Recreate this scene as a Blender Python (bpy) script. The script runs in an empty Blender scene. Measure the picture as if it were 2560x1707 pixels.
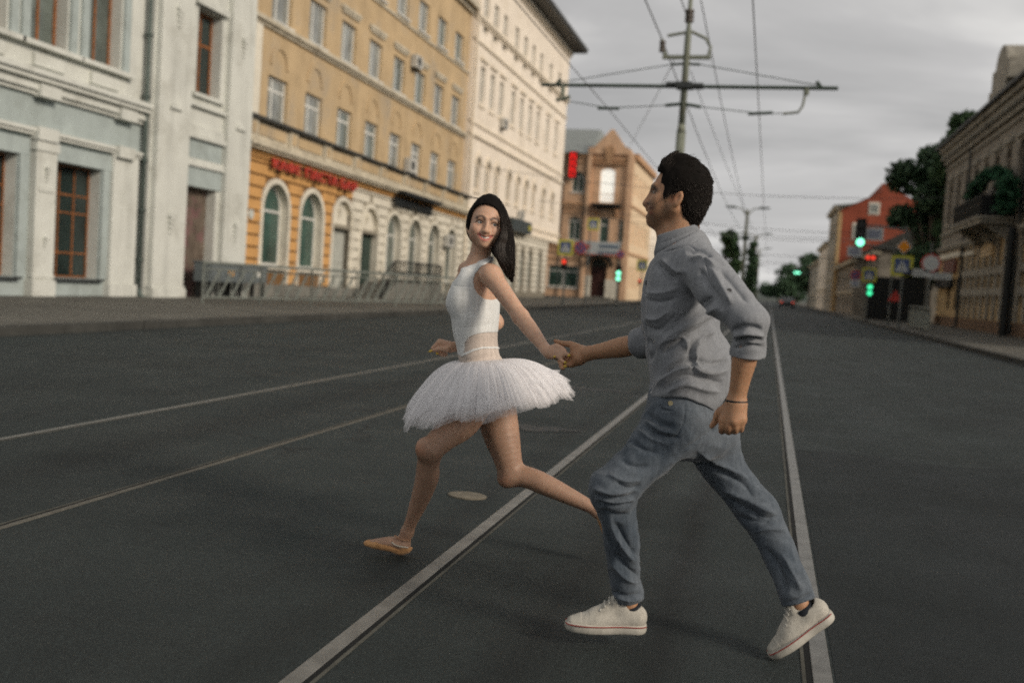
import bpy, bmesh, math, random
import numpy as np
from mathutils import Vector, Matrix
R = math.radians
scene = bpy.context.scene
COL = scene.collection
random.seed(7)

# ------------------------------------------------------------------ camera
FPX = 2489.0; CX, CY = 1280.0, 853.5; CAM_H = 1.2094
YAW, PITCH, ROLL = 0.24922834, -0.05961541, 0.06269602
_f = np.array([-math.sin(YAW)*math.cos(PITCH), math.cos(YAW)*math.cos(PITCH), math.sin(PITCH)])
_r0 = np.array([math.cos(YAW), math.sin(YAW), 0.0]); _u0 = np.cross(_r0, _f)
CR = math.cos(ROLL)*_r0 + math.sin(ROLL)*_u0
CU = -math.sin(ROLL)*_r0 + math.cos(ROLL)*_u0
CF = _f
CAM = np.array([0.0, 0.0, CAM_H])
def ray(px, py): return (px-CX)/FPX*CR - (py-CY)/FPX*CU + CF
def atY(px, py, Y):
    d = ray(px, py); return CAM + d*(Y/d[1])
def atX(px, py, X):
    d = ray(px, py); return CAM + d*(X/d[0])
def ground(px, py, z=0.0):
    d = ray(px, py); return CAM + d*((z-CAM_H)/d[2])
def project(P):
    d = np.asarray(P) - CAM; z = d@CF
    return np.stack([CX + FPX*(d@CR)/z, CY - FPX*(d@CU)/z], -1)

cam_d = bpy.data.cameras.new('camera'); cam = bpy.data.objects.new('camera', cam_d); COL.objects.link(cam)
cam.matrix_world = Matrix(((CR[0], CU[0], -CF[0], 0), (CR[1], CU[1], -CF[1], 0), (CR[2], CU[2], -CF[2], CAM_H), (0, 0, 0, 1)))
cam_d.sensor_width = 36; cam_d.lens = 35; cam_d.clip_end = 3000; cam_d.clip_start = 0.05
cam_d.dof.use_dof = True; cam_d.dof.focus_distance = 3.75; cam_d.dof.aperture_fstop = 1.9
scene.camera = cam

# ------------------------------------------------------------------ materials
MATS = {}
def mat(name, col, rough=0.8, metal=0.0, var=0.0, vscale=3.0, streak=0.0, bump=0.0, bscale=40.0, spec=0.3,
        dirt=None, dirt_amt=0.0, dscale=0.8, emit=None, estr=0.0, trans=0.0):
    if name in MATS: return MATS[name]
    m = bpy.data.materials.new(name); m.use_nodes = True; MATS[name] = m
    nt = m.node_tree; n = nt.nodes; l = nt.links; b = n['Principled BSDF']
    b.inputs['Roughness'].default_value = rough; b.inputs['Metallic'].default_value = metal
    b.inputs['Specular IOR Level'].default_value = spec
    c4 = (*col, 1)
    b.inputs['Base Color'].default_value = c4
    tc = n.new('ShaderNodeTexCoord')
    cur = None
    def noise(scale, vec=None, detail=5, rgh=0.6):
        t = n.new('ShaderNodeTexNoise'); t.inputs['Scale'].default_value = scale
        t.inputs['Detail'].default_value = detail; t.inputs['Roughness'].default_value = rgh
        l.new(vec or tc.outputs['Object'], t.inputs['Vector']); return t
    def ramp(src, lo, hi, a=0.0, bb=1.0):
        r = n.new('ShaderNodeMapRange'); r.inputs['From Min'].default_value = lo; r.inputs['From Max'].default_value = hi
        r.inputs['To Min'].default_value = a; r.inputs['To Max'].default_value = bb
        l.new(src, r.inputs['Value']); return r.outputs['Result']
    def mixc(fac, a, bcol, mode='MIX'):
        x = n.new('ShaderNodeMix'); x.data_type = 'RGBA'; x.blend_type = mode
        if isinstance(fac, float): x.inputs[0].default_value = fac
        else: l.new(fac, x.inputs[0])
        for i, v in ((6, a), (7, bcol)):
            if isinstance(v, tuple): x.inputs[i].default_value = v
            else: l.new(v, x.inputs[i])
        return x.outputs[2]
    cur = c4
    if var > 0:
        t = noise(vscale)
        dk = tuple(c*(1-var) for c in col)+(1,); lt = tuple(min(1, c*(1+var)) for c in col)+(1,)
        cur = mixc(ramp(t.outputs['Fac'], 0.3, 0.7), dk, lt)
    if streak > 0:
        mp = n.new('ShaderNodeMapping'); mp.inputs['Scale'].default_value = (2.2, 2.2, 0.22)
        l.new(tc.outputs['Object'], mp.inputs['Vector'])
        t = noise(1.0, mp.outputs['Vector'])
        cur = mixc(ramp(t.outputs['Fac'], 0.5, 0.75, 0, streak), cur, tuple(c*0.45 for c in col)+(1,))
    if dirt is not None:
        t = noise(dscale, None, 8, 0.7)
        cur = mixc(ramp(t.outputs['Fac'], 0.52, 0.66, 0, dirt_amt), cur, (*dirt, 1))
    if not isinstance(cur, tuple): l.new(cur, b.inputs['Base Color'])
    if bump > 0:
        t = noise(bscale, None, 6, 0.6); bp = n.new('ShaderNodeBump'); bp.inputs['Strength'].default_value = bump
        bp.inputs['Distance'].default_value = 0.02
        l.new(t.outputs['Fac'], bp.inputs['Height']); l.new(bp.outputs['Normal'], b.inputs['Normal'])
    if emit:
        b.inputs['Emission Color'].default_value = (*emit, 1); b.inputs['Emission Strength'].default_value = estr
    if trans > 0: b.inputs['Transmission Weight'].default_value = trans
    return m

# ------------------------------------------------------------------ mesh builder
class MB:
    def __init__(s): s.v = []; s.f = []
    def add(s, pts): i = len(s.v); s.v.extend([tuple(map(float, p)) for p in pts]); return i
    def poly(s, *pts):
        i = s.add(pts); s.f.append(tuple(range(i, i+len(pts)))); return s
    def box(s, x0, x1, y0, y1, z0, z1):
        i = s.add([(x0,y0,z0),(x1,y0,z0),(x1,y1,z0),(x0,y1,z0),(x0,y0,z1),(x1,y0,z1),(x1,y1,z1),(x0,y1,z1)])
        for q in ((0,3,2,1),(4,5,6,7),(0,1,5,4),(1,2,6,5),(2,3,7,6),(3,0,4,7)): s.f.append(tuple(i+k for k in q))
        return s
    def obox(s, c, ax, ay, az):   # oriented box: centre and half-axis vectors
        c, ax, ay, az = map(np.asarray, (c, ax, ay, az))
        p = [c+sx*ax+sy*ay+sz*az for sz in (-1,1) for sx, sy in ((-1,-1),(1,-1),(1,1),(-1,1))]
        i = s.add(p)
        for q in ((0,3,2,1),(4,5,6,7),(0,1,5,4),(1,2,6,5),(2,3,7,6),(3,0,4,7)): s.f.append(tuple(i+k for k in q))
        return s
    def prism(s, pts2, fn, d0, d1):   # polygon in 2-D, fn(u,v,d)->xyz
        n = len(pts2); i = s.add([fn(u, v, d0) for u, v in pts2]+[fn(u, v, d1) for u, v in pts2])
        s.f.append(tuple(range(i, i+n))); s.f.append(tuple(range(i+2*n-1, i+n-1, -1)))
        for k in range(n):
            k2 = (k+1) % n; s.f.append((i+k, i+n+k, i+n+k2, i+k2))
        return s
    def tube(s, pts, r, n=8, caps=True):
        pts = [np.asarray(p, float) for p in pts]; m = len(pts)
        rs = r if isinstance(r, (list, tuple)) else [r]*m
        prev = None; rings = []
        for k in range(m):
            t = pts[min(k+1, m-1)] - pts[max(k-1, 0)]; t = t/(np.linalg.norm(t)+1e-12)
            if prev is None:
                a = np.array([0,0,1.0]) if abs(t[2]) < 0.9 else np.array([1.0,0,0])
            else: a = prev
            u = a - (a@t)*t; u /= np.linalg.norm(u)+1e-12; prev = u; w = np.cross(t, u)
            rings.append(s.add([pts[k]+rs[k]*(math.cos(2*math.pi*j/n)*u+math.sin(2*math.pi*j/n)*w) for j in range(n)]))
        for k in range(m-1):
            a, b = rings[k], rings[k+1]
            for j in range(n):
                j2 = (j+1) % n; s.f.append((a+j, a+j2, b+j2, b+j))
        if caps:
            s.f.append(tuple(rings[0]+j for j in range(n-1, -1, -1))); s.f.append(tuple(rings[-1]+j for j in range(n)))
        return s
    def build(s, name, m, parent=None, smooth=False, bevel=0.0):
        me = bpy.data.meshes.new(name); me.from_pydata(s.v, [], s.f); me.update()
        o = bpy.data.objects.new(name, me); COL.objects.link(o)
        for q in (m if isinstance(m, (list, tuple)) else [m]): me.materials.append(q)
        if parent is not None: o.parent = parent
        if smooth: me.polygons.foreach_set('use_smooth', [True]*len(me.polygons))
        if bevel > 0:
            bv = o.modifiers.new('bevel', 'BEVEL'); bv.width = bevel; bv.segments = 2; bv.limit_method = 'ANGLE'
        return o

def empty(name, loc=(0,0,0), rz=0.0, rx=0.0, ry=0.0):
    o = bpy.data.objects.new(name, None); COL.objects.link(o); o.location = loc
    o.rotation_mode = 'XYZ'; o.rotation_euler = (rx, ry, rz); o.empty_display_size = 0.2
    return o
def tag(o, label=None, cat=None, group=None, kind=None):
    if label: o['label'] = label
    if cat: o['category'] = cat
    if group: o['group'] = group
    if kind: o['kind'] = kind
    return o
def copy_tree(o, parent=None):
    c = o.copy(); COL.objects.link(c)
    if parent is not None: c.parent = parent
    for ch in list(o.children): copy_tree(ch, c)
    return c
# ------------------------------------------------------------------ ground
def asphalt(name, base, warm, lanes=()):
    m = bpy.data.materials.new(name); m.use_nodes = True
    n = m.node_tree.nodes; l = m.node_tree.links; b = n['Principled BSDF']
    tc = n.new('ShaderNodeTexCoord')
    def noise(sc, det=6, rg=0.6, scale=None):
        t = n.new('ShaderNodeTexNoise'); t.inputs['Scale'].default_value = sc; t.inputs['Detail'].default_value = det
        t.inputs['Roughness'].default_value = rg
        if scale:
            mp = n.new('ShaderNodeMapping'); mp.inputs['Scale'].default_value = scale
            l.new(tc.outputs['Object'], mp.inputs['Vector']); l.new(mp.outputs['Vector'], t.inputs['Vector'])
        else: l.new(tc.outputs['Object'], t.inputs['Vector'])
        return t.outputs['Fac']
    def rng(x, a, b_, c, d):
        r = n.new('ShaderNodeMapRange')
        for k, v in (('From Min', a), ('From Max', b_), ('To Min', c), ('To Max', d)): r.inputs[k].default_value = v
        l.new(x, r.inputs['Value']); return r.outputs['Result']
    def mix(f, a, c, mode='MIX'):
        x = n.new('ShaderNodeMix'); x.data_type = 'RGBA'; x.blend_type = mode
        if isinstance(f, float): x.inputs[0].default_value = f
        else: l.new(f, x.inputs[0])
        for i, v in ((6, a), (7, c)):
            if isinstance(v, tuple): x.inputs[i].default_value = v
            else: l.new(v, x.inputs[i])
        return x.outputs[2]
    d = lambda k: (base[0]*k, base[1]*k, base[2]*k, 1)
    c = mix(rng(noise(0.55, 5), 0.35, 0.68, 0, 1), d(0.6), d(1.3))
    c = mix(rng(noise(0.9, 5, 0.6, (1.6, 0.16, 1)), 0.5, 0.72, 0, 0.7), c, (warm[0], warm[1], warm[2], 1))   # worn wheel lanes
    c = mix(rng(noise(2.4, 8, 0.7), 0.56, 0.7, 0, 0.6), c, d(0.45))                                  # oil and tar
    c = mix(rng(noise(150, 3, 0.8), 0.45, 0.72, 0, 0.8), c, d(2.6))
    c = mix(rng(noise(95, 3, 0.8), 0.5, 0.75, 0, 0.8), c, d(0.3))                                      # stone chips
    vo = n.new('ShaderNodeTexVoronoi'); vo.feature = 'DISTANCE_TO_EDGE'; vo.inputs['Scale'].default_value = 0.42
    wv = n.new('ShaderNodeTexNoise'); wv.inputs['Scale'].default_value = 1.4; wv.inputs['Detail'].default_value = 6
    l.new(tc.outputs['Object'], wv.inputs['Vector'])
    va = n.new('ShaderNodeMix'); va.data_type = 'VECTOR'; va.inputs[0].default_value = 0.42
    l.new(tc.outputs['Object'], va.inputs[4]); l.new(wv.outputs['Color'], va.inputs[5]); l.new(va.outputs[1], vo.inputs['Vector'])
    crack = rng(vo.outputs['Distance'], 0.0, 0.011, 0.75, 0.0)
    gate = rng(noise(0.35, 3), 0.5, 0.6, 0, 1)
    mm = n.new('ShaderNodeMath'); mm.operation = 'MULTIPLY'; l.new(crack, mm.inputs[0]); l.new(gate, mm.inputs[1])
    c = mix(mm.outputs[0], c, d(0.3))
    if lanes:       # oily drip lines worn along the track
        sx = n.new('ShaderNodeSeparateXYZ'); l.new(tc.outputs['Object'], sx.inputs[0])
        wob = rng(noise(1.0, 4, 0.6, (1, .35, 1)), .2, .8, -.10, .10)
        for x0, w0, a0 in lanes:
            f1 = n.new('ShaderNodeMath'); f1.operation = 'ADD'; l.new(sx.outputs[0], f1.inputs[0]); l.new(wob, f1.inputs[1])
            f2 = n.new('ShaderNodeMath'); f2.operation = 'SUBTRACT'; l.new(f1.outputs[0], f2.inputs[0]); f2.inputs[1].default_value = x0
            f3 = n.new('ShaderNodeMath'); f3.operation = 'ABSOLUTE'; l.new(f2.outputs[0], f3.inputs[0])
            c = mix(rng(f3.outputs[0], 0, w0, a0, 0), c, d(.32))
    l.new(c, b.inputs['Base Color'])
    l.new(rng(noise(1.3, 5), 0.3, 0.7, 0.62, 0.9), b.inputs['Roughness'])
    b.inputs['Specular IOR Level'].default_value = 0.32
    bp = n.new('ShaderNodeBump'); bp.inputs['Strength'].default_value = 0.55; bp.inputs['Distance'].default_value = 0.012
    ad = n.new('ShaderNodeMath'); ad.operation = 'MULTIPLY_ADD'; ad.inputs[1].default_value = 2.5
    l.new(noise(6, 8, 0.7), ad.inputs[0]); l.new(noise(190, 2), ad.inputs[2])
    l.new(ad.outputs[0], bp.inputs['Height']); l.new(bp.outputs['Normal'], b.inputs['Normal'])
    return m
M_ROAD = asphalt('asphalt', (0.0158, 0.0216, 0.0213), (0.024, 0.0296, 0.0277))
M_TRACK = asphalt('track_asphalt', (0.0168, 0.0228, 0.0224), (0.025, 0.0305, 0.0285), [(-.29, .16, .75), (-.68, .2, .65), (-1.45, .14, .4), (-3.9, .35, .5)])
M_PAVE = asphalt('pavement_asphalt', (0.085, 0.081, 0.069), (0.105, 0.100, 0.084))
M_KERB = mat('kerb_stone', (0.042, 0.042, 0.038), 0.9, var=0.35, vscale=1.2, bump=0.3, dirt=(0.05,0.05,0.045), dirt_amt=0.7, dscale=2)
M_EARTH = mat('earth', (0.06, 0.065, 0.05), 0.95, var=0.3)

KL, KR = -10.35, 5.9            # kerb lines left and right
Y0, Y1 = -14.0, 420.0
tag(MB().poly((-1500,-1500,-0.03),(1500,-1500,-0.03),(1500,1500,-0.03),(-1500,1500,-0.03)).build('ground', M_EARTH), kind='structure')
mb = MB()
mb.poly((KL,Y0,0),(KR,Y0,0),(KR,Y1,0),(KL,Y1,0))
mb.poly((-120,84.5,-0.004),(KL,84.5,-0.004),(KL,93.5,-0.004),(-120,93.5,-0.004))       # side streets
mb.poly((KR,76,-0.004),(120,76,-0.004),(120,84,-0.004),(KR,84,-0.004))
tag(mb.build('road', M_ROAD), kind='structure')
tag(MB().poly((-5.15,Y0,0.004),(0.72,Y0,0.004),(0.72,Y1,0.004),(-5.15,Y1,0.004)).build('track_bed', M_TRACK), kind='structure')
mb = MB()
for (x0, x1, a, b_) in ((-40, KL-0.18, Y0, 84.3), (-60, KL-0.18, 93.7, Y1), (KR+0.18, 40, Y0, 75.8), (KR+0.18, 60, 84.2, Y1)):
    mb.box(x0, x1, a, b_, -0.02, 0.13)
tag(mb.build('pavement', M_PAVE), kind='structure')
mb = MB()
for (x0, x1, a, b_) in ((KL-0.18, KL, Y0, 84.3), (KL-0.18, KL, 93.7, 260), (KR, KR+0.18, Y0, 75.8), (KR, KR+0.18, 84.2, 260)):
    y = a
    while y < b_:
        e = min(y+1.0, b_); j = random.uniform(-0.008, 0.008)
        mb.box(x0+j, x1+j, y+0.006, e-0.006, -0.02, 0.14+random.uniform(-0.006, 0.004)); y += 1.0
tag(mb.build('kerb', M_KERB), kind='structure')

# rails: steel head with flangeway groove on the inner side
M_RAIL = mat('rail_steel', (0.18, 0.178, 0.166), 0.45, 0.4, var=0.25, vscale=9, bump=0.1, bscale=60)
M_RAILB = mat('rail_lip', (0.075, 0.074, 0.062), 0.8, 0.1, var=0.35, vscale=6)
M_RAILD = mat('dull_rail_steel', (0.115, 0.108, 0.09), 0.6, 0.3, var=0.25, vscale=9)
M_GROOVE = mat('rail_groove', (0.006, 0.007, 0.007), 0.95)
railx = [(-4.681, 1), (-4.681+1.524, -1), (-1.266, 1), (-1.266+1.524, -1)]
names = ['steel tram rail nearest the left kerb', 'steel tram rail running behind the dancer from the left edge',
         'wide steel tram rail crossing the foreground between the two runners', 'steel tram rail under the trailing foot of the man']
for (x, s), nm in zip(railx, names):
    mh = M_RAILD if -4 < x < -2 else M_RAIL; hw = .031 if x > -2 else .021 if x < -4 else .017
    root = tag(empty('tram_rail', (x, 0, 0)), nm, 'rail', 'rails of the two tram tracks')
    for part, x0, x1, z, m in (('rail_head', -hw, hw, 0.0075, mh), ('rail_groove', hw, hw+.021, 0.0052, M_GROOVE), ('rail_lip', hw+.021, hw+.033, 0.0065, M_RAILB)):
        a, b_ = (x0, x1) if s > 0 else (-x1, -x0)
        q = MB(); q.box(a, b_, Y0, 300, -0.01, z); q.build(part, m, root, bevel=0.003 if part == 'rail_head' else 0)

# round lid set in the asphalt behind the woman and dark spots
M_LID = mat('worn_iron_lid', (0.15, 0.132, 0.10), 0.75, 0.1, var=0.3, vscale=8, bump=0.4, bscale=30)
g = ground(1168, 1242); mb = MB()
ring = [(0.11*math.cos(t), 0.085*math.sin(t)) for t in np.linspace(0, 2*math.pi, 28)[:-1]]
mb.prism(ring, lambda u, v, d: (u, v, d), 0.004, 0.012)
o = mb.build('valve_lid', M_LID); o.location = (g[0], g[1], 0); tag(o, 'small pale round lid set in the asphalt behind the front shin of the dancer', 'manhole lid')
M_TAR = mat('fresh_tar', (0.016, 0.018, 0.018), 0.55, var=0.3, vscale=6, bump=0.3)
random.seed(3)
for k, (px, py, rx_, ry_) in enumerate([(1340, 1072, .30, .16), (1450, 972, .55, .16)]):
    g = ground(px, py); nn = 26
    rad = [1+0.25*math.sin(3*t+k)+0.18*math.sin(7*t+2*k) for t in np.linspace(0, 2*math.pi, nn+1)[:-1]]
    pts = [(rx_*r*math.cos(t), ry_*r*math.sin(t), 0) for r, t in zip(rad, np.linspace(0, 2*math.pi, nn+1)[:-1])]
    o = MB().poly(*pts).build('tar_patch', M_TAR); o.location = (g[0], g[1], 0.0085); tag(o, kind='structure')

M_NEWASPH = asphalt('newer_asphalt', (0.0085, 0.0125, 0.0130), (0.0125, 0.0165, 0.0162))
rng0 = random.Random(4); pe = [(.30+.31*k, 8.35+.10*math.sin(k*1.3)+rng0.uniform(-.04,.04)) for k in range(20)]
tag(MB().poly((.30,Y0,.0055),(5.88,Y0,.0055),*[(x, y, .0055) for x, y in reversed(pe[:19])], (.30, pe[0][1], .0055)).build('road_patch', M_NEWASPH), kind='structure')

# distant low hills closing the horizon
M_HILL = mat('far_hills', (0.07, 0.085, 0.075), 0.95, var=0.3, vscale=0.01)
mb = MB(); nn = 120; hs = [9+6*math.sin(k*.31)+5*math.sin(k*.13+1) for k in range(nn+1)]
for k in range(nn):
    x0, x1 = -900+15*k, -900+15*(k+1)
    i = mb.add([(x0, 900, -1), (x1, 900, -1), (x1, 980, hs[k+1]), (x0, 980, hs[k]), (x0, 1100, -1), (x1, 1100, -1)])
    mb.f += [(i, i+1, i+2, i+3), (i+3, i+2, i+5, i+4)]
tag(mb.build('hills', M_HILL, smooth=True), kind='structure')

# ------------------------------------------------------------------ facade helpers (x along the wall, y inward, z up)
def arc_pts(s0, s1, zs, zt, n=14):
    c = (s0+s1)/2; r = (s1-s0)/2; h = zt-zs
    return [(c+r*math.cos(t), zs+h*math.sin(t)) for t in np.linspace(0, math.pi, n+1)]
def facade(mb, s0, s1, z0, z1, holes, y=0.0, depth=0.3):
    """wall face with openings; holes = (s0, s1, z0, z1, spring or None)"""
    xs = sorted({s0, s1, *[h[0] for h in holes], *[h[1] for h in holes]}); xs = [x for x in xs if s0 <= x <= s1]
    for a, b_ in zip(xs[:-1], xs[1:]):
        zz = sorted([(h[2], h[3]) for h in holes if h[0] <= a+1e-6 and h[1] >= b_-1e-6])
        cur = z0
        for lo, hi in zz:
            if lo > cur: mb.poly((a,y,cur),(b_,y,cur),(b_,y,lo),(a,y,lo))
            cur = max(cur, hi)
        if cur < z1: mb.poly((a,y,cur),(b_,y,cur),(b_,y,z1),(a,y,z1))
    for (a, b_, lo, hi, sp) in holes:
        yd = y+depth
        if sp is None:
            loop = [(a,lo),(b_,lo),(b_,hi),(a,hi)]
        else:
            ap = arc_pts(a, b_, sp, hi); loop = [(a,lo),(b_,lo)]+ap
            c = (a+b_)/2; h = len(ap)//2
            for k in range(h): mb.poly((b_,y,hi),(ap[k+1][0],y,ap[k+1][1]),(ap[k][0],y,ap[k][1]))
            for k in range(h, len(ap)-1): mb.poly((a,y,hi),(ap[k+1][0],y,ap[k+1][1]),(ap[k][0],y,ap[k][1]))
        n = len(loop)
        for k in range(n):
            p, q = loop[k], loop[(k+1) % n]
            mb.poly((p[0],y,p[1]),(p[0],yd,p[1]),(q[0],yd,q[1]),(q[0],y,q[1]))
def shell(mb, s0, s1, z0, z1, d, y=0.0):     # side, back and top faces behind a facade
    mb.poly((s0,y,z0),(s0,y,z1),(s0,d,z1),(s0,d,z0)); mb.poly((s1,y,z0),(s1,d,z0),(s1,d,z1),(s1,y,z1))
    mb.poly((s0,d,z0),(s0,d,z1),(s1,d,z1),(s1,d,z0)); mb.poly((s0,y,z1),(s1,y,z1),(s1,d,z1),(s0,d,z1))
def window(root, s0, s1, z0, z1, y, fm, pm, spring=None, mull=(0.5,), trans=(0.68,), w=0.07, name='window', sill=None, low=None):
    mb = MB(); e = 0.004
    a, b_, lo, hi = s0+e, s1-e, z0+e, z1-e
    top = spring if spring is not None else hi
    d0, d1 = y-0.035, y+0.035
    mb.box(a, a+w, d0, d1, lo, top); mb.box(b_-w, b_, d0, d1, lo, top)
    mb.box(a+w, b_-w, d0, d1, lo, lo+w)
    if spring is None: mb.box(a+w, b_-w, d0, d1, hi-w, hi)
    else:
        o_, i_ = arc_pts(a, b_, spring, hi), arc_pts(a+w, b_-w, spring, hi-w)
        for k in range(len(o_)-1):
            mb.prism([o_[k], o_[k+1], i_[k+1], i_[k]], lambda u, v, d: (u, d, v), d0, d1)
        mb.box(a+w, b_-w, d0, d1, spring-w/2, spring+w/2)
    for t in mull:
        c = a+(b_-a)*t; mb.box(c-w/2, c+w/2, d0+.006, d1-.006, lo+w, (top-w) if spring is None else spring-w/2)
    for t in trans:
        c = lo+(top-lo)*t; mb.box(a+w, b_-w, d0+.01, d1-.01, c-w/2, c+w/2)
    fr = mb.build(name, fm, root)
    p = MB()
    if spring is None: p.box(a+w*.6, b_-w*.6, y+0.0, y+0.02, lo+w*.6, hi-w*.6)
    else: p.prism([(a+w*.6, lo+w*.6), (b_-w*.6, lo+w*.6)]+arc_pts(a+w*.6, b_-w*.6, spring, hi-w*.6), lambda u, v, d: (u, d, v), y, y+0.02)
    p.build('pane', pm, fr)
    if sill is not None:
        MB().box(s0-0.08, s1+0.08, -0.09+sill, y-0.04, z0-0.09, z0-0.004).build('sill', fm, fr)
    return fr
def glass(name, col, rough=0.12):
    m = mat(name, col, rough, spec=0.6, var=0.5, vscale=0.9); return m
G_DARK = glass('dark_glass', (0.020, 0.030, 0.028))
G_GREEN = glass('greenish_glass', (0.045, 0.085, 0.070))
G_CURT = glass('curtained_glass', (0.20, 0.21, 0.195), 0.2)
G_GREY = glass('grey_glass', (0.115, 0.135, 0.12), 0.15)
# ------------------------------------------------------------------ left side buildings
M_NWHITE = mat('white_stucco', (0.58, 0.59, 0.545), 0.9, var=0.08, vscale=1.2, streak=0.4, bump=0.25, bscale=25, dirt=(0.40,0.40,0.355), dirt_amt=0.6, dscale=0.9)
M_NBLUE = mat('blue_grey_stucco', (0.36, 0.41, 0.40), 0.9, var=0.12, vscale=1.5, streak=0.3, bump=0.2, bscale=25, dirt=(0.2,0.22,0.2), dirt_amt=0.4)
M_BROWNF = mat('brown_window_wood', (0.22, 0.085, 0.03), 0.6, var=0.3, vscale=6)
M_BOARD = mat('boarded_door', (0.135, 0.105, 0.08), 0.85, var=0.35, vscale=2.5, streak=0.4, dirt=(0.30,0.10,0.14), dirt_amt=0.5, dscale=1.7)
M_PIPE = mat('green_pipe', (0.09, 0.115, 0.105), 0.6, 0.2, var=0.3)
M_OCHRE = mat('ochre_plaster', (0.49, 0.365, 0.215), 0.92, var=0.16, vscale=0.9, streak=0.5, bump=0.25, bscale=20, dirt=(0.345,0.29,0.215), dirt_amt=0.9, dscale=0.45)
M_ORANGE = mat('orange_stucco', (0.56, 0.31, 0.115), 0.9, var=0.15, vscale=1.5, streak=0.3, bump=0.2, bscale=25, dirt=(0.3,0.17,0.07), dirt_amt=0.4)
M_ODARK = mat('orange_joint', (0.17, 0.09, 0.035), 0.95, var=0.2)
M_PALE = mat('pale_stucco', (0.68, 0.64, 0.54), 0.92, var=0.14, vscale=1.4, streak=0.4, bump=0.3, bscale=20, dirt=(0.3,0.27,0.21), dirt_amt=0.5, dscale=1.0)
M_PDARK = mat('pale_joint', (0.26, 0.235, 0.185), 0.95, var=0.2)
M_TRIM = mat('pale_trim', (0.50, 0.45, 0.35), 0.9, var=0.2, vscale=2, streak=0.5, dirt=(0.24,0.2,0.14), dirt_amt=0.6, dscale=1.3)
M_ROOFD = mat('dark_tin', (0.055, 0.055, 0.05), 0.6, 0.3, var=0.3)
M_WFRAME = mat('white_window_frame', (0.62, 0.62, 0.58), 0.5, var=0.1)
M_CREAM = mat('cream_plaster', (0.78, 0.70, 0.595), 0.92, var=0.10, vscale=0.8, streak=0.25, bump=0.2, bscale=15, dirt=(0.5,0.42,0.31), dirt_amt=0.4, dscale=0.5)
M_CTRIM = mat('cream_trim', (0.72, 0.64, 0.52), 0.9, var=0.15, streak=0.4)
M_IRON = mat('black_iron', (0.02, 0.022, 0.022), 0.55, 0.4)
M_STONE = mat('grey_stone', (0.17, 0.165, 0.145), 0.9, var=0.3, vscale=1.5, bump=0.4, bscale=12, dirt=(0.08,0.08,0.07), dirt_amt=0.6, dscale=1.6)
M_ACW = mat('ac_casing', (0.50, 0.49, 0.45), 0.5, var=0.15)
M_DARKMET = mat('dark_metal', (0.05, 0.055, 0.055), 0.6, 0.3)

def settle(root, base):
    for ch in root.children: ch.location.x -= base
def left_root(name, yb, tilt=0.0, X=-17.5):
    return empty(name, (X, yb, 0), R(90), 0, tilt)

def rosette(mb, c, z, y, w=0.2, h=0.5):     # stucco garland drop
    for k in range(4):
        zz = z-h*k/4; rr = w*(0.55-0.08*k)
        mb.prism([(c+rr*math.cos(t), zz+rr*0.8*math.sin(t)) for t in np.linspace(0, 2*math.pi, 11)[:-1]], lambda u, v, d: (u, d, v), y-0.03-0.025*(3-k), y+.01)

# ---- near white building
yb = 14.0
b1 = left_root('white_classical_building', yb, 0.004)
tag(b1, 'near white stucco building with pilasters, blue-grey frieze and brown window frames', 'building')
holes = []
gw = [(12.2+3.1*k, 14.0+3.1*k) for k in range(1, 4)]       # ..., 18.4-20.3, 21.5-23.4
gw = [(15.35, 17.15), (18.42, 20.22), (21.50, 23.30)]
uw = [(15.0, 16.3), (16.95, 18.25), (18.55, 19.75), (20.45, 21.75), (22.55, 23.88)]
uw = [(14.25, 15.5), (16.35, 17.6), (18.4, 19.7), (20.45, 21.75), (22.55, 23.88)]
lo = MB(); facade(lo, 14, 24.95, 0, 4.05, [(a, b_, .62, 3.55, None) for a, b_ in gw], 0.10, 0.42); shell(lo, 14, 24.95, 0, 4.05, 9, .10)
lo.build('ground_floor_wall', M_NBLUE, b1)
fz = MB(); fz.box(14, 24.95, .06, .5, 4.22, 5.02); fz.build('frieze', M_NBLUE, b1)
up = MB(); facade(up, 14, 24.95, 5.6, 13, [(a, b_, 6.32, 9.3, None) for a, b_ in uw], 0.08, 0.40); shell(up, 14, 24.95, 5.6, 13, 9, .08)
up.build('upper_wall', M_NWHITE, b1)
cor = MB()
for (z0, z1, d) in ((4.05,4.13,-.06),(4.13,4.22,-.12),(5.02,5.12,-.05),(5.12,5.24,-.14),(5.24,5.34,-.10),(5.34,5.46,-.24),(5.46,5.56,-.32),(5.56,5.60,-.30)):
    cor.box(14, 24.94, d, .3, z0, z1)
for a, b_ in gw:      # broken blocks of the cornice over the pilasters
    cor.box(b_+.35, b_+1.05, -.20, .2, 3.95, 4.26); cor.box(b_+.35, b_+1.05, -.22, .2, 4.98, 5.27)
cor.build('cornice', M_NWHITE, b1)
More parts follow.
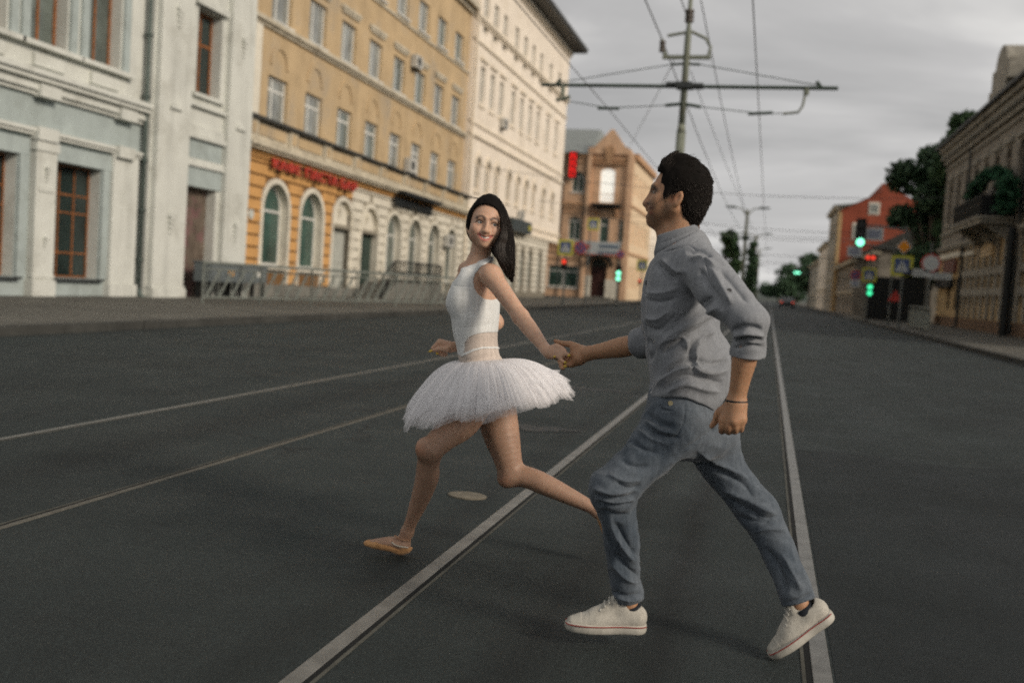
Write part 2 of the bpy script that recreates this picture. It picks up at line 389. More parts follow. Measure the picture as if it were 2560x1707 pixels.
for a, b_ in gw:      # white pilasters between the ground floor windows
    p = MB(); c0, c1 = a-.86, a-.14
    p.box(c0, c1, -.10, .3, .55, 3.7); p.box(c0-.05, c1+.05, -.15, .3, 0, .55); p.box(c0-.04, c1+.04, -.14, .3, 3.7, 3.94)
    p.box(c0+.08, c1-.08, -.13, 0, 2.72, 2.86); p.box(c0-.02, c1+.02, -.12, 0, .60, .68)
    rosette(p, (c0+c1)/2, 3.3, -.10, .16, .4); rosette(p, (c0+c1)/2, 1.6, -.10, .12, .3)
    p.build('pilaster', M_NWHITE, b1, bevel=.012)
    q = MB(); q.box(a-.1, b_+.32, .02, .12, 3.55, 3.95); q.box(b_+.02, b_+.30, .03, .12, .62, 3.55); q.build('window_surround', M_NBLUE, b1)
    q = MB(); q.box(a, b_, .115, .53, .56, .612); q.box(a-.1, b_+.12, -.03, .12, .54, .61); q.build('window_ledge', M_DARKMET, b1)
    q = MB(); q.box(b_-.004, b_+.003, .13, .5, .63, 3.54); q.build('reveal', M_NWHITE, b1)
    window(b1, a+.01, b_-.01, .63, 3.54, .47, M_BROWNF, G_DARK, mull=(.34, .67), trans=(.22, .58, .74), w=.042)
p = MB(); p.box(23.62, 24.72, -.06, .3, .5, 4.03); p.box(23.56, 24.78, -.12, .3, 0, .5); p.build('pilaster', M_NWHITE, b1, bevel=.012)
for a, b_ in uw:
    q = MB(); q.box(a-.32, a-.06, -.0, .12, 6.3, 9.4); q.box(b_+.06, b_+.32, -.0, .12, 6.3, 9.4); q.build('window_surround', M_NBLUE, b1)
    q = MB(); q.box(a-.42, b_+.42, -.12, .1, 6.16, 6.28); q.box(a+.1, b_-.1, -.02, .1, 5.72, 6.02); q.build('sill', M_NWHITE, b1)
    window(b1, a+.01, b_-.01, 6.32, 9.3, .44, M_BROWNF, G_GREY, mull=(.5,), trans=(.66,), w=.08)
# projecting bay with the boarded doorway
bay = MB(); facade(bay, 24.95, 30.25, 0, 13, [(26.72, 28.5, 0, 3.55, None), (27.1, 28.45, 6.4, 8.95, None)], -.22, .42); shell(bay, 24.95, 30.25, 0, 13, 9, -.22)
bay.build('entrance_bay', M_NWHITE, b1)
for c0, c1 in ((25.02, 26.6), (28.75, 30.2)):
    p = MB(); p.box(c0, c1, -.42, -.2, .5, 13); p.box(c0-.03, c1+.05, -.50, -.2, 0, .42); p.box(c0-.05, c1+.03, -.46, -.2, .42, .5)
    cc = (c0+c1)/2
    for z in (8.5, 2.55): rosette(p, cc, z, -.42, .3, .62)
    p.box(cc-.28, cc+.28, -.50, -.4, 5.62, 5.74); p.box(cc-.2, cc+.2, -.46, -.4, 5.74, 5.84)
    p.build('pilaster', M_NWHITE, b1, bevel=.012)
q = MB(); q.box(26.66, 28.7, -.28, -.2, 3.56, 4.14); q.box(26.66, 28.7, -.25, -.2, 4.42, 4.97); q.build('blue_panel', M_NBLUE, b1)
q = MB(); q.box(26.62, 28.74, -.36, -.2, 4.16, 4.28); q.box(26.62, 28.74, -.31, -.2, 4.28, 4.40); q.build('moulding', M_NWHITE, b1); q = MB(); q.box(26.62, 28.74, -.38, -.2, 5.0, 5.13); q.box(26.62, 28.74, -.31, -.2, 5.13, 5.4)
q.build('moulding', M_NWHITE, b1); q = MB(); q.box(26.62, 28.74, -.36, -.2, 5.95, 6.05); q.build('moulding', M_NWHITE, b1); q = MB(); q.box(26.9, 28.6, -.34, -.2, 6.26, 6.38); q.build('moulding', M_NWHITE, b1); q = MB(); q.box(26.85, 28.65, -.36, -.2, 9.0, 9.2); q.build('moulding', M_NWHITE, b1)
d = MB()
for k in range(6): d.box(26.73+.295*k, 26.73+.295*k+.287, .10+.006*(k % 2), .15, 0.02, 3.54)
d.build('boarded_door', M_BOARD, b1)
window(b1, 27.11, 28.44, 6.41, 8.94, .16, M_BROWNF, G_DARK, mull=(.5,), trans=(.62,), w=.09)
p = MB(); p.tube([(24.86,-.12,.35),(24.86,-.12,12.5)], .055, 10); p.tube([(24.86,-.12,.4),(24.86,-.16,.22),(24.86,-.34,.12)], .06, 10)
for z in (1.2, 2.6, 4.0, 5.8, 7.5): p.box(24.79, 24.93, -.2, .02, z, z+.05)
p.build('downpipe', M_PIPE, b1, smooth=True)
settle(b1, yb)

# ---- ochre apartment house with an orange and pale ground floor
yb = 30.3
b2 = left_root('ochre_apartment_house', yb, 0.012)
tag(b2, 'ochre plaster apartment house with orange and pale striped ground floor and a balustrade band', 'building')
E2 = 55.6
cols = [32.4+2.93*k for k in range(8)]
rows = [(6.42, 8.05), (10.0, 11.62), (13.6, 15.1)]
u = MB(); facade(u, 30.3, E2, 5.4, 17.2, [(c, c+1.5, z0, z1, None) for c in cols for z0, z1 in rows], .30, .24); shell(u, 30.3, E2, 5.4, 17.2, 11, .30)
u.build('upper_wall', M_OCHRE, b2)
q = MB(); q.box(30.32, 31.75, .24, .4, 6.4, 9.75); q.box(30.32, 31.0, .22, .4, 10.1, 13.2); q.build('corner_strip', M_PALE, b2)
st = MB()
for (z0, z1, d_) in ((9.62, 9.74, .20), (9.74, 9.86, .10), (9.86, 9.93, .16), (13.3, 13.42, .22), (16.7, 16.95, .1), (16.95, 17.2, -.2)): st.box(30.3, E2, d_, .4, z0, z1)
for c in cols:
    st.box(c-.2, c+1.7, .18, .34, 12.05, 12.2); st.box(c-.12, c+1.62, .22, .34, 11.92, 12.05)
st.build('string_course', M_TRIM, b2)
for c in cols:
    ar = MB(); o_, i_ = arc_pts(c+.05, c+1.45, 8.45, 9.25), arc_pts(c+.22, c+1.28, 8.45, 9.08)
    for k in range(len(o_)-1): ar.prism([o_[k], o_[k+1], i_[k+1], i_[k]], lambda u_, v, d_: (u_, d_, v), .25, .31)
    ar.build('relief_arch', M_OCHRE, b2)
for c in cols:
    for j, (z0, z1) in enumerate(rows):
        window(b2, c, c+1.5, z0, z1, .47, M_WFRAME, G_CURT if (int(c*7)+j) % 3 else G_GREY, mull=(.36,), trans=() if j else (.72,), w=.095, sill=.27)
# ground floor
arch = [31.95+2.93*k for k in range(8)]
gh = [(a, a+1.9, 1.28 if k not in (2, 3) else .55, 4.22, 3.25) for k, a in enumerate(arch)]
OX = 39.6
for nm, s0, s1, hs_, m1, m2 in (('orange_ground_floor', 30.3, OX, gh[:3], M_ORANGE, M_ODARK), ('pale_ground_floor', OX, E2, gh[3:], M_PALE, M_PDARK)):
    w_ = MB(); facade(w_, s0, s1, 0, 5.25, hs_, .05, .34); shell(w_, s0, s1, 0, 5.25, 11, .05); wall_ = w_.build(nm, m2, b2)
    r_ = MB(); z = .62
    while z < 4.95:
        zt = min(z+.40, 4.98)
        cuts = []
        for h in hs_:
            a, b_ = h[0]-.17, h[1]+.17
            if zt > h[2]-.3 and z < 4.42:
                if z > 3.25:
                    f_ = (z-3.25)/1.17; hw = (b_-a)/2*math.sqrt(max(0, 1-f_*f_)); cc = (a+b_)/2; cuts.append((cc-hw, cc+hw))
                else: cuts.append((a, b_))
        x = s0
        for a, b_ in cuts+[(s1, s1)]:
            if a-x > .05: r_.box(x, a, -.012, .06, z+.03, zt-.02)
            x = max(x, b_)
        z += .42
    r_.build('rustication', m1, wall_, bevel=.012)
base = MB(); base.box(30.3, E2, -.06, .1, 0, .6); base.build('plinth', M_STONE, b2)
for k, h in enumerate(gh):
    sm = M_PALE
    q = MB()
    oo, ii = arc_pts(h[0]-.17, h[1]+.17, 3.25, 4.42), arc_pts(h[0]-.004, h[1]+.004, 3.25, 4.225)
    for j in range(len(oo)-1): q.prism([oo[j], oo[j+1], ii[j+1], ii[j]], lambda u_, v, d_: (u_, d_, v), -.05, .06)
    q.box(h[0]-.17, h[0]-.004, -.05, .06, .62, 3.25); q.box(h[1]+.004, h[1]+.17, -.05, .06, .62, 3.25)
    if k not in (2, 3): q.box(h[0]-.2, h[1]+.2, -.12, .38, h[2]-.14, h[2]-.003)
    q.build('arched_surround', sm, b2, bevel=.01)
    q = MB(); i2 = arc_pts(h[0]+.004, h[1]-.004, 3.25, 4.216)
    for j in range(len(ii)-1): q.poly((i2[j][0], .06, i2[j][1]), (i2[j+1][0], .06, i2[j+1][1]), (i2[j+1][0], .38, i2[j+1][1]), (i2[j][0], .38, i2[j][1]))
    q.poly((h[1]-.004, .06, h[2]), (h[1]-.004, .38, h[2]), (h[1]-.004, .38, 3.25), (h[1]-.004, .06, 3.25))
    q.poly((h[0]+.004, .06, h[2]), (h[0]+.004, .38, h[2]), (h[0]+.004, .38, 3.25), (h[0]+.004, .06, 3.25))
    q.build('reveal', sm, b2)
    if k in (2, 3):     # doorways with a filled fanlight
        q = MB(); q.box(h[0]+.01, h[1]-.01, -.02, .36, 3.08, 3.24); q.build('door_lintel', M_PDARK, b2)
        q = MB(); q.prism([(h[0]+.02, 3.25), (h[1]-.02, 3.25)]+arc_pts(h[0]+.02, h[1]-.02, 3.26, 4.2), lambda u_, v, d_: (u_, d_, v), .18, .26)
        rosette(q, (h[0]+h[1])/2, 3.85, .18, .22, .4); q.build('fanlight_relief', sm, b2)
        door = MB(); door.box(h[0]+.02, h[1]-.02, .28, .34, .5, 3.06)
        for u0 in (.12, .98):
            for z0, z1 in ((.7, 1.5), (1.65, 2.85)): door.box(h[0]+u0, h[0]+u0+.78, .26, .30, z0, z1)
        door.build('door', mat('grey_door', (.40, .41, .37), .6, var=.15) if k == 2 else mat('dark_green_door', (.035, .055, .045), .5, var=.2), b2)
    else:
        window(b2, h[0]+.005, h[1]-.005, h[2]+.01, 4.21, .33, M_WFRAME, G_GREEN if k < 2 else G_GREY, spring=3.25, mull=() if k < 2 else (.5,), trans=(), w=.08)
pc = MB()       # cornice and blind balustrade over the ground floor
for (z0, z1, d_) in ((4.98, 5.08, -.10), (5.08, 5.2, -.18)): pc.box(30.26, E2, d_, .1, z0, z1)
pc.build('lower_cornice', M_ORANGE, b2)
pc = MB()
for (z0, z1, d_) in ((5.2, 5.3, -.36), (5.3, 5.42, -.46), (5.42, 5.56, -.30)): pc.box(30.22, E2, d_, .3, z0, z1)
pc.box(30.24, E2, -.16, .3, 5.56, 6.2)
for k in range(9): a = 30.3+2.93*k; pc.box(a, min(a+.62, E2), -.26, .2, 5.56, 6.2)
pc.build('balustrade_band', M_TRIM, b2)
pi = MB()
for k in range(9):
    a = 30.3+2.93*k
    if a+2.8 < E2+.4: pi.box(a+.78, min(a+2.76, E2-.1), -.20, -.1, 5.72, 6.08)
    pi.box(a+.16, min(a+.46, E2), -.29, -.2, 5.7, 6.08)
pi.build('balustrade_panel', M_OCHRE, b2)
rf = MB()
random.seed(5); x = 30.2
while x < E2: e = min(x+random.uniform(1.2, 2.6), E2); rf.box(x, e, -.36-random.uniform(0, .05), .34, 6.2, 6.29+random.uniform(0, .03)); x = e
rf.build('tin_flashing', M_ROOFD, b2)
settle(b2, yb)

def ac_unit(root_b, label, s, z, y, X=-17.5, w=.85, h=.62, dark=False):
    p = root_b.matrix_basis @ Vector((0, 0, 0))
    o = empty('ac_unit', (X-y, s, z), R(90)); tag(o, label, 'air conditioner', 'air conditioners on the left facades')
    q = MB(); q.box(0, w, -.36, -.04, 0, h); q.build('casing', M_ACW, o, bevel=.02)
    q = MB()
    for k in range(6):
        r0, r1 = .245-.04*k, .225-.04*k; n = 20
        for j in range(n):
            t0, t1 = 2*math.pi*j/n, 2*math.pi*(j+1)/n
            q.prism([(w*.42+r*math.cos(t), h*.5+r*math.sin(t)) for r, t in ((r0, t0), (r0, t1), (r1, t1), (r1, t0))], lambda u_, v, d_: (u_, d_, v), -.375, -.355)
    q.build('fan_grille', M_DARKMET, o)
    q = MB()
    for xx in (.12, w-.16): q = MB(); q.box(xx, xx+.04, -.38, 0, -.05, -.004); q.box(xx, xx+.04, -.03, 0, -.3, -.05); q.build('bracket', M_DARKMET, o)
ac_unit(b2, 'air conditioner beside a third-storey window of the ochre house', 46.35, 11.55-.2, .30)
ac_unit(b2, 'air conditioner just above the balustrade band of the ochre house', 46.2, 6.25, .30, w=.95, h=.7)
ac_unit(b2, 'air conditioner on the pale ground floor wall of the ochre house', 51.9, 2.9, -.02, w=1.0, h=.66)

# shop lettering
M_RED = mat('red_letters', (0.50, 0.055, 0.035), 0.4, spec=.5)
M_BLK = mat('black_letters', (0.022, 0.026, 0.027), 0.5)
def lettering(txt, s, z, w, h, X, m, label, cat='sign', board=None, rz=90):
    root = tag(empty('shop_sign', (X, s, z), R(rz)), label, cat, 'shop signs over the ground floor')
    for word, x0, ww in txt: word_mesh(root, word, x0, ww, h, m)
    q = MB(); q.box(-.1, w+.1, -.04, -.005, h*.12, h*.2); q.build('mounting_rail', M_DARKMET, root); q = MB(); q.box(-.1, w+.1, -.04, -.005, h*.75, h*.83); q.build('mounting_rail', M_DARKMET, root)
    return root
def word_mesh(root, txt, x0, w, h, m):
    cu = bpy.data.curves.new('lettering', 'FONT'); cu.body = txt; cu.extrude = .05; cu.bevel_depth = .004; cu.offset = .006; cu.space_character = 1.12; cu.space_word = 1.7
    t = bpy.data.objects.new('lettering', cu); COL.objects.link(t); bpy.context.view_layer.update()
    me = bpy.data.meshes.new_from_object(t.evaluated_get(bpy.context.evaluated_depsgraph_get())); bpy.data.objects.remove(t)
    co = np.array([v.co[:] for v in me.vertices]); mn, mx = co.min(0), co.max(0)
    k = np.array([w/(mx[0]-mn[0]), h/(mx[1]-mn[1])])
    for v in me.vertices: v.co = (x0+(v.co[0]-mn[0])*k[0], -v.co[2]-.10, (v.co[1]-mn[1])*k[1])
    o = bpy.data.objects.new('letters', me); COL.objects.link(o); o.parent = root; me.materials.clear(); me.materials.append(m)
rr = lettering((('КАФЕ', 0, 2.1), ('ПАСТА', 2.55, 2.85), ('БАР', 5.75, 1.6)), 32.2, 4.66, 7.2, .40, -17.39, M_RED, 'red letters over the arched windows of the orange ground floor'); rr.rotation_euler[1] = .012
rr = lettering((('МИНИ', 0, 2.5), ('БАНК', 2.9, 2.5)), 44.1, 4.42, 5.4, .46, -17.39, M_BLK, 'heavy black letters on the pale ground floor of the ochre house'); rr.rotation_euler[1] = .012
q = MB(); q.box(0, 5.5, -.62, -.02, 0, .14); o = q.build('sign_canopy', M_IRON); o.location = (-17.39, 44.0, 5.0); o.rotation_euler = (0, .012, R(90))
tag(o, 'long thin black light canopy above the black letters', 'canopy')
pts = [(.17*math.cos(t), .17*math.sin(t)) for t in np.linspace(0, 2*math.pi, 25)[:-1]]
o = MB().prism(pts, lambda u_, v, d_: (u_, d_, v), -.03, .02).build('wall_plate', mat('pale_plate', (.5, .52, .48), .5)); o.location = (-17.46, 31.1, 2.97); o.rotation_euler = (0, 0, R(90))
tag(o, 'round pale plate on the orange wall left of the first arched window', 'plate')

# porch of the pale ground floor
po = tag(empty('porch', (-17.4, 41.0, 0)), 'stone porch with black iron railings in front of the dark green door', 'porch')
q = MB(); q.box(.05, 1.5, 0, 6.6, .13, .85)
for k in range(4): q.box(.05, 1.5, -.32*(4-k), -.32*(3-k), .13, .85-.17*(4-k)+.02)
q.build('steps', M_STONE, po)
q = MB()
def rail_run(a, b_, h=.95, n=10):
    a, b_ = np.array(a, float), np.array(b_, float)
    for z in (h, h*.5, .12): q.tube([a+[0,0,z], b_+[0,0,z]], .035, 6)
    for k in range(n+1):
        p = a+(b_-a)*k/n; q.tube([p, p+[0,0,h]], .05 if k in (0, n) else .02, 6)
rail_run((1.42,.1,.85),(1.42,6.5,.85),n=26); rail_run((1.42,-1.25,.15),(1.42,.1,.85),n=6); rail_run((.1,6.5,.85),(1.42,6.5,.85),n=6)
q.build('railing', M_IRON, po)

# ---- tall cream building with dark eaves
yb = 55.7
b3 = left_root('cream_tall_building', yb, 0.0)
tag(b3, 'tall bright cream building with rows of narrow windows and a dark overhanging eave', 'building')
E3 = 82.3
cs = [57.3+2.17*k for k in range(3)]+[64.6+2.45*k for k in range(4)]+[75.2, 78.4]
hol = [(c, c+.95, 17.3-1.5, 18.05, None) for c in cs]+[(c, c+.95, 11.7, 13.85, None) for c in cs]+[(c, c+1.0, 6.6, 8.55, 8.05) for c in cs]
w_ = MB(); facade(w_, yb, E3, 4.6, 20.6, hol, 0, .26); shell(w_, yb, E3, 4.6, 20.6, 13); w_.build('upper_wall', M_CREAM, b3)
for h in hol:
    lit = h[0] > 78 and h[2] == 11.7
    window(b3, h[0], h[1], h[2], h[3], .2, M_WFRAME if h[2] != 6.6 else M_CTRIM, G_CURT if h[2] != 6.6 else G_GREY, spring=h[4], mull=(.5,), trans=() if h[4] else (.68,), w=.08)
q = MB()
for z0, z1, d_ in ((15.0,15.15,-.12),(16.2,16.35,-.10),(16.35,16.55,-.22),(10.3,10.45,-.1),(9.6,9.75,-.16),(5.2,5.4,-.12),(4.6,4.85,-.22),(20.0,20.2,-.12),(20.2,20.6,-.25)): q.box(yb, E3, d_, .1, z0, z1)
for c in cs:
    q.box(c-.25, c+1.2, -.14, .1, 14.15, 14.32); q.box(c-.15, c+1.1, -.08, .1, 11.45, 11.62); q.box(c-.15, c+1.1, -.1, .1, 6.38, 6.55)
    o_, i_ = arc_pts(c-.18, c+1.18, 8.05, 8.85), arc_pts(c-.004, c+1.004, 8.05, 8.56)
    for j in range(len(o_)-1): q.prism([o_[j], o_[j+1], i_[j+1], i_[j]], lambda u_, v, d_: (u_, d_, v), -.08, .05)
q.build('string_course', M_CTRIM, b3)
q = MB(); q.box(yb-.3, E3+.9, -1.25, 1.5, 20.6, 20.78); q.box(yb-.3, E3+.95, -1.32, -1.15, 20.78, 20.95)
i = q.add([(yb-.3,-1.3,20.9),(E3+.9,-1.3,20.9),(E3-3,6,23.2),(yb-.3,6,23.2),(E3+.9,13,20.9)]); q.f += [(i,i+1,i+2,i+3),(i+1,i+4,i+2)]
q.build('eave', M_ROOFD, b3)
gnd = [(c, c+1.2, .9, 3.6, 3.0) for c in cs[:-1]]
w_ = MB(); facade(w_, yb, 78.2, 0, 4.6, gnd, 0, .25); shell(w_, yb, 78.2, 0, 4.6, 13)
w_.poly((78.2,0,0),(81.0,2.8,0),(81.0,2.8,4.6),(78.2,0,4.6)); w_.poly((78.2,0,4.597),(E3,0,4.597),(E3,2.8,4.597),(81,2.8,4.597)); w_.poly((81,2.8,0),(81,13,0),(81,13,4.6),(81,2.8,4.6))
wl = w_.build('ground_floor_wall', M_PDARK, b3)
q = MB(); z = .5
while z < 4.4:
    x = yb
    for h in gnd+[(78.2, 78.2, 0, 0, 0)]:
        a = h[0]-.1 if z < 3.7 else 78.2
        if z < 3.7 or h[0] == 78.2:
            if a-x > .05: q.box(x, a, -.07, .02, z+.03, z+.38)
            x = h[1]+.1
    z += .42
q.build('rustication', M_PALE, wl)
for h in gnd: window(b3, h[0], h[1], h[2], h[3], .2, M_WFRAME, G_GREEN, spring=h[4], mull=(), trans=(), w=.08)
q = MB(); q.tube([(57.0-1.1,-.12,.2),(57.0-1.1,-.12,20.5)], .07, 8); q.build('downpipe', M_CTRIM, b3)
settle(b3, yb)
ac_unit(b3, 'air conditioner under an upper window of the cream building', 62.0, 11.0, 0)
ac_unit(b3, 'left one of two air conditioners below the arched windows of the cream building', 60.6, 6.0, 0)
ac_unit(b3, 'right one of two air conditioners below the arched windows of the cream building', 67.8, 5.6, 0)
sg = tag(empty('shop_sign', (-17.38, 64.6, 4.65), R(90)), 'dark sign board with a yellow spot on the cream building', 'sign', 'shop signs over the ground floor')
MB().box(0, 5.4, -.5, -.02, 0, .85).build('board', mat('dark_board', (.035,.045,.045), .5), sg)
MB().box(4.4, 5.1, -.53, -.505, .3, .6).build('yellow_mark', mat('yellow_mark', (.45,.40,.05), .5), sg)

# ---- peach corner house with gable
M_PEACH = mat('peach_plaster', (0.64, 0.42, 0.27), 0.92, var=0.16, vscale=0.8, streak=0.35, bump=0.2, bscale=10, dirt=(0.33,0.19,0.11), dirt_amt=0.5, dscale=0.6)
M_PEACHD = mat('peach_trim', (0.46, 0.28, 0.16), 0.9, var=0.2, streak=0.4)
M_SAND = mat('sand_plaster', (0.72, 0.56, 0.38), 0.92, var=0.12, vscale=0.6, streak=0.3, dirt=(0.4,0.3,0.19), dirt_amt=0.4)
M_TIN = mat('grey_tin_roof', (0.25, 0.27, 0.26), 0.5, 0.2, var=0.15, streak=0.3)
XA, XB, YC = -21.6, -13.45, 95.0
b4 = tag(empty('peach_corner_house', (XA, YC, 0)), 'peach corner house with stepped gable, white balcony door and dark arched entrance', 'building')
W4 = XB-XA
hol = [(.55, 3.6, 1.0, 3.1, None), (2.3, 3.55, 5.6, 7.9, 7.45), (5.3, 6.3, 5.1, 7.9, None), (7.2, 7.8, 5.6, 7.7, None), (2.35, 3.6, 10.2, 12.2, 11.7), (.1, .45, 10.2, 12.0, None), (5.15, 6.55, 9.35, 12.55, 12.2), (4.75, 6.35, .2, 4.0, 3.2)]
w_ = MB(); facade(w_, 0, W4, 0, 14.0, hol, 0, .3); shell(w_, 0, W4, 0, 14.0, 12)
w_.build('front_wall', M_PEACH, b4)
gx = [(3.9,13.9),(3.9,14.5),(4.3,14.5),(4.6,14.75),(5.9,16.2),(6.15,16.25),(7.3,14.7),(8.0,14.35),(8.1,13.9)]
MB().prism(gx, lambda u_, v, d_: (u_, d_, v), -.25, .35).build('gable', M_PEACH, b4)
q = MB()
for z0, z1, d_ in ((13.6,13.85,-.22),(13.0,13.1,-.1),(9.0,9.2,-.15),(8.6,8.75,-.12),(8.2,8.32,-.08),(4.9,5.1,-.15),(4.4,4.55,-.1),(3.7,3.85,-.08)): q.box(-.1, 3.95, d_, .1, z0, z1)
for z0, z1, d_ in ((13.3,13.5,-.18),(4.9,5.05,-.12)): q.box(3.95, W4+.1, d_, .1, z0, z1)
for k in range(7): q.box(.1+.55*k, .4+.55*k, -.12, .05, 8.8, 8.98)
q.build('string_course', M_PEACHD, b4)
q = MB(); rosette(q, 5.9, 14.3, -.25, .9, 1.3); q.box(4.4, 7.4, -.3, .1, 12.95, 13.1); q.build('gable_ornament', M_PEACHD, b4)
q = MB(); q.box(3.85, 4.25, -.3, .1, 0, 14.3); q.box(7.75, W4+.12, -.3, .1, 0, 14.0); q.build('pilaster', M_PEACH, b4)
q = MB(); i = q.add([(-.3,-.4,13.9),(4.0,-.4,13.9),(4.0,5,17.0),(-.3,5,17.0),(8.2,0.35,14.0),(8.2,12,14.0),(4,8,16.8)]); q.f += [(i,i+1,i+2,i+3),(i+1,i+4,i+6,i+2),(i+4,i+5,i+6)]; q.build('roof', M_TIN, b4)
q = MB(); q.box(4.5, 7.3, -1.1, 0, 8.95, 9.15); q.box(4.7, 7.1, -.8, 0, 8.75, 8.95)
q.build('balcony_slab', M_IRON, b4)
for k in range(2): MB().prism([(0, 8.75), (-.75, 8.75), (0, 7.9)], lambda u_, v, d_, k=k: (4.9+1.8*k+d_, u_, v), 0, .25).build('balcony_bracket', M_PEACHD, b4)
q = MB()
for k in range(16): q.tube([(4.55+.18*k,-1.05,9.15),(4.55+.18*k,-1.05,10.05)], .015, 5)
q.tube([(4.5,-1.05,10.05),(7.3,-1.05,10.05)], .03, 6); q.build('balcony_railing', M_PEACHD, b4)
q = MB(); q.prism([(5.16,9.36),(6.54,9.36)]+arc_pts(5.16,6.54,12.2,12.54), lambda u_, v, d_: (u_, d_, v), .1, .16); q.build('balcony_door', mat('glowing_white_door', (.82,.82,.76), .35, spec=.6, emit=(1,.98,.9), estr=.5), b4)  # emission added in place of bright sky mirrored in the door, no lamp behind
for h in hol[:6]: window(b4, h[0], h[1], h[2], h[3], .2, M_WFRAME, G_GREEN, spring=h[4], mull=(.5,) if h[1]-h[0] > 1 else (), trans=(.75,) if h[4] is None else (), w=.12, sill=0)
q = MB(); q.box(4.8, 6.3, .15, .25, .2, 3.2); q.build('entrance_door', mat('maroon_door', (.035,.012,.010), .5), b4)
q = MB(); q.prism([(4.78,3.2),(6.32,3.2)]+arc_pts(4.78,6.32,3.2,3.98), lambda u_, v, d_: (u_, d_, v), .12, .2); q.build('fanlight', G_DARK, b4)
q = MB(); oo = arc_pts(4.45, 6.95, 3.3, 4.35); ii = arc_pts(4.6, 6.8, 3.3, 4.2)
for j in range(len(oo)-1): q.prism([oo[j], oo[j+1], ii[j+1], ii[j]], lambda u_, v, d_: (u_, d_, v), -.9, -.02)
q.build('arched_canopy', M_IRON, b4)
q = MB(); q.box(4.2,4.85,-.2,.05,0,2.3); q.build('stone_base', M_PALE, b4); q = MB(); q.box(6.3,7.6,-.16,.05,0,2.0); q.build('stone_base', M_PALE, b4)
q = MB(); q.box(4.5,7.0,-1.2,0,.13,.3); q.build('entrance_step', M_STONE, b4)
q = MB(); q.tube([(1.6,-.1,.2),(1.6,-.1,13.6)], .06, 8); q.build('downpipe', M_DARKMET, b4); q = MB(); q.tube([(3.75,-.15,.2),(3.75,-.15,13.6)], .08, 8); q.build('downpipe', M_DARKMET, b4)
# street side of the corner house
sd = MB(); facade(sd, 0, 16, 0, 14.0, [(1.2+3*k, 2.4+3*k, z, z+2.1, None) for k in range(5) for z in (1.3, 5.6, 10.2)], 0, .3); shell(sd, 0, 16, 0, 14.0, 7)
o = sd.build('side_wall', M_SAND, b4); o.location = (W4+.13, .4, 0); o.rotation_euler = (0, 0, R(90))
sb = o
for k in range(5):
    for z in (1.3, 5.6, 10.2): window(sb, 1.2+3*k, 2.4+3*k, z, z+2.1, .2, M_WFRAME, G_GREY, mull=(.5,), trans=(.7,), w=.1)
q = MB()
for z0, z1, d_ in ((4.5,4.7,-.15),(9.0,9.2,-.15),(13.5,14.1,-.35)): q.box(0, 16, d_, .1, z0, z1)
q.build('side_cornice', M_PEACHD, sb)
# lit signs and boards on the corner house
led = tag(empty('led_sign', (XA+2.45, YC-.35, 11.55)), 'tall narrow red LED sign hanging on the peach corner house', 'sign')
MB().box(-.42, .42, -.12, .1, -.1, 2.5).build('housing', M_IRON, led)
q = MB()
for k in range(7):
    z = .06+.335*k
    if k % 2: q.box(-.3,.3,-.14,-.121,z+.2,z+.28); q.box(-.3,-.18,-.14,-.121,z,z+.2); q.box(.18,.3,-.14,-.121,z,z+.2)
    else: q.box(-.3,.3,-.14,-.121,z,z+.08); q.box(-.3,.3,-.14,-.121,z+.2,z+.28); q.box(-.3,-.18,-.14,-.121,z+.08,z+.2)
q.build('led_display', mat('red_led', (.3,.0,.0), .5, emit=(1,.02,.015), estr=1.0), led)
bd = tag(empty('shop_sign', (XA+3.95, YC-.35, 4.35)), 'white and blue fascia board above the entrance of the peach corner house', 'sign', 'shop signs over the ground floor')
MB().box(0, 3.6, -.2, .02, 0, 1.2).build('board', mat('pale_board', (.42,.45,.46), .5, var=.1), bd)
MB().box(1.6, 3.5, -.22, -.202, .62, .95).box(1.5, 3.5, -.22, -.202, .1, .32).build('blue_bars', mat('blue_bars', (.12,.16,.21), .5), bd)
MB().box(.2, 3.4, -.22, -.202, -.08, .02).box(.3,.75,-.22,-.202,.45,.9).build('red_bar', mat('red_bar', (.5,.11,.07), .5), bd)

# ---- further houses on the left, seen over the man's shoulder
def row_house(label, y0, y1, h, m, X=-17.5, fl=3, side=1, roofm=None, win=G_GREY, rise=2.0):
    L = y1-y0
    o = tag(empty('street_house', (X, y0 if side > 0 else y1, 0), R(90) if side > 0 else R(-90)), label, 'building', 'houses further down the street')
    n = max(2, int(L/3)); p = L/n; fh = (h-.8)/fl
    hs_ = [(p*k+p*.3, p*k+p*.7, fh*j+1.0, fh*j+fh*.78, None) for k in range(n) for j in range(fl)]
    q = MB(); facade(q, 0, L, 0, h, hs_, 0, .25); shell(q, 0, L, 0, h, 10); q.build('wall', m, o)
    for h_ in hs_: window(o, *h_[:4], .2, M_WFRAME, win, mull=(.5,), trans=(.7,), w=.1)
    q = MB(); q.box(-.1, L+.1, -.4, .1, h-.35, h+.02); q.box(0, L, -.12, .1, fh*1.0-.1, fh+.12); q.build('cornice', M_TRIM, o)
    q = MB(); i = q.add([(-.3,-.5,h+.03),(L+.3,-.5,h+.03),(L+.3,5,h+rise),(-.3,5,h+rise),(L+.3,10.3,h+.03),(-.3,10.3,h+.03)])
    q.f += [(i,i+1,i+2,i+3),(i+3,i+2,i+4,i+5),(i+1,i+4,i+2),(i,i+3,i+5)]; q.build('roof', roofm or M_TIN, o)
    return o
row_house('sandy three-storey house right behind the peach corner house', 112, 134, 12.2, M_SAND)
row_house('bright cream house farther down on the left, over the shoulder of the man', 134.5, 158, 14.5, M_CREAM)
row_house('pale low house far down the left side', 158.5, 190, 10.0, M_PALE)
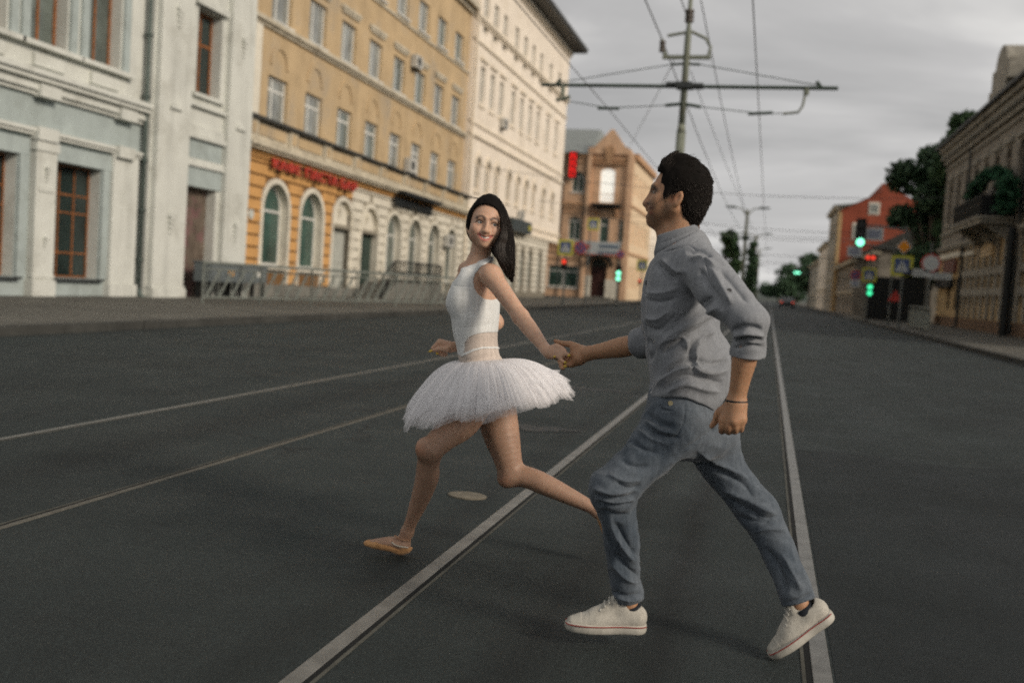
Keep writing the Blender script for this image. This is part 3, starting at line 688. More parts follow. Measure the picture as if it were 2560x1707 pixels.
row_house('last sandy house at the far left end of the street', 190.5, 235, 9.0, M_SAND)
# ------------------------------------------------------------------ right side
M_OLD = mat('weathered_plaster', (0.245, 0.222, 0.185), 0.95, var=0.22, vscale=1.0, streak=0.6, bump=0.4, bscale=12, dirt=(0.10,0.09,0.075), dirt_amt=0.8, dscale=0.7)
M_OLDT = mat('weathered_trim', (0.31, 0.29, 0.245), 0.95, var=0.25, streak=0.6, dirt=(0.12,0.11,0.09), dirt_amt=0.7, dscale=1.2)
M_TAN = mat('tan_plaster', (0.47, 0.335, 0.175), 0.92, var=0.2, streak=0.4, dirt=(0.2,0.14,0.08), dirt_amt=0.5, dscale=0.8)
M_BRICKB = mat('brown_plinth', (0.15, 0.095, 0.06), 0.92, var=0.25, dirt=(0.07,0.05,0.04), dirt_amt=0.6)
def right_root(name, y1, X=11.2): return empty(name, (X, y1, 0), R(-90))
# local x runs toward the camera: x = y1 - Y
YF = 74.2
c1 = right_root('weathered_corner_building', YF)
tag(c1, 'dark weathered building with balcony, tan ground floor and heavy eave at the right edge', 'building')
L1 = 40.0
up = [(1.6+2.75*k, 2.9+2.75*k, 6.9, 9.6, 9.0) for k in range(13)]
lowh = [(9.0+1.62*k, 10.05+1.62*k, 1.55, 3.75, None) for k in range(14)]+[(1.0, 2.4, .15, 2.6, None), (3.6, 5.0, 1.2, 3.2, None), (6.2, 7.6, 1.2, 3.2, None)]
q = MB(); facade(q, 0, L1, 5.0, 12.0, up, 0, .3); shell(q, 0, L1, 5.0, 12.0, 12); q.build('upper_wall', M_OLD, c1)
q = MB(); facade(q, 0, L1, .75, 5.0, [h for h in lowh if h[2] > .75], .05, .25); shell(q, 0, L1, 0, 5.0, 12, .05); q.build('ground_floor_wall', M_TAN, c1)
q = MB(); q.box(2.45, L1, -.05, .1, 0, .75); q.box(0, .95, -.05, .1, 0, .75); q.build('plinth', M_BRICKB, c1)
q = MB()
for z0, z1, d_ in ((5.0,5.15,-.18),(5.15,5.3,-.28),(6.1,6.22,-.12),(10.6,10.75,-.12),(11.0,11.25,-.22),(11.5,11.75,-.4),(11.75,12.05,-.6)): q.box(-.1, L1, d_, .1, z0, z1)
for h in up: q.box(h[0]-.2, h[1]+.2, -.14, .1, 9.75, 9.95); q.box(h[0]-.15, h[1]+.15, -.12, .1, 6.6, 6.82)
for k in range(56): q.box(.15+.7*k, .45+.7*k, -.5, 0, 11.27, 11.5)
for z in (2.05, 3.15): q.box(8.4, L1, -.06, .1, z+.02, z+.40)
q.build('moulding', M_OLDT, c1)
q = MB()
for k in range(15): q.box(8.45+1.62*k, 8.85+1.62*k, -.09, .06, .78, 5.0)
q.build('pilaster', M_OLDT, c1, bevel=.01)
for h in up: window(c1, *h[:4], .2, mat('old_window_wood', (.17,.13,.09), .7), G_DARK, spring=h[4], mull=(.5,), trans=(.7,), w=.1)
for h in lowh: window(c1, *h[:4], .2, mat('old_window_wood', (.17,.13,.09), .7), G_DARK, mull=(.5,), trans=(.68,), w=.09)
q = MB(); i = q.add([(-.4,-.8,12.05),(L1,-.8,12.05),(L1,5,15.5),(-.4,5,15.5),(-.4,12,12.05)]); q.f += [(i,i+1,i+2,i+3),(i,i+3,i+4)]; q.box(-.4, L1, -.85, -.6, 12.05, 12.2); q.build('roof', M_ROOFD, c1)
q = MB(); q.box(14.6, 18.6, -.45, 2.0, 12.2, 13.0); q.prism([(15.2,13.0),(19.2,13.0),(19.2,14.0)]+arc_pts(15.9,18.5,14.0,15.0)+[(15.2,14.0),(15.2,13.0)][:1], lambda u_, v, d_: (u_, d_, v), -.45, 2.0); q.build('attic', M_OLDT, c1)
q = MB()
for s in (8.9, 22.9): q = MB(); q.tube([(s,-.14,.25),(s,-.14,11.4)], .075, 8); q.tube([(s,-.14,.3),(s,-.3,.12),(s,-.45,.1)], .075, 8); q.build('downpipe', M_DARKMET, c1)
q = MB(); q.tube([(23.8,-.6,0),(23.8,-.6,5.2)], .2, 10); q.build('dark_shaft', M_IRON, c1)
bal = MB(); bal.box(14.0, 21.5, -1.6, 0, 5.5, 5.72); bal.box(13.9, 21.6, -1.7, 0, 5.72, 5.84); bal.build('balcony_slab', M_OLDT, c1)
q = MB()
for k in range(3): MB().prism([(0, 5.5), (-1.35, 5.5), (0, 4.6)], lambda u_, v, d_, k=k: (14.4+3.2*k+d_, u_, v), 0, .3).build('balcony_bracket', M_OLDT, c1)
q = MB()
for k in range(50): q.tube([(14.02+.15*k,-1.6,5.84),(14.02+.15*k,-1.6,6.85)], .02, 4)
for k in range(10): q.tube([(14.02,-1.6+.16*k,5.84),(14.02,-1.6+.16*k,6.85)], .02, 4); q.tube([(21.48,-1.6+.16*k,5.84),(21.48,-1.6+.16*k,6.85)], .02, 4)
for z in (5.95, 6.4, 6.85): q.tube([(14,0,z),(14,-1.6,z),(21.5,-1.6,z),(21.5,0,z)], .035, 5)
q.box(14.1, 21.4, -1.56, -1.53, 5.86, 6.8); q.box(21.4, 21.43, -1.53, -.02, 5.86, 6.8); q.build('balcony_railing', M_IRON, c1)
q = MB(); q.box(2.6, 6.8, -.18, .04, 3.55, 4.35); q.build('maroon_board', mat('maroon_board', (.13,.05,.04), .6), c1)
q = MB(); q.box(.6, 6.0, -.25, .04, 2.62, 3.2); q.build('dark_board', M_IRON, c1)
q = MB(); q.box(.4, 8.0, -.12, .04, 4.5, 4.85); q.build('pale_board', M_PALE, c1)
q = MB(); q.box(9.2, 12.4, -.12, .04, 4.45, 4.62); q.build('pale_board', M_PALE, c1); q = MB(); q.box(14.2, 17.2, -.1, .04, 4.15, 4.85); q.build('sand_board', mat('sand_board', (.50,.37,.2), .6), c1)
q = MB(); q.box(19.6, 20.2, -.07, 0, 1.0, 1.5); q.build('meter_box', M_DARKMET, c1)

# leafy things: many small leaf faces spread through clumps
M_LEAF = mat('dark_leaf', (0.042, 0.080, 0.040), 0.7, var=0.45, vscale=1.3)
M_LEAF2 = mat('mid_leaf', (0.040, 0.080, 0.032), 0.7, var=0.45, vscale=1.3)
M_BARK = mat('bark', (0.07, 0.055, 0.04), 0.95, var=0.3, vscale=6, bump=0.5)
def leaves(name, clumps, n, size, m, parent, seed, flat=0.0):
    rng = np.random.default_rng(seed)
    cw = np.array([c[3]**2 for c in clumps]); cw = cw/cw.sum()
    idx = rng.choice(len(clumps), n, p=cw); C = np.array([c[:3] for c in clumps])[idx]; rad = np.array([c[3] for c in clumps])[idx]
    d = rng.normal(size=(n, 3)); d /= np.linalg.norm(d, axis=1)[:, None]
    P = C + d*(rad*rng.uniform(.25, 1.0, n)**.6)[:, None]*np.array([1, 1, .8])
    a = rng.normal(size=(n, 3)); a /= np.linalg.norm(a, axis=1)[:, None]
    b = np.cross(a, rng.normal(size=(n, 3))); b /= np.linalg.norm(b, axis=1)[:, None]
    s = size*rng.uniform(.6, 1.4, n)[:, None]
    V = np.stack([P-a*s, P-b*s*.45, P+a*s, P+b*s*.45], 1).reshape(-1, 3)
    F = np.arange(4*n).reshape(-1, 4)
    me = bpy.data.meshes.new(name); me.from_pydata(V.tolist(), [], F.tolist()); me.materials.append(m)
    o = bpy.data.objects.new(name, me); COL.objects.link(o); o.parent = parent; return o
def tree(label, x, y, h, w, n, seed, leaf=M_LEAF, size=.3, trunk=.25, column=False, group='street trees', lean=0.0):
    rng = random.Random(seed)
    o = tag(empty('street_tree', (x, y, 0)), label, 'tree', group)
    q = MB(); q.tube([(0,0,0),(.05,0,h*.2),(.0+lean*.3,.1,h*.5),(.1+lean*.6,.0,h*.85)], [trunk, trunk*.8, trunk*.55, trunk*.15], 9)
    cl = []
    for k in range(10 if not column else 9):
        if column: z = h*(.1+.85*k/8); r = w*.5*(1-.6*abs(k/8-.35)); cl.append((rng.uniform(-.1,.1), rng.uniform(-.1,.1), z, r)); continue
        t = rng.uniform(0, 2*math.pi); rr_ = w*.5*rng.uniform(.35, .85); z = h*rng.uniform(.42, .9)
        k_ = 1-abs(z/h-.6)*1.1
        e = (rr_*k_*math.cos(t)+lean*z/h, rr_*k_*math.sin(t), z); cl.append((*e, w*rng.uniform(.16, .27)))
        q.tube([(0,0,h*.28),(e[0]*.5,e[1]*.5,(h*.3+z)*.5),e], [trunk*.4, trunk*.25, trunk*.08], 6)
    q.build('trunk', M_BARK, o, smooth=True)
    leaves('crown', cl, n, size, leaf, o, seed)
    return o
tree('tall dark tree leaning out beside the weathered building', 11.2, 78.5, 14.6, 6.6, 6000, 1, size=.27, lean=-.6)
tree('bushy dark tree between the weathered building and the red house', 13.6, 88.0, 11.0, 5.0, 3600, 2, size=.32, lean=0)
tree('leafy tree whose top shows over the eave of the weathered building', 12.7, 77.0, 16.2, 5, 4200, 3, leaf=M_LEAF2, size=.36)
tree('low dark tree in the shadowed gap by the road signs', 10.2, 77.3, 6.0, 4.0, 2600, 4, size=.3)
random.seed(11)
for k, (x, y, h, w) in enumerate([(7.5,205,8.5,7),(8.5,232,11.5,8),(5.5,262,6.5,9),(2.5,290,5.5,11),(7.5,300,11,12)]):
    tree(['tree at the far right end of the street by the green lights', 'tallest far tree at the right end of the street', 'rounded far tree above the distant car', 'small far tree at the vanishing point of the street', 'broad far tree behind the others at the street end'][k], x, y, h, w, 1500, 20+k, size=.55, trunk=.3, group='far trees at the end of the street')
tree('pointed green tree on the left pavement, over the shoulder of the man', -5.4, 118.0, 9.3, 4.2, 2200, 40, leaf=M_LEAF2, size=.34)
tree('narrow dark columnar tree beside the second tram pole', -1.75, 92.0, 6.2, 1.25, 2600, 41, size=.2, trunk=.1, column=True)
# vine on the balcony
vine = empty('balcony_plant', (10.3, 54.5, 5.8)); tag(vine, 'green climbing plant arching over the balcony of the weathered building', 'plant')
cl = [(.1, 5.6-t*8.6, 1.3+1.1*math.sin(math.pi*min(1, .12+t*.75)), .42) for t in np.linspace(0, 1, 15)]+[(.1, -3.6+dy, z, .5) for dy in (0, .6) for z in (.4, .9, 1.4)]
leaves('foliage', cl, 2600, .16, mat('vine_leaf', (.02,.075,.035), .7, var=.4, vscale=2), vine, 77)
q = MB(); q.tube([(.1,-3.4,0),(.1,-3.2,1.0),(.1,-1.5,2.1),(.1,2.0,2.3),(.1,5.4,1.7)], .03, 6); q.build('stem', M_BARK, vine)

# red gabled house, grey houses, low houses
M_RBRICK = mat('red_brick_paint', (0.27, 0.068, 0.038), 0.9, var=0.15, vscale=.8, streak=.3, dirt=(.22,.05,.025), dirt_amt=.5, dscale=.5)
M_GREYP = mat('grey_plaster', (0.36, 0.335, 0.28), 0.92, var=0.15, streak=0.5, dirt=(.2,.18,.15), dirt_amt=.5, dscale=.6)
rh = tag(empty('red_gable_house', (7.2, 120, 0)), 'house with a windowed red-orange gable wall rising over the low roofs on the right', 'building')
q = MB(); q.prism([(0,0),(12.5,0),(12.5,11.0),(6.0,14.0),(5.4,14.9),(4.2,14.9),(4.2,13.9),(0,11.7)], lambda u_, v, d_: (u_, d_, v), 0, 18); q.build('gable_wall', M_RBRICK, rh)
q = MB(); q.box(-.22,-.004,-.1,18,0,11.6); q.box(-.2,.16,-.12,0,0,11.4); q.build('corner_strip', M_TAN, rh)
for a, b_, z0, z1 in ((3.1,4.0,11.5,12.6),(1.5,2.5,8.6,10.2)):
    q = MB(); q.box(a-.15,b_+.15,-.06,.02,z0-.15,z1+.15); q.build('window_surround', M_PALE, rh)
    window(rh, a, b_, z0, z1, -.09, M_WFRAME, G_GREY, mull=(.5,), trans=(), w=.08)
q = MB(); i = q.add([(-.3,-.3,11.65),(4.2,-.3,13.95),(4.2,18,13.95),(-.3,18,11.65)]); q.f.append((i,i+1,i+2,i+3)); q.build('roof', M_ROOFD, rh)
row_house('tall grey house standing left of the red gable', 121, 136, 12.3, M_GREYP, X=6.9, side=-1, fl=3, rise=.8, win=G_DARK)
row_house('pale narrow house beyond the tall grey house on the right', 136.5, 160, 9.0, M_CREAM, X=6.95, side=-1, rise=1)
row_house('far grey house at the right before the trees', 160.5, 195, 7.5, M_GREYP, X=7.1, side=-1, rise=1.5)
row_house('low shadowy house with a dark pitched roof under the red gable', 96, 119.5, 5.3, M_OLD, X=7.4, side=-1, fl=2, roofm=M_ROOFD, win=G_DARK, rise=3.2)
row_house('small brown house next to the shadowed gap on the right', 84.6, 95.6, 5.6, M_OLD, X=8.3, side=-1, fl=2, roofm=M_ROOFD, win=G_DARK, rise=2.4)
gate = tag(empty('dark_gate', (10.6, 75.3, 0)), 'dark closed gate in the gap beside the weathered building', 'gate')
q = MB(); q.box(-3.9, 0, 0, .12, .1, 3.2)
q.build('panel', M_IRON, gate)
q = MB(); q.box(-4.1, -3.9, -.1, .22, 0, 3.4); q.build('gate_post', M_STONE, gate); q = MB(); q.box(0, .3, -.1, .22, 0, 3.4); q.build('gate_post', M_STONE, gate)

# ------------------------------------------------------------------ tram poles and wires
M_POLE = mat('grey_green_pole', (0.20, 0.215, 0.17), 0.75, 0.1, var=0.25, vscale=3, dirt=(.14,.10,.06), dirt_amt=.5, dscale=3)
M_ARM = mat('green_arm', (0.045, 0.065, 0.048), 0.6, 0.2, var=0.3)
M_WIRE = mat('wire', (0.10, 0.102, 0.10), 0.6, 0.3)
PX, PY = -2.21, 23.0
tp = tag(empty('tram_pole', (PX, PY, 0)), 'grey-green tram pole with a long cross arm, its foot hidden behind the man', 'pole')
q = MB(); q.tube([(0,0,0),(0,0,4.8)], .105, 16); q.tube([(0,0,4.8),(0,0,5.0)], [.105,.078], 16); q.tube([(0,0,5.0),(0,0,7.0),(0,0,7.2),(0,0,9.5)], [.078,.072,.05,.045], 16)
q.tube([(0,0,4.2),(0,0,4.26)], .113, 16); q.build('mast', M_POLE, tp, smooth=True)
q = MB(); q.tube([(-3.32,0,5.85),(3.32,0,5.85)], .042, 8); q.build('cross_arm', M_ARM, tp)
q = MB(); q.tube([(-.42,0,5.88),(-.1,0,5.88)], .075, 8); q.tube([(.1,0,5.86),(.42,0,5.86)], .075, 8); q.box(-.18,.18,-.17,.17,5.8,5.93); q.build('arm_clamp', M_DARKMET, tp)
q = MB()
for s in (-1, 1):
    q.tube([(0,0,6.36),(s*.32,0,6.34)], .03, 6); q.tube([(s*.32,0,6.34),(s*2.95,0,5.90)], .011, 5); q.tube([(s*2.98,0,5.85),(s*2.86,0,5.99)], .04, 6)
q.build('stay_wire', M_ARM, tp)
q = MB(); q.box(-.54,.54,-.045,.045,6.46,6.54); q.tube([(.48,0,6.54),(.52,0,6.72),(.40,0,6.92),(.05,0,7.08)], .035, 7); q.tube([(-.48,0,6.54),(-.56,0,6.7),(-.58,0,6.9)], .04, 7); q.tube([(-.46,0,6.98),(0,0,7.06)], .035, 6); q.build('bracket', M_POLE, tp)
q = MB()
for z in (6.62, 6.71, 6.80): q.tube([(-.56,0,z),(-.56,0,z+.06)], .07, 9)
q.build('insulator', mat('brown_insulator', (.06,.045,.035), .35), tp); q = MB()
for z in (7.28, 7.38, 7.48): q.tube([(0,0,z),(0,0,z+.07)], .10, 9)
q.build('insulator', mat('brown_insulator', (.06,.045,.035), .35), tp)
q = MB(); q.tube([(2.66,0,5.85),(2.66,0,5.7)], .06, 6); q.tube([(2.64,0,5.7),(2.60,0,5.45),(2.52,0,5.32),(2.2,0,5.28)], .028, 7); q.build('registration_arm', M_POLE, tp); q = MB(); q.tube([(-2.8,0,5.85),(-2.8,0,5.6)], .05, 7); q.tube([(-2.95,0,5.5),(-2.62,0,5.58)], .045, 6)
q.build('registration_arm', M_POLE, tp)
q = MB(); q.tube([(-.4,0,5.42),(0,-.02,5.46),(.4,0,5.40)], .038, 6); q.tube([(-.4,0,5.42),(-1.7,0,5.34),(-2.8,0,5.5)], .011, 5); q.tube([(.4,0,5.40),(1.7,0,5.28),(2.3,0,5.29)], .011, 5)
q.tube([(-1.95,0,5.33),(-1.45,0,5.335)], .035, 6); q.tube([(1.45,0,5.265),(1.98,0,5.30)], .035, 6); q.build('span_wire', M_ARM, tp)
def wire(label, pts, r=.011):
    o = MB().tube(pts, r*.75, 5).build('overhead_wire', M_WIRE); tag(o, label, 'wire', 'overhead wires above the tram tracks'); return o
def sag(a, b_, d, n=10): return [tuple(np.array(a)+(np.array(b_)-np.array(a))*t-np.array([0,0,d*4*t*(1-t)])) for t in np.linspace(0, 1, n)]
wire('contact wire over the track that crosses the foreground', sag((-.52,-6,5.3),(-.52,PY,5.26),.04)+sag((-.52,PY,5.26),(-.52,83,5.3),.1)+[(-.52,200,5.4)], .013)
wire('contact wire over the track on the left', sag((-3.9,-6,5.35),(-3.9,PY,5.31),.04)+sag((-3.9,PY,5.31),(-3.9,83,5.35),.1)+[(-3.9,200,5.4)], .013)
wire('feeder wire leaving the left insulator of the pole bracket', sag((-2.80,-6,6.75),(-2.80,PY,6.92),.0)+sag((-2.80,PY,6.92),(-2.7,83,6.7),.4), .02)
wire('second feeder wire close beside the left bracket', sag((-2.35,-6,7.0),(-2.25,PY,7.36),.0), .018)
wire('feeder wire leaving the right side of the pole bracket', sag((-1.85,-6,8.2),(-1.72,PY,6.8),.0)+sag((-1.72,PY,6.8),(-1.8,83,6.6),.4), .016)
wire('stay wire slanting from the pole toward the peach corner house', sag((-2.45,PY,6.5),(-15.0,94,12.5),.3), .013)
wire('thin messenger wire right of the pole', sag((-2.1,PY,6.2),(-1.2,83,6.1),.3), .012)
for k, (y, zl, zr_) in enumerate([(58,8.0,7.6),(74,7.5,6.5),(90,7.9,7.0),(104,8.5,7.5),(128,8.2,6.8),(150,8,6.5)]):
    wire(['thin span wire strung across the street just past the ochre house', 'span wire across the street from the cream building to the shadowed gap', 'span wire across the side street opening', 'span wire across the street at the peach corner house', 'span wire across the street near the red gable house', 'farthest span wire across the street'][k],
         sag((-17.4,y,zl),(9.0 if y > 75 else 11,y+3,zr_),.7, 14), .012+.0002*y)
p2 = tag(empty('lamp_pole', (PX, 83, 0)), 'tram pole with two lamp arms farther along the track', 'lamp pole', 'lamp poles between the tracks')
q = MB(); q.tube([(0,0,0),(0,0,5),(0,0,8.2)], [.17,.15,.11], 10); q.build('mast', M_POLE, p2)
for s in (-1, 1):
    q = MB(); q.tube([(0,0,7.7),(s*.5,0,8.3),(s*1.0,0,8.35)], .05, 6); q.build('lamp_arm', M_POLE, p2)
    q = MB(); q.prism([(s*.9,8.28),(s*1.75,8.33),(s*1.75,8.43),(s*1.1,8.47),(s*.9,8.42)], lambda u_, v, d_: (u_, d_, v), -.14, .14); q.build('lamp_head', M_ARM, p2)
q = MB(); q.tube([(-1.0,0,5.9),(1.0,0,5.9)], .05, 6); q.box(-.3,.3,-.15,.15,5.75,6.1); q.build('cross_arm', M_ARM, p2)
for y, lb in ((116, 'third pole with lamp arms, fainter and beyond the second'), (150, 'farthest pole with lamp arms')):
    c = copy_tree(p2); c.location = (PX+.3, y, 0); c['label'] = lb

# ------------------------------------------------------------------ road signs, signals
M_SPOLE = mat('sign_pole', (.14,.15,.145), .6, .4, var=.2)
M_SYEL = mat('sign_yellow', (.52,.50,.055), .5); M_SBLUE = mat('sign_blue', (.07,.10,.22), .5); M_SWHITE = mat('sign_white', (.55,.57,.56), .5)
M_SRED = mat('sign_red', (.45,.05,.04), .5); M_SORG = mat('sign_orange', (.75,.27,.01), .5); M_SBACK = mat('sign_back', (.2,.21,.21), .6, .3)
def disc(r, n=24): return [(r*math.cos(t), r*math.sin(t)) for t in np.linspace(0, 2*math.pi, n+1)[:-1]]
XZ = lambda x, z, y0=0.0: (lambda u_, v, d_: (x+u_, d_+y0, z+v))
def sign_on(root, kind, x, z, s, y=-.1):
    f = XZ(x, z, y)
    if kind == 'crossing':        # blue square, white triangle, walking figure, on a yellow board
        b = MB().prism([(-s,-s),(s,-s),(s,s),(-s,s)], f, 0, .03).build('yellow_board', M_SYEL, root)
        MB().prism([(-.72*s,-.72*s),(.72*s,-.72*s),(.72*s,.72*s),(-.72*s,.72*s)], f, -.006, -.001).build('blue_field', M_SBLUE, b)
        MB().prism([(-.58*s,-.55*s),(.58*s,-.55*s),(0,.55*s)], f, -.012, -.007).build('white_triangle', M_SWHITE, b)
        q = MB(); q.prism([(.07*s*math.cos(t)*.9, .2*s+.07*s*math.sin(t)) for t in np.linspace(0, 6.28, 9)[:-1]], f, -.018, -.013)
        q.prism([(-.06*s,.12*s),(.07*s,.12*s),(.05*s,-.12*s),(.18*s,-.46*s),(.1*s,-.46*s),(0,-.16*s),(-.12*s,-.46*s),(-.2*s,-.46*s),(-.06*s,-.12*s)], f, -.018, -.013); q.build('walking_figure', M_IRON, b)
    elif kind == 'round_blue':    # no stopping: blue with a red ring and bars
        b = MB().prism(disc(s), f, 0, .03).build('red_disc', M_SRED, root); MB().prism(disc(.8*s), f, -.006, -.001).build('blue_field', M_SBLUE, b)
        q = MB()
        for a in (1, -1): q.prism([(-.6*s,-.5*s*a),(-.5*s,-.6*s*a),(.6*s,.5*s*a),(.5*s,.6*s*a)], f, -.012, -.007-.001*a)
        q.build('red_bar', M_SRED, b)
    elif kind == 'round_white':
        b = MB().prism(disc(s), f, 0, .03).build('red_disc', M_SRED, root); MB().prism(disc(.82*s), f, -.006, -.001).build('white_field', M_SWHITE, b)
    elif kind == 'diamond':
        b = MB().prism([(0,-s),(s,0),(0,s),(-s,0)], f, 0, .03).build('white_diamond', M_SWHITE, root); MB().prism([(0,-.86*s),(.86*s,0),(0,.86*s),(-.86*s,0)], f, -.006, -.001).build('orange_field', M_SORG, b)
    elif kind == 'plate':
        b = MB().prism([(-s,-.75*s),(s,-.75*s),(s,.75*s),(-s,.75*s)], f, 0, .03).build('white_plate', M_SWHITE, root); MB().prism([(-.7*s,-.5*s),(.7*s,-.5*s),(.7*s,.5*s),(-.7*s,.5*s)], f, -.006, -.001).build('grey_field', mat('sign_greyblue', (.27,.29,.36), .5), b)
    elif kind == 'long_plate':
        b = MB().prism([(-s,-.3*s),(s,-.3*s),(s,.3*s),(-s,.3*s)], f, 0, .03).build('white_plate', M_SWHITE, root)
        q = MB(); q.prism([(-.85*s,.05*s),(.85*s,.05*s),(.85*s,.13*s),(-.85*s,.13*s)], f, -.006, -.001); q.prism([(-.85*s,-.15*s),(.5*s,-.15*s),(.5*s,-.08*s),(-.85*s,-.08*s)], f, -.006, -.001); q.build('dark_lines', M_SBACK, b)
    elif kind == 'triangle':
        b = MB().prism([(-s,-.8*s),(s,-.8*s),(0,.95*s)], f, 0, .03).build('red_triangle', M_SRED, root)
L_GREEN = mat('green_lamp', (.02,.1,.06), .4, emit=(.25,1,.62), estr=2.4); L_GREEN2 = mat('green_signal', (.02,.1,.06), .4, emit=(.06,.85,.38), estr=1.6)
L_RED = mat('red_signal', (.1,.01,.01), .4, emit=(1,.06,.03), estr=1.2); L_OFF = mat('signal_off', (.03,.03,.03), .4)
def signal_on(root, x, z, lamps, r=.15, y=-.2, horizontal=False):
    n = len(lamps); st_ = r*2.5; q = MB(); h = st_*n/2
    if horizontal: q.box(x-h, x+h, y, y+.2, z-r*1.3, z+r*1.3)
    else: q.box(x-r*1.3, x+r*1.3, y, y+.2, z-h, z+h)
    b = q.build('signal_head', M_IRON, root, bevel=.02)
    for k, m in enumerate(lamps):
        o_ = (k-(n-1)/2)*st_; xx, zz = (x+o_, z) if horizontal else (x, z-o_)
        MB().prism(disc(r, 18), XZ(xx, zz, y), -.03, -.003).build('lamp', m or L_OFF, b)
        v = MB(); ps = [(r*1.1*math.cos(t), r*1.1*math.sin(t)) for t in np.linspace(-.3, math.pi+.3, 13)]
        for j in range(12): v.prism([ps[j], ps[j+1], (ps[j+1][0]*1.07, ps[j+1][1]*1.07), (ps[j][0]*1.07, ps[j][1]*1.07)], XZ(xx, zz, y), -.2, -.002)
        v.build('visor', M_IRON, b)
def post(label, x, y, h, cat='sign post', arm=None, grp='sign posts and signals along the pavements'):
    o = tag(empty('sign_post', (x, y, 0)), label, cat, grp)
    q = MB(); q.tube([(0,0,0),(0,0,h)], .06, 10); q.tube([(0,0,0),(0,0,.25)], .1, 10)
    if arm: q.tube([(0,0,arm[1]),(arm[0]*.5,0,arm[1]+.12),(arm[0],0,arm[1]+.15)], .05, 8)
    q.build('pole', M_SPOLE, o); return o
s = post('post with a yellow-framed crossing sign and round blue sign left of the peach house door', -11.0, 54, 3.7); sign_on(s, 'crossing', -.02, 3.28, .42); sign_on(s, 'round_blue', .82, 3.30, .35); MB().box(.05,.6,-.06,-.02,3.2,3.26).build('bracket', M_SPOLE, s); signal_on(s, -.02, 2.35, [L_RED, None], r=.12)
s = post('tall post with one small blue sign high up before the peach house', -11.2, 62, 5.5, arm=(.3, 5.0)); sign_on(s, 'crossing', .22, 5.12, .36)
s = post('post with a bright green signal in front of the peach house entrance', -11.0, 74, 3.6, 'traffic light'); signal_on(s, .05, 2.35, [None, L_GREEN, L_GREEN], r=.16); sign_on(s, 'round_blue', .1, 3.75, .3)
s = post('post with a yellow-framed crossing sign by the shoulder of the man', -11.0, 88, 3.9); sign_on(s, 'crossing', 0, 3.35, .48); signal_on(s, -.1, 1.9, [L_RED, None], r=.1)
s = post('post holding an orange diamond over a yellow-framed crossing sign', 6.35, 53, 5.2, arm=(-2.2, 5.0)); sign_on(s, 'diamond', -.06, 4.17, .36); sign_on(s, 'crossing', -.08, 3.22, .5)
signal_on(s, -2.15, 4.75, [None, None, L_GREEN], r=.19); sign_on(s, 'plate', -1.5, 4.72, .42)
s = post('post with a big round white sign ringed in red over white plates', 7.6, 53, 4.4); sign_on(s, 'round_white', 0, 3.42, .47); sign_on(s, 'long_plate', -.62, 2.92, .62); sign_on(s, 'long_plate', .5, 2.82, .5)
s = post('post with a white plate on an arm and a red triangle low down', 6.4, 58, 4.6, arm=(-2.1, 4.3)); sign_on(s, 'plate', -2.05, 4.05, .38); sign_on(s, 'triangle', .25, 1.75, .38)
s = post('post with a pair of red lamps above a yellow-framed crossing sign and green lamp', 6.3, 70, 4.6, 'traffic light'); signal_on(s, -.02, 4.28, [L_RED, L_RED], r=.13, horizontal=True); sign_on(s, 'crossing', .0, 3.15, .46); sign_on(s, 'round_blue', -.85, 3.08, .34); signal_on(s, .1, 2.15, [L_GREEN2, L_GREEN2], r=.16); sign_on(s, 'plate', -.85, 2.55, .3)
s = post('far arm signal with twin green lamps at the right end of the street', 6.2, 165, 6.8, 'traffic light', arm=(-2.2, 5.4)); signal_on(s, -2.2, 5.5, [L_GREEN, L_GREEN], r=.2, horizontal=True)
s = post('far arm signal with twin green lamps left of the columnar tree', -10.9, 165, 6.6, 'traffic light', arm=(5.0, 5.4)); signal_on(s, 5.2, 5.6, [L_GREEN2, L_GREEN], r=.2, horizontal=True)

# ------------------------------------------------------------------ barriers, cabinets, car
M_FEN = mat('grey_green_paint', (.17,.185,.165), .6, .2, var=.25, dirt=(.1,.09,.07), dirt_amt=.5, dscale=4)
def barrier(name='barrier_panel'):
    o = empty(name, (0,0,0)); q = MB()
    q.tube([(0,0,0),(0,0,1.12)], .03, 7); q.build('post', M_FEN, o); q = MB(); q.tube([(2.0,0,0),(2.0,0,1.12)], .03, 7); q.build('post', M_FEN, o)
    q = MB(); q.tube([(.0,0,1.08),(2.0,0,1.08)], .042, 7); q.tube([(0,0,.17),(2.0,0,.17)], .032, 7); q.tube([(0,0,.92),(2.0,0,.92)], .022, 6); q.build('rail', M_FEN, o)
    q = MB()
    for k in range(4): q.tube([(.12+.42*k,0,.18),(.55+.42*k,0,.91)], .034, 6)
    for k in range(5): q.tube([(.12+.42*k,0,.18),(.12+.42*k,0,.91)], .012, 5)
    q.build('infill_bars', M_FEN, o); return o
fa, fb = ground(505, 759, .13), ground(1230, 770.5, .13)
dv = (fb-fa); Ln = math.hypot(dv[0], dv[1]); ang = math.atan2(dv[1], dv[0]); nf = int(Ln/2.05)
proto = barrier()
words = ['nearest barrier panel, ending the fence beside the boarded doorway', 'barrier panel in front of the grey cabinets', 'barrier panel below the first arched window', 'barrier panel below the second arched window', 'barrier panel before the pale arched doorway', 'barrier panel before the steps of the porch', 'barrier panel before the porch railing', 'barrier panel just left of the dancer', 'barrier panel behind the chest of the dancer', 'barrier panel behind the hair of the dancer', 'barrier panel before the cream building', 'farthest barrier panel on the left pavement']
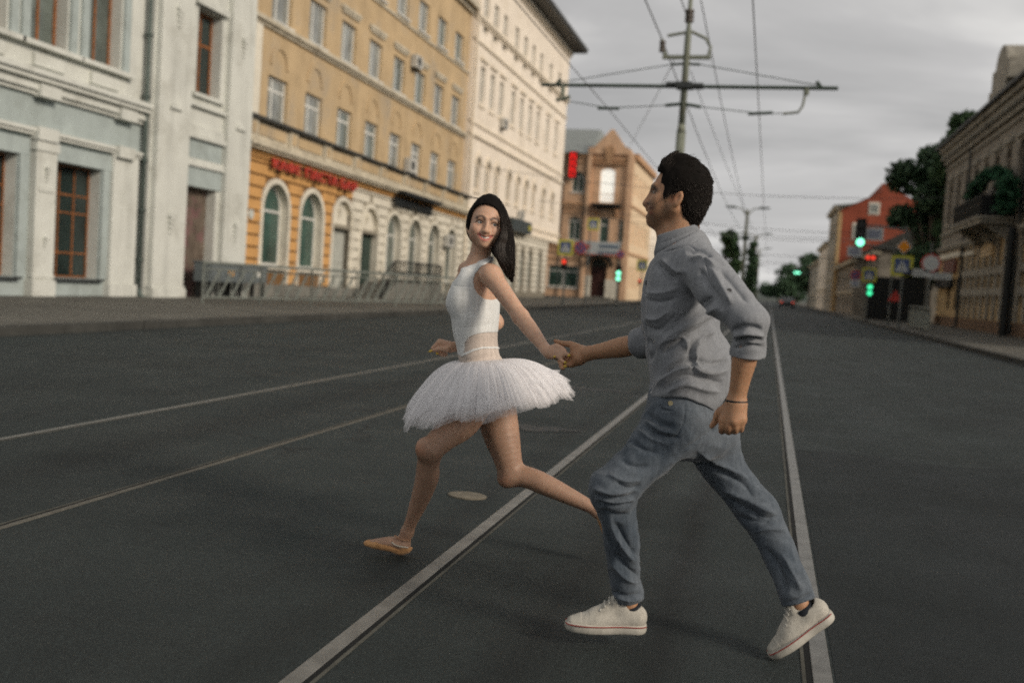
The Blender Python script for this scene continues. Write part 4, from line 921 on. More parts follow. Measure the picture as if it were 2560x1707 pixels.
for k in range(nf):
    o = proto if k == 0 else copy_tree(proto)
    o.location = (fa[0]+dv[0]*k/nf, fa[1]+dv[1]*k/nf, .13); o.rotation_euler = (0, 0, ang); o.scale.x = Ln/nf/2.0
    tag(o, words[k] if k < len(words) else words[-1]+' %s' % ['again', 'beyond'][k % 2], 'barrier', 'barrier panels on the left pavement')
for k in range(5):
    o = copy_tree(proto); o.location = (6.75+.1*k, 46+2.05*k, .13); o.rotation_euler = (0, 0, R(88)); o.scale.x = 1
    tag(o, ['dark barrier panel on the right pavement closest to the camera', 'second barrier panel on the right pavement', 'barrier panel on the right pavement under the diamond sign', 'barrier panel on the right pavement under the red triangle', 'last barrier panel on the right pavement'][k], 'barrier', 'barrier panels on the right pavement')
M_CAB = mat('blue_grey_steel', (.13,.15,.155), .6, .2, var=.2, dirt=(.08,.08,.08), dirt_amt=.4, dscale=2)
for k, (y, lb, sc) in enumerate([(27.0, 'left grey steel cabinet on legs with an orange sticker', (.5,.25,.05)), (28.8, 'right grey steel cabinet on legs with a white sticker', (.6,.6,.55))]):
    o = tag(empty('steel_cabinet', (-16.4, y, .13), R(90)), lb, 'cabinet', 'steel cabinets beside the boarded doorway')
    q = MB(); q.box(0, 1.7, 0, .6, .5, 1.08); q.box(-.03, 1.73, -.04, .64, 1.08, 1.13); q.build('case', M_CAB, o, bevel=.015)
    q = MB()
    for x in (.05, 1.55):
        for y_ in (.05, .45): MB().box(x, x+.1, y_, y_+.1, 0, .5).build('leg', M_IRON, o)
    q = MB(); q.box(.08, .82, -.012, -.002, .55, 1.03); q.box(.88, 1.62, -.012, -.002, .55, 1.03); q.build('door', M_CAB, o, bevel=.004)
    q = MB(); q.box(1.0, 1.3, -.02, -.013, .7, .88); q.build('sticker', mat('sticker_%s' % ['orange', 'white'][k], sc, .6), o)
q = MB()
car = tag(empty('parked_car', (2.3, 135, 0)), 'dark car with red tail lights driving away far down the street', 'car')
prof = [(-.88,.28),(.88,.28),(.92,.75),(.86,.95),(.66,1.42),(.45,1.5),(-.45,1.5),(-.66,1.42),(-.86,.95),(-.92,.75)]
MB().prism([(-2.1,.3),(2.1,.3),(2.15,.7),(2.0,.95),(1.5,1.0),(.7,1.47),(-1.0,1.47),(-1.75,1.02),(-2.1,.9)], lambda u_, v, d_: (d_, -u_*-1, v), -.88, .88).build('body', mat('dark_car_paint', (.02,.022,.024), .25, spec=.6), car, bevel=.08)
MB().prism([(-.66,1.02),(.66,1.02),(.55,1.38),(-.55,1.38)], lambda u_, v, d_: (u_, -1.62+(v-1.02)*1.3+d_, v), -.03, .0).build('rear_window', G_GREY, car)
for s_ in (-1, 1):
    MB().box(s_*.72-.15, s_*.72+.15, -2.17, -2.09, .76, .88).build('tail_light', mat('tail_light', (.4,.02,.01), .3, emit=(1,.08,.03), estr=.7), car)
    for yy in (-1.3, 1.35):
        w_ = MB(); w_.tube([(s_*.7,yy,.32),(s_*.9,yy,.32)], .32, 18); wo = w_.build('wheel', M_IRON, car)
car.name = 'dark_car'

# ------------------------------------------------------------------ sky and light
world = bpy.data.worlds.new('World'); scene.world = world; world.use_nodes = True
nt = world.node_tree; n = nt.nodes; l = nt.links; bg = n['Background']
SUN_EL, SUN_AZ = R(26), R(112)       # azimuth measured clockwise from +Y
sky = n.new('ShaderNodeTexSky'); sky.sky_type = 'NISHITA'; sky.sun_disc = False; sky.sun_elevation = SUN_EL; sky.sun_rotation = SUN_AZ
sky.air_density = 1.0; sky.dust_density = 2.0; sky.ozone_density = 1.0
hsv = n.new('ShaderNodeHueSaturation'); hsv.inputs['Saturation'].default_value = 0.25; l.new(sky.outputs['Color'], hsv.inputs['Color'])
tc = n.new('ShaderNodeTexCoord'); sep = n.new('ShaderNodeSeparateXYZ'); l.new(tc.outputs['Generated'], sep.inputs[0])
def mth(op, a, b_=None, c=None):
    x = n.new('ShaderNodeMath'); x.operation = op
    for k, v in enumerate((a, b_, c)):
        if v is None: continue
        if isinstance(v, (int, float)): x.inputs[k].default_value = v
        else: l.new(v, x.inputs[k])
    return x.outputs[0]
zz = mth('ADD', mth('MAXIMUM', sep.outputs[2], 0.0), 0.16)
cmb = n.new('ShaderNodeCombineXYZ'); l.new(mth('DIVIDE', sep.outputs[0], zz), cmb.inputs[0]); l.new(mth('DIVIDE', sep.outputs[1], zz), cmb.inputs[1])
mp = n.new('ShaderNodeMapping'); mp.inputs['Scale'].default_value = (.75, 1.15, 1); mp.inputs['Rotation'].default_value = (0, 0, R(58)); mp.inputs['Location'].default_value = (1.7, .4, 0); l.new(cmb.outputs[0], mp.inputs['Vector'])
nz = n.new('ShaderNodeTexNoise'); nz.inputs['Scale'].default_value = 0.8; nz.inputs['Detail'].default_value = 8; nz.inputs['Roughness'].default_value = .52; nz.inputs['Distortion'].default_value = .5; l.new(mp.outputs[0], nz.inputs['Vector'])
cr = n.new('ShaderNodeValToRGB'); e = cr.color_ramp.elements
e[0].position = .38; e[0].color = (3.2, 3.17, 3.15, 1); e[1].position = .66; e[1].color = (7.2, 7.05, 6.75, 1)
el = cr.color_ramp.elements.new(.50); el.color = (4.3, 4.23, 4.18, 1)
l.new(nz.outputs['Fac'], cr.inputs['Fac'])
# brighter, greener-grey band near the horizon
hz = n.new('ShaderNodeMapRange'); hz.inputs['From Min'].default_value = 0.0; hz.inputs['From Max'].default_value = .32; hz.inputs['To Min'].default_value = 1.22; hz.inputs['To Max'].default_value = 1.0; l.new(sep.outputs[2], hz.inputs['Value'])
dt = n.new('ShaderNodeVectorMath'); dt.operation = 'DOT_PRODUCT'; l.new(tc.outputs['Generated'], dt.inputs[0]); dt.inputs[1].default_value = (.93, .30, -.2)
az = n.new('ShaderNodeMapRange')
for k_, v_ in (('From Min', -.2), ('From Max', .75), ('To Min', .98), ('To Max', 1.3)): az.inputs[k_].default_value = v_
l.new(dt.outputs['Value'], az.inputs['Value'])
mul = n.new('ShaderNodeVectorMath'); mul.operation = 'SCALE'; l.new(cr.outputs['Color'], mul.inputs[0]); l.new(mth('MULTIPLY', hz.outputs[0], az.outputs[0]), mul.inputs['Scale'])
mx = n.new('ShaderNodeMix'); mx.data_type = 'RGBA'; mx.inputs[0].default_value = .88; l.new(hsv.outputs['Color'], mx.inputs[6]); l.new(mul.outputs[0], mx.inputs[7])
l.new(mx.outputs[2], bg.inputs['Color']); bg.inputs['Strength'].default_value = 0.108
sl = bpy.data.lights.new('sun', 'SUN'); so = bpy.data.objects.new('sun', sl); COL.objects.link(so)
sl.energy = 2.7; sl.angle = R(16); sl.color = (1.0, 0.88, 0.74)
sd_ = Vector((math.sin(SUN_AZ)*math.cos(SUN_EL), math.cos(SUN_AZ)*math.cos(SUN_EL), math.sin(SUN_EL)))
so.rotation_euler = sd_.to_track_quat('Z', 'Y').to_euler(); so.location = (40, -20, 40)
scene.view_settings.view_transform = 'Standard'; scene.view_settings.look = 'None'; scene.view_settings.exposure = 0.0; scene.view_settings.gamma = 1.0
scene.cycles.use_denoising = False
scene.cycles.filter_width = 1.7; scene.cycles.sampling_pattern = 'TABULATED_SOBOL'
scene.cycles.use_adaptive_sampling = True; scene.cycles.adaptive_threshold = 0.022; scene.cycles.adaptive_min_samples = 24
scene.cycles.max_bounces = 6; scene.cycles.transparent_max_bounces = 16
scene.cycles.caustics_reflective = False; scene.cycles.caustics_refractive = False
# ------------------------------------------------------------------ signed-distance sculpting for the two people
import mathutils
NB = np.array
class SDF:
    def __init__(s, lo, hi, h):
        s.lo = NB(lo, float); s.h = h; s.n = np.ceil((NB(hi, float)-s.lo)/h).astype(int)+1
        s.f = np.full(s.n, 0.5, np.float32)
    def sub(s, lo, hi):
        a = np.clip(np.floor((lo-s.lo)/s.h).astype(int), 0, s.n); b = np.clip(np.ceil((hi-s.lo)/s.h).astype(int)+1, 0, s.n)
        if np.any(b <= a): return None, None
        g = [(s.lo[i]+s.h*np.arange(a[i], b[i])).astype(np.float32) for i in range(3)]
        return tuple(slice(a[i], b[i]) for i in range(3)), (g[0][:,None,None], g[1][None,:,None], g[2][None,None,:])
    def put(s, sl, d, k, op):
        F = s.f[sl]
        if op == 'sub':
            d = -d; h = np.clip(.5-.5*(d-F)/max(k, 1e-5), 0, 1) if k > 0 else None
            # smooth max
            if k > 0: hh = np.clip(.5+.5*(d-F)/k, 0, 1); F = F*(1-hh)+d*hh+k*hh*(1-hh)
            else: F = np.maximum(F, d)
        else:
            if k > 0: hh = np.clip(.5+.5*(F-d)/k, 0, 1); F = F*(1-hh)+d*hh-k*hh*(1-hh)
            else: F = np.minimum(F, d)
        s.f[sl] = F
    def cone(s, a, b, ra, rb, k=.02, flat=None, op='add'):
        """tapered capsule; flat = (axis, factor): factor > 1 thins it along axis, < 1 widens it"""
        a, b = NB(a, float), NB(b, float); m = max(ra, rb)*(1 if flat is None else max(1, 1/flat[1]))+k+3*s.h
        sl, g = s.sub(np.minimum(a, b)-m, np.maximum(a, b)+m)
        if sl is None: return
        X, Y, Z = g[0]-a[0], g[1]-a[1], g[2]-a[2]; ba = b-a
        if flat is not None:
            nn = NB(flat[0], float); nn = nn/np.linalg.norm(nn); q = (flat[1]-1)*(X*nn[0]+Y*nn[1]+Z*nn[2])
            X, Y, Z = X+q*nn[0], Y+q*nn[1], Z+q*nn[2]; ba = ba+(flat[1]-1)*(ba@nn)*nn
        L = ba@ba+1e-12; t = np.clip((X*ba[0]+Y*ba[1]+Z*ba[2])/L, 0, 1)
        d = np.sqrt((X-t*ba[0])**2+(Y-t*ba[1])**2+(Z-t*ba[2])**2)-(ra+(rb-ra)*t)
        s.put(sl, d.astype(np.float32), k, op)
    def chain(s, pts, k=.02, flat=None, op='add', sub=4):
        """one limb: tapered capsules along a smooth curve through [(xyz, r)], joined as a whole"""
        Q = NB([[*p[0], p[1]] for p in pts], float)
        if len(Q) > 2 and sub > 1:
            E = np.vstack([2*Q[0]-Q[1], Q, 2*Q[-1]-Q[-2]]); out = [Q[0]]
            for i in range(1, len(E)-2):
                p0, p1, p2, p3 = E[i-1:i+3]
                for t in np.linspace(0, 1, sub+1)[1:]: out.append(.5*((2*p1)+(p2-p0)*t+(2*p0-5*p1+4*p2-p3)*t*t+(3*p1-p0-3*p2+p3)*t**3))
            Q = NB(out)
        m = Q[:,3].max()*(1 if flat is None else max(1, 1/flat[1]))+k+3*s.h
        sl, g = s.sub(Q[:,:3].min(0)-m, Q[:,:3].max(0)+m)
        if sl is None: return
        D = np.full(s.f[sl].shape, .5, np.float32); o = [sl[i].start for i in range(3)]
        for i in range(len(Q)-1):
            a, b, ra, rb = Q[i,:3], Q[i+1,:3], Q[i,3], Q[i+1,3]; mm = max(ra, rb)*(1 if flat is None else max(1, 1/flat[1]))+k+3*s.h
            sl2, g2 = s.sub(np.minimum(a, b)-mm, np.maximum(a, b)+mm)
            if sl2 is None: continue
            X, Y, Z = g2[0]-a[0], g2[1]-a[1], g2[2]-a[2]; ba = b-a
            if flat is not None:
                nn = NB(flat[0], float); nn = nn/np.linalg.norm(nn); q = (flat[1]-1)*(X*nn[0]+Y*nn[1]+Z*nn[2])
                X, Y, Z = X+q*nn[0], Y+q*nn[1], Z+q*nn[2]; ba = ba+(flat[1]-1)*(ba@nn)*nn
            L = ba@ba+1e-12; t = np.clip((X*ba[0]+Y*ba[1]+Z*ba[2])/L, 0, 1)
            d = np.sqrt((X-t*ba[0])**2+(Y-t*ba[1])**2+(Z-t*ba[2])**2)-(ra+(rb-ra)*t)
            r = tuple(slice(sl2[j].start-o[j], sl2[j].stop-o[j]) for j in range(3)); D[r] = np.minimum(D[r], d)
        s.put(sl, D, k, op)
    def ell(s, c, axes, rad, k=.02, op='add'):
        c = NB(c, float); A = NB(axes, float); m = max(rad)+k+3*s.h
        sl, g = s.sub(c-m, c+m)
        if sl is None: return
        X, Y, Z = g[0]-c[0], g[1]-c[1], g[2]-c[2]
        u = [X*A[i][0]+Y*A[i][1]+Z*A[i][2] for i in range(3)]
        k0 = np.sqrt(sum((u[i]/rad[i])**2 for i in range(3))); k1 = np.sqrt(sum((u[i]/rad[i]**2)**2 for i in range(3)))+1e-9
        s.put(sl, (k0*(k0-1)/k1).astype(np.float32), k, op)
    def pts(s, mask):
        return s.lo+s.h*np.argwhere(mask)
    def cut(s, poly, k=.0, keep='in', where=None, pxm=700.0, grow=0.02):
        """trim with an outline given in photograph pixels, extruded along the sight lines"""
        m = s.f < grow
        P = s.pts(m)
        if where is not None:
            w = where(P); idx = np.argwhere(m)[w]; P = P[w]
        else: idx = np.argwhere(m)
        if len(P) == 0: return
        q = project(P); d = polysd(q, NB(poly, float))/pxm
        if keep == 'out': d = -d
        I = tuple(idx.T); F = s.f[I]
        if k > 0: hh = np.clip(.5+.5*(d-F)/k, 0, 1); s.f[I] = F*(1-hh)+d*hh+k*hh*(1-hh)
        else: s.f[I] = np.maximum(F, d)
    def plane(s, p, nrm, k=0.0, where=None):      # keep the side the normal points away from
        m = s.f < .03; idx = np.argwhere(m); P = s.lo+s.h*idx
        if where is not None: w = where(P); idx, P = idx[w], P[w]
        d = (P-NB(p, float))@(NB(nrm, float)/np.linalg.norm(nrm)); I = tuple(idx.T); F = s.f[I]
        if k > 0: hh = np.clip(.5+.5*(d-F)/k, 0, 1); s.f[I] = F*(1-hh)+d*hh+k*hh*(1-hh)
        else: s.f[I] = np.maximum(F, d)
    def mesh(s, relax=1):
        f = s.f; f[0], f[-1] = .5, .5; f[:,0], f[:,-1] = .5, .5; f[:,:,0], f[:,:,-1] = .5, .5
        ins = f < 0; n = s.n; c = tuple(slice(0, n[i]-1) for i in range(3))
        cnt = np.zeros(n-1, np.int8); off = [(i, j, k) for i in (0,1) for j in (0,1) for k in (0,1)]
        for o in off: cnt += ins[o[0]:n[0]-1+o[0], o[1]:n[1]-1+o[1], o[2]:n[2]-1+o[2]]
        act = np.argwhere((cnt > 0) & (cnt < 8))
        V = np.zeros((len(act), 3)); W = np.zeros(len(act))
        val = {o: f[act[:,0]+o[0], act[:,1]+o[1], act[:,2]+o[2]] for o in off}
        for o in off:
            for ax in range(3):
                if o[ax]: continue
                o2 = tuple(o[i]+(i == ax) for i in range(3)); a, b = val[o], val[o2]; x = (a < 0) != (b < 0)
                t = a[x]/(a[x]-b[x]); p = np.tile(NB(o, float), (x.sum(), 1)); p[:, ax] += t; V[x] += p; W[x] += 1
        V = (V/W[:,None]+act)*s.h+s.lo
        ind = np.full(n-1, -1, np.int32); ind[tuple(act.T)] = np.arange(len(act))
        F = []
        for ax in range(3):
            u, v = (ax+1) % 3, (ax+2) % 3
            a = ins; sl0 = [slice(1, n[i]-1) for i in range(3)]; sl0[ax] = slice(0, n[ax]-1); sl1 = list(sl0); sl1[ax] = slice(1, n[ax])
            A, B = ins[tuple(sl0)], ins[tuple(sl1)]; e = np.argwhere(A != B)
            if len(e) == 0: continue
            base = e+NB([0 if i == ax else 1 for i in range(3)]); flip = A[tuple(e.T)]
            du = NB([int(i == u) for i in range(3)]); dv_ = NB([int(i == v) for i in range(3)])
            g = lambda q: ind[tuple(q.T)]
            Q = np.stack([g(base-du-dv_), g(base-dv_), g(base), g(base-du)], 1)
            Q[~flip] = Q[~flip][:, ::-1]; F.append(Q)
        F = np.concatenate(F); F = F[(F >= 0).all(1)]
        for _ in range(relax):
            S = np.zeros_like(V); N_ = np.zeros(len(V))
            for i in range(4):
                np.add.at(S, F[:, i], V[F[:, (i+1) % 4]]+V[F[:, (i+3) % 4]]); np.add.at(N_, F[:, i], 2)
            V = .5*V+.5*S/np.maximum(N_, 1)[:, None]
        return V, F
def polysd(q, poly):
    d = np.full(len(q), 1e9); ins = np.zeros(len(q), bool); n = len(poly)
    for i in range(n):
        a, b = poly[i], poly[(i+1) % n]; ba = b-a; pa = q-a
        t = np.clip((pa@ba)/(ba@ba+1e-9), 0, 1); d = np.minimum(d, np.hypot(*(pa-t[:,None]*ba).T))
        c = (a[1] > q[:,1]) != (b[1] > q[:,1])
        with np.errstate(divide='ignore', invalid='ignore'): x = (b[0]-a[0])*(q[:,1]-a[1])/(b[1]-a[1]+1e-12)+a[0]
        ins ^= c & (q[:,0] < x)
    return np.where(ins, -d, d)
def linedist(q, line):
    """distance to an open polyline and position along it"""
    line = NB(line, float); seg = np.hypot(*(line[1:]-line[:-1]).T); cum = np.concatenate([[0], np.cumsum(seg)])
    d = np.full(len(q), 1e9); tt = np.zeros(len(q))
    for i in range(len(line)-1):
        a, b = line[i], line[i+1]; ba = b-a; pa = q-a; t = np.clip((pa@ba)/(ba@ba+1e-9), 0, 1)
        dd = np.hypot(*(pa-t[:,None]*ba).T); m = dd < d; d[m] = dd[m]; tt[m] = (cum[i]+t[m]*seg[i])/cum[-1]
    return d, tt
def normals(V, F):
    n = np.zeros_like(V); fn = np.cross(V[F[:,2]]-V[F[:,0]], V[F[:,3]]-V[F[:,1]])
    for i in range(4): np.add.at(n, F[:, i], fn)
    return n/(np.linalg.norm(n, axis=1)[:,None]+1e-12)
def spline(line, n=24):
    P = NB(line, float); P = np.vstack([2*P[0]-P[1], P, 2*P[-1]-P[-2]]); out = []
    for i in range(1, len(P)-2):
        for t in np.linspace(0, 1, max(2, n//(len(P)-3)), endpoint=(i == len(P)-3)):
            a, b, c, d = P[i-1:i+3]; out.append(.5*((2*b)+(c-a)*t+(2*a-5*b+4*c-d)*t*t+(3*b-a-3*c+d)*t**3))
    return NB(out)
def folds(V, F, lines):
    """raise or sink cloth along fold lines (photo pixels), on the side towards the lens"""
    N_ = normals(V, F); view = CAM-V; view /= np.linalg.norm(view, axis=1)[:,None]; fc = np.clip((N_*view).sum(1)*2.2, 0, 1)
    q = project(V); D = np.zeros(len(V))
    for amp, sig, ln in lines:
        ln = spline(ln); m = (q > ln.min(0)-4*sig).all(1) & (q < ln.max(0)+4*sig).all(1)
        if not m.any(): continue
        d, t = linedist(q[m], ln); D[m] += amp*np.exp(-(d/(1.15*sig))**1.3)*np.clip(np.sin(np.pi*t)*1.8, 0, 1)
    D = np.clip(D, -.011, .013)
    return V+N_*(D*fc)[:,None]
def vnoise(P, seed=0):
    """cheap smooth value noise"""
    rng = np.random.default_rng(seed); T = rng.random((32, 32, 32)); i = np.floor(P).astype(int); f = P-i; f = f*f*(3-2*f); r = 0
    for o in [(a, b, c) for a in (0,1) for b in (0,1) for c in (0,1)]:
        w = np.prod([f[:, k] if o[k] else 1-f[:, k] for k in range(3)], axis=0); r = r+w*T[tuple(((i[:, k]+o[k]) % 32) for k in range(3))]
    return r-.5
def crumple(P, fr, along, stretch, seed):
    """ridged noise: sharp creases running along a direction"""
    a = unit(along); b = unit(np.cross(a, [0, 1, .2])); c = np.cross(a, b); Q = np.stack([P@a*stretch, P@b, P@c], 1)*fr
    return .25-np.abs(vnoise(Q+11.3, seed))
def mesh_obj(name, V, F, m, parent, col=None, smooth=True):
    me = bpy.data.meshes.new(name); me.vertices.add(len(V)); me.vertices.foreach_set('co', np.ascontiguousarray(V, np.float32).ravel())
    F = np.ascontiguousarray(F, np.int32); k = F.shape[1]
    me.loops.add(F.size); me.loops.foreach_set('vertex_index', F.ravel()); me.polygons.add(len(F))
    me.polygons.foreach_set('loop_start', np.arange(0, F.size, k, dtype=np.int32)); me.update(calc_edges=True)
    if smooth: me.polygons.foreach_set('use_smooth', [True]*len(F))
    if col is not None:
        at = me.color_attributes.new('tint', 'FLOAT_COLOR', 'POINT'); at.data.foreach_set('color', np.concatenate([col, np.ones((len(V), 1))], 1).astype(np.float32).ravel())
    me.materials.append(m); o = bpy.data.objects.new(name, me); COL.objects.link(o)
    if parent is not None: o.parent = parent; o.matrix_parent_inverse = parent.matrix_basis.inverted()
    return o
def own(o, parent):
    o.parent = parent; o.matrix_parent_inverse = parent.matrix_basis.inverted(); return o
def skin_mat(name):
    m = bpy.data.materials.new(name); m.use_nodes = True; n = m.node_tree.nodes; l = m.node_tree.links; b = n['Principled BSDF']
    a = n.new('ShaderNodeVertexColor'); a.layer_name = 'tint'; t = n.new('ShaderNodeTexNoise'); t.inputs['Scale'].default_value = 38; t.inputs['Detail'].default_value = 5
    tc = n.new('ShaderNodeTexCoord'); l.new(tc.outputs['Object'], t.inputs['Vector'])
    x = n.new('ShaderNodeMix'); x.data_type = 'RGBA'; x.blend_type = 'MULTIPLY'; x.inputs[0].default_value = 1
    r = n.new('ShaderNodeValToRGB'); r.color_ramp.elements[0].color = (.90,.87,.86,1); r.color_ramp.elements[1].color = (1.06,1.04,1.03,1); r.color_ramp.elements[0].position = .3; r.color_ramp.elements[1].position = .7
    l.new(t.outputs['Fac'], r.inputs['Fac']); l.new(a.outputs['Color'], x.inputs[6]); l.new(r.outputs['Color'], x.inputs[7]); l.new(x.outputs[2], b.inputs['Base Color'])
    b.inputs['Roughness'].default_value = .5; b.inputs['Specular IOR Level'].default_value = .35
    b.inputs['Subsurface Weight'].default_value = .12; b.inputs['Subsurface Radius'].default_value = (.012, .005, .003); b.inputs['Subsurface Scale'].default_value = 1.0
    return m
def cloth_mat(name, col, fade, weave=420, bump=.35, mottled=5.0, rough=.9):
    m = bpy.data.materials.new(name); m.use_nodes = True; n = m.node_tree.nodes; l = m.node_tree.links; b = n['Principled BSDF']
    tc = n.new('ShaderNodeTexCoord')
    def nz(sc, det=4, st=None):
        t = n.new('ShaderNodeTexNoise'); t.inputs['Scale'].default_value = sc; t.inputs['Detail'].default_value = det
        if st: mp = n.new('ShaderNodeMapping'); mp.inputs['Scale'].default_value = st; l.new(tc.outputs['Object'], mp.inputs[0]); l.new(mp.outputs[0], t.inputs['Vector'])
        else: l.new(tc.outputs['Object'], t.inputs['Vector'])
        return t.outputs['Fac']
    def mix(f, a, c):
        x = n.new('ShaderNodeMix'); x.data_type = 'RGBA'
        if isinstance(f, float): x.inputs[0].default_value = f
        else: l.new(f, x.inputs[0])
        for i, v in ((6, a), (7, c)):
            if isinstance(v, tuple): x.inputs[i].default_value = (*v, 1)
            else: l.new(v, x.inputs[i])
        return x.outputs[2]
    def rg(v, a, c, o=0, e=1):
        r = n.new('ShaderNodeMapRange')
        for kk, vv in zip(('From Min', 'From Max', 'To Min', 'To Max'), (a, c, o, e)): r.inputs[kk].default_value = vv
        l.new(v, r.inputs['Value']); return r.outputs[0]
    c = mix(rg(nz(mottled, 5), .35, .68), col, fade)
    c = mix(rg(nz(weave*.5, 2), .35, .7, 0, .5), c, tuple(v*.6 for v in col))
    c = mix(rg(nz(60, 6, (1, 1, .12)), .4, .75, 0, .35), c, tuple(min(1, v*1.35) for v in fade))
    l.new(c, b.inputs['Base Color']); b.inputs['Roughness'].default_value = rough; b.inputs['Specular IOR Level'].default_value = .15; b.inputs['Sheen Weight'].default_value = .15
    bp = n.new('ShaderNodeBump'); bp.inputs['Strength'].default_value = bump; bp.inputs['Distance'].default_value = .004
    ad = n.new('ShaderNodeMath'); ad.operation = 'MULTIPLY_ADD'; ad.inputs[1].default_value = 3; l.new(nz(34, 5), ad.inputs[0]); l.new(nz(weave, 2), ad.inputs[2])
    l.new(ad.outputs[0], bp.inputs['Height']); l.new(bp.outputs['Normal'], b.inputs['Normal']); return m
def unit(v): v = NB(v, float); return v/np.linalg.norm(v)
def paint(V, col, Nn, marks):
    view = CAM-V; view /= np.linalg.norm(view, axis=1)[:,None]; fc = np.clip((Nn*view).sum(1)*4+.6, 0, 1); q = project(V)
    for ln, sig, c, st in marks:
        ln = NB(ln, float)
        if len(ln) == 1: d = np.hypot(*(q-ln[0]).T)
        else: d, _ = linedist(q, spline(ln))
        w = (st*np.exp(-.5*(d/sig)**2)*fc)[:,None]; col = col*(1-w)+NB(c)*w
    return col
def head(s, O, Fw, U, sc=1.0, male=True, smile=.5):
    """head, face and ears around the eye-level centre O; Fw forward, U up"""
    Fw = unit(Fw); U = unit(NB(U)-(NB(U)@Fw)*Fw); L = np.cross(U, Fw); A = (Fw, L, U)
    fx = .91 if male else 1.0
    p = lambda x, y, z: O+sc*(x*fx*Fw+y*L+(z if z > 0 else z*(.94 if male else .90))*U)
    r = lambda *a: tuple(sc*v for v in a)
    s.ell(p(-.014,0,.034), A, r(.098*(.95 if male else 1),.0755,.086), .01*sc)
    s.ell(p(.020,0,-.015), A, r(.070,.064,.075), .03*sc)
    jw = .054 if male else .050
    s.cone(p(.030,0,-.03), p(.064,0,-.088), .052*sc, (.027 if male else .022)*sc, .03*sc)
    for y in (-1, 1):
        s.cone(p(.000,y*jw,-.052), p(.066,y*.014,-.098), .021*sc, .015*sc, .022*sc)     # jaw line
        s.ell(p(.062,y*(.040 if male else .043),-.030), A, r(.026,.025,.023), .02*sc)                        # cheek
        if not male: s.ell(p(.040,y*.044,-.052), A, r(.040,.022,.036), .025*sc)
        if not male: s.ell(p(.070,y*.036,-.040), A, r(.018,.017,.015), .016*sc)
        s.cone(p(.080,y*.042,.020), p(.092,y*.012,.021), .010*sc, .010*sc, .014*sc)      # brow
        s.ell(p(.099,y*.032,-.001), A, r(.015,.019,.0125), .010*sc, 'sub')                 # eye socket
        dz = 0 if male else .0022; s.chain([(p(.074,y*.049,.000), .0050*sc), (p(.0845,y*.040,.0082+dz), .0056*sc), (p(.088,y*.031,.0095+dz), .0058*sc), (p(.085,y*.018,.002), .0048*sc)], .003*sc)   # upper lid
        s.chain([(p(.074,y*.049,-.002), .0045*sc), (p(.083,y*.040,-.0105-dz*.5), .0050*sc), (p(.086,y*.031,-.0118-dz*.5), .0050*sc), (p(.084,y*.018,-.002), .0045*sc)], .003*sc)  # lower lid
        s.ell(p(-.012,y*.079,-.022), [unit(Fw*.94-L*y*.34+U*.3), unit(L+Fw*y*.3), unit(U-Fw*.32)], r(.0155,.0075,.029), .006*sc)   # ear
        s.ell(p(-.008,y*.087,-.020), [unit(Fw+U*.3), L, unit(U-Fw*.32)], r(.008,.006,.016), .004*sc, 'sub')
        s.ell(p(.105,y*(.0135 if male else .0105),-.042), A, r(.011,.0085 if male else .007,.008 if male else .007), .006*sc)                    # nostril wing
    s.cone(p(.080,0,.008), p(.097,0,-.040), (.014 if male else .012)*sc, (.016 if male else .0125)*sc, .014*sc)
    s.chain([(p(.092,0,.014), .0070*sc), (p(.104,0,-.012), .0072*sc), (p(.1165 if male else .1125,0,-.040 if male else -.037), .0092*sc)], .010*sc)                 # nose
    s.cone(p(.112,0,-.043), p(.100,0,-.056), .007*sc, .005*sc, .006*sc)
    for y in (-1, 1): s.ell(p(.108,y*.0075,-.0525), A, r(.005,.003,.0035), .002*sc, 'sub')
    w = (.027 if male else .031)+.006*smile; up = (.010 if male else .0135)*smile
    s.ell(p(.082,0,-.072), A, r(.016,.034,.026), .02*sc)                                # muzzle
    for y in (-1, 1):
        s.cone(p(.099,0,-.0655), p(.083,y*w,-.066+up), .0062*sc, .003*sc, .005*sc)       # lips
        s.cone(p(.0965,0,-.0845), p(.083,y*w*.95,-.070+up), .0075*sc, .003*sc, .005*sc)
        if male: s.ell(p(.060,y*.036,-.058), A, r(.026,.020,.026), .02*sc)
    s.chain([(p(.085,-w*.97,-.066+up), .0022*sc), (p(.0945,-.016,-.0725+up*.35), .0050*sc), (p(.099,0,-.0755), .0060*sc), (p(.0945,.016,-.0725+up*.35), .0050*sc), (p(.085,w*.97,-.066+up), .0022*sc)], .002*sc, None, 'sub')
    s.ell(p(.080,0,-.105), A, r(.015,.017,.014), .014*sc)                               # chin
    return p, A
def eye_obj(parent, c, look, r=.0125, iris=(.06,.09,.09)):
    look = unit(look); t = unit(np.cross(look, [0,0,1])); b = np.cross(t, look); V = []; C = []; nu, nv = 20, 14
    for j in range(nv+1):
        a = math.pi*j/nv
        for i in range(nu):
            g = 2*math.pi*i/nu; V.append(c+r*(math.cos(a)*look+math.sin(a)*(math.cos(g)*t+math.sin(g)*b)))
            C.append((.006,.006,.007) if a < .22 else iris if a < .56 else (.36,.345,.33))
    F = [(j*nu+i, j*nu+(i+1) % nu, (j+1)*nu+(i+1) % nu, (j+1)*nu+i) for j in range(nv) for i in range(nu)]
    if 'eyeball' not in bpy.data.materials:
        m = skin_mat('eyeball'); m.node_tree.nodes['Principled BSDF'].inputs['Roughness'].default_value = .12
    return mesh_obj('eye', NB(V), NB(F), bpy.data.materials['eyeball'], parent, NB(C))
M_HAIR = bpy.data.materials.new('dark_hair'); M_HAIR.use_nodes = True
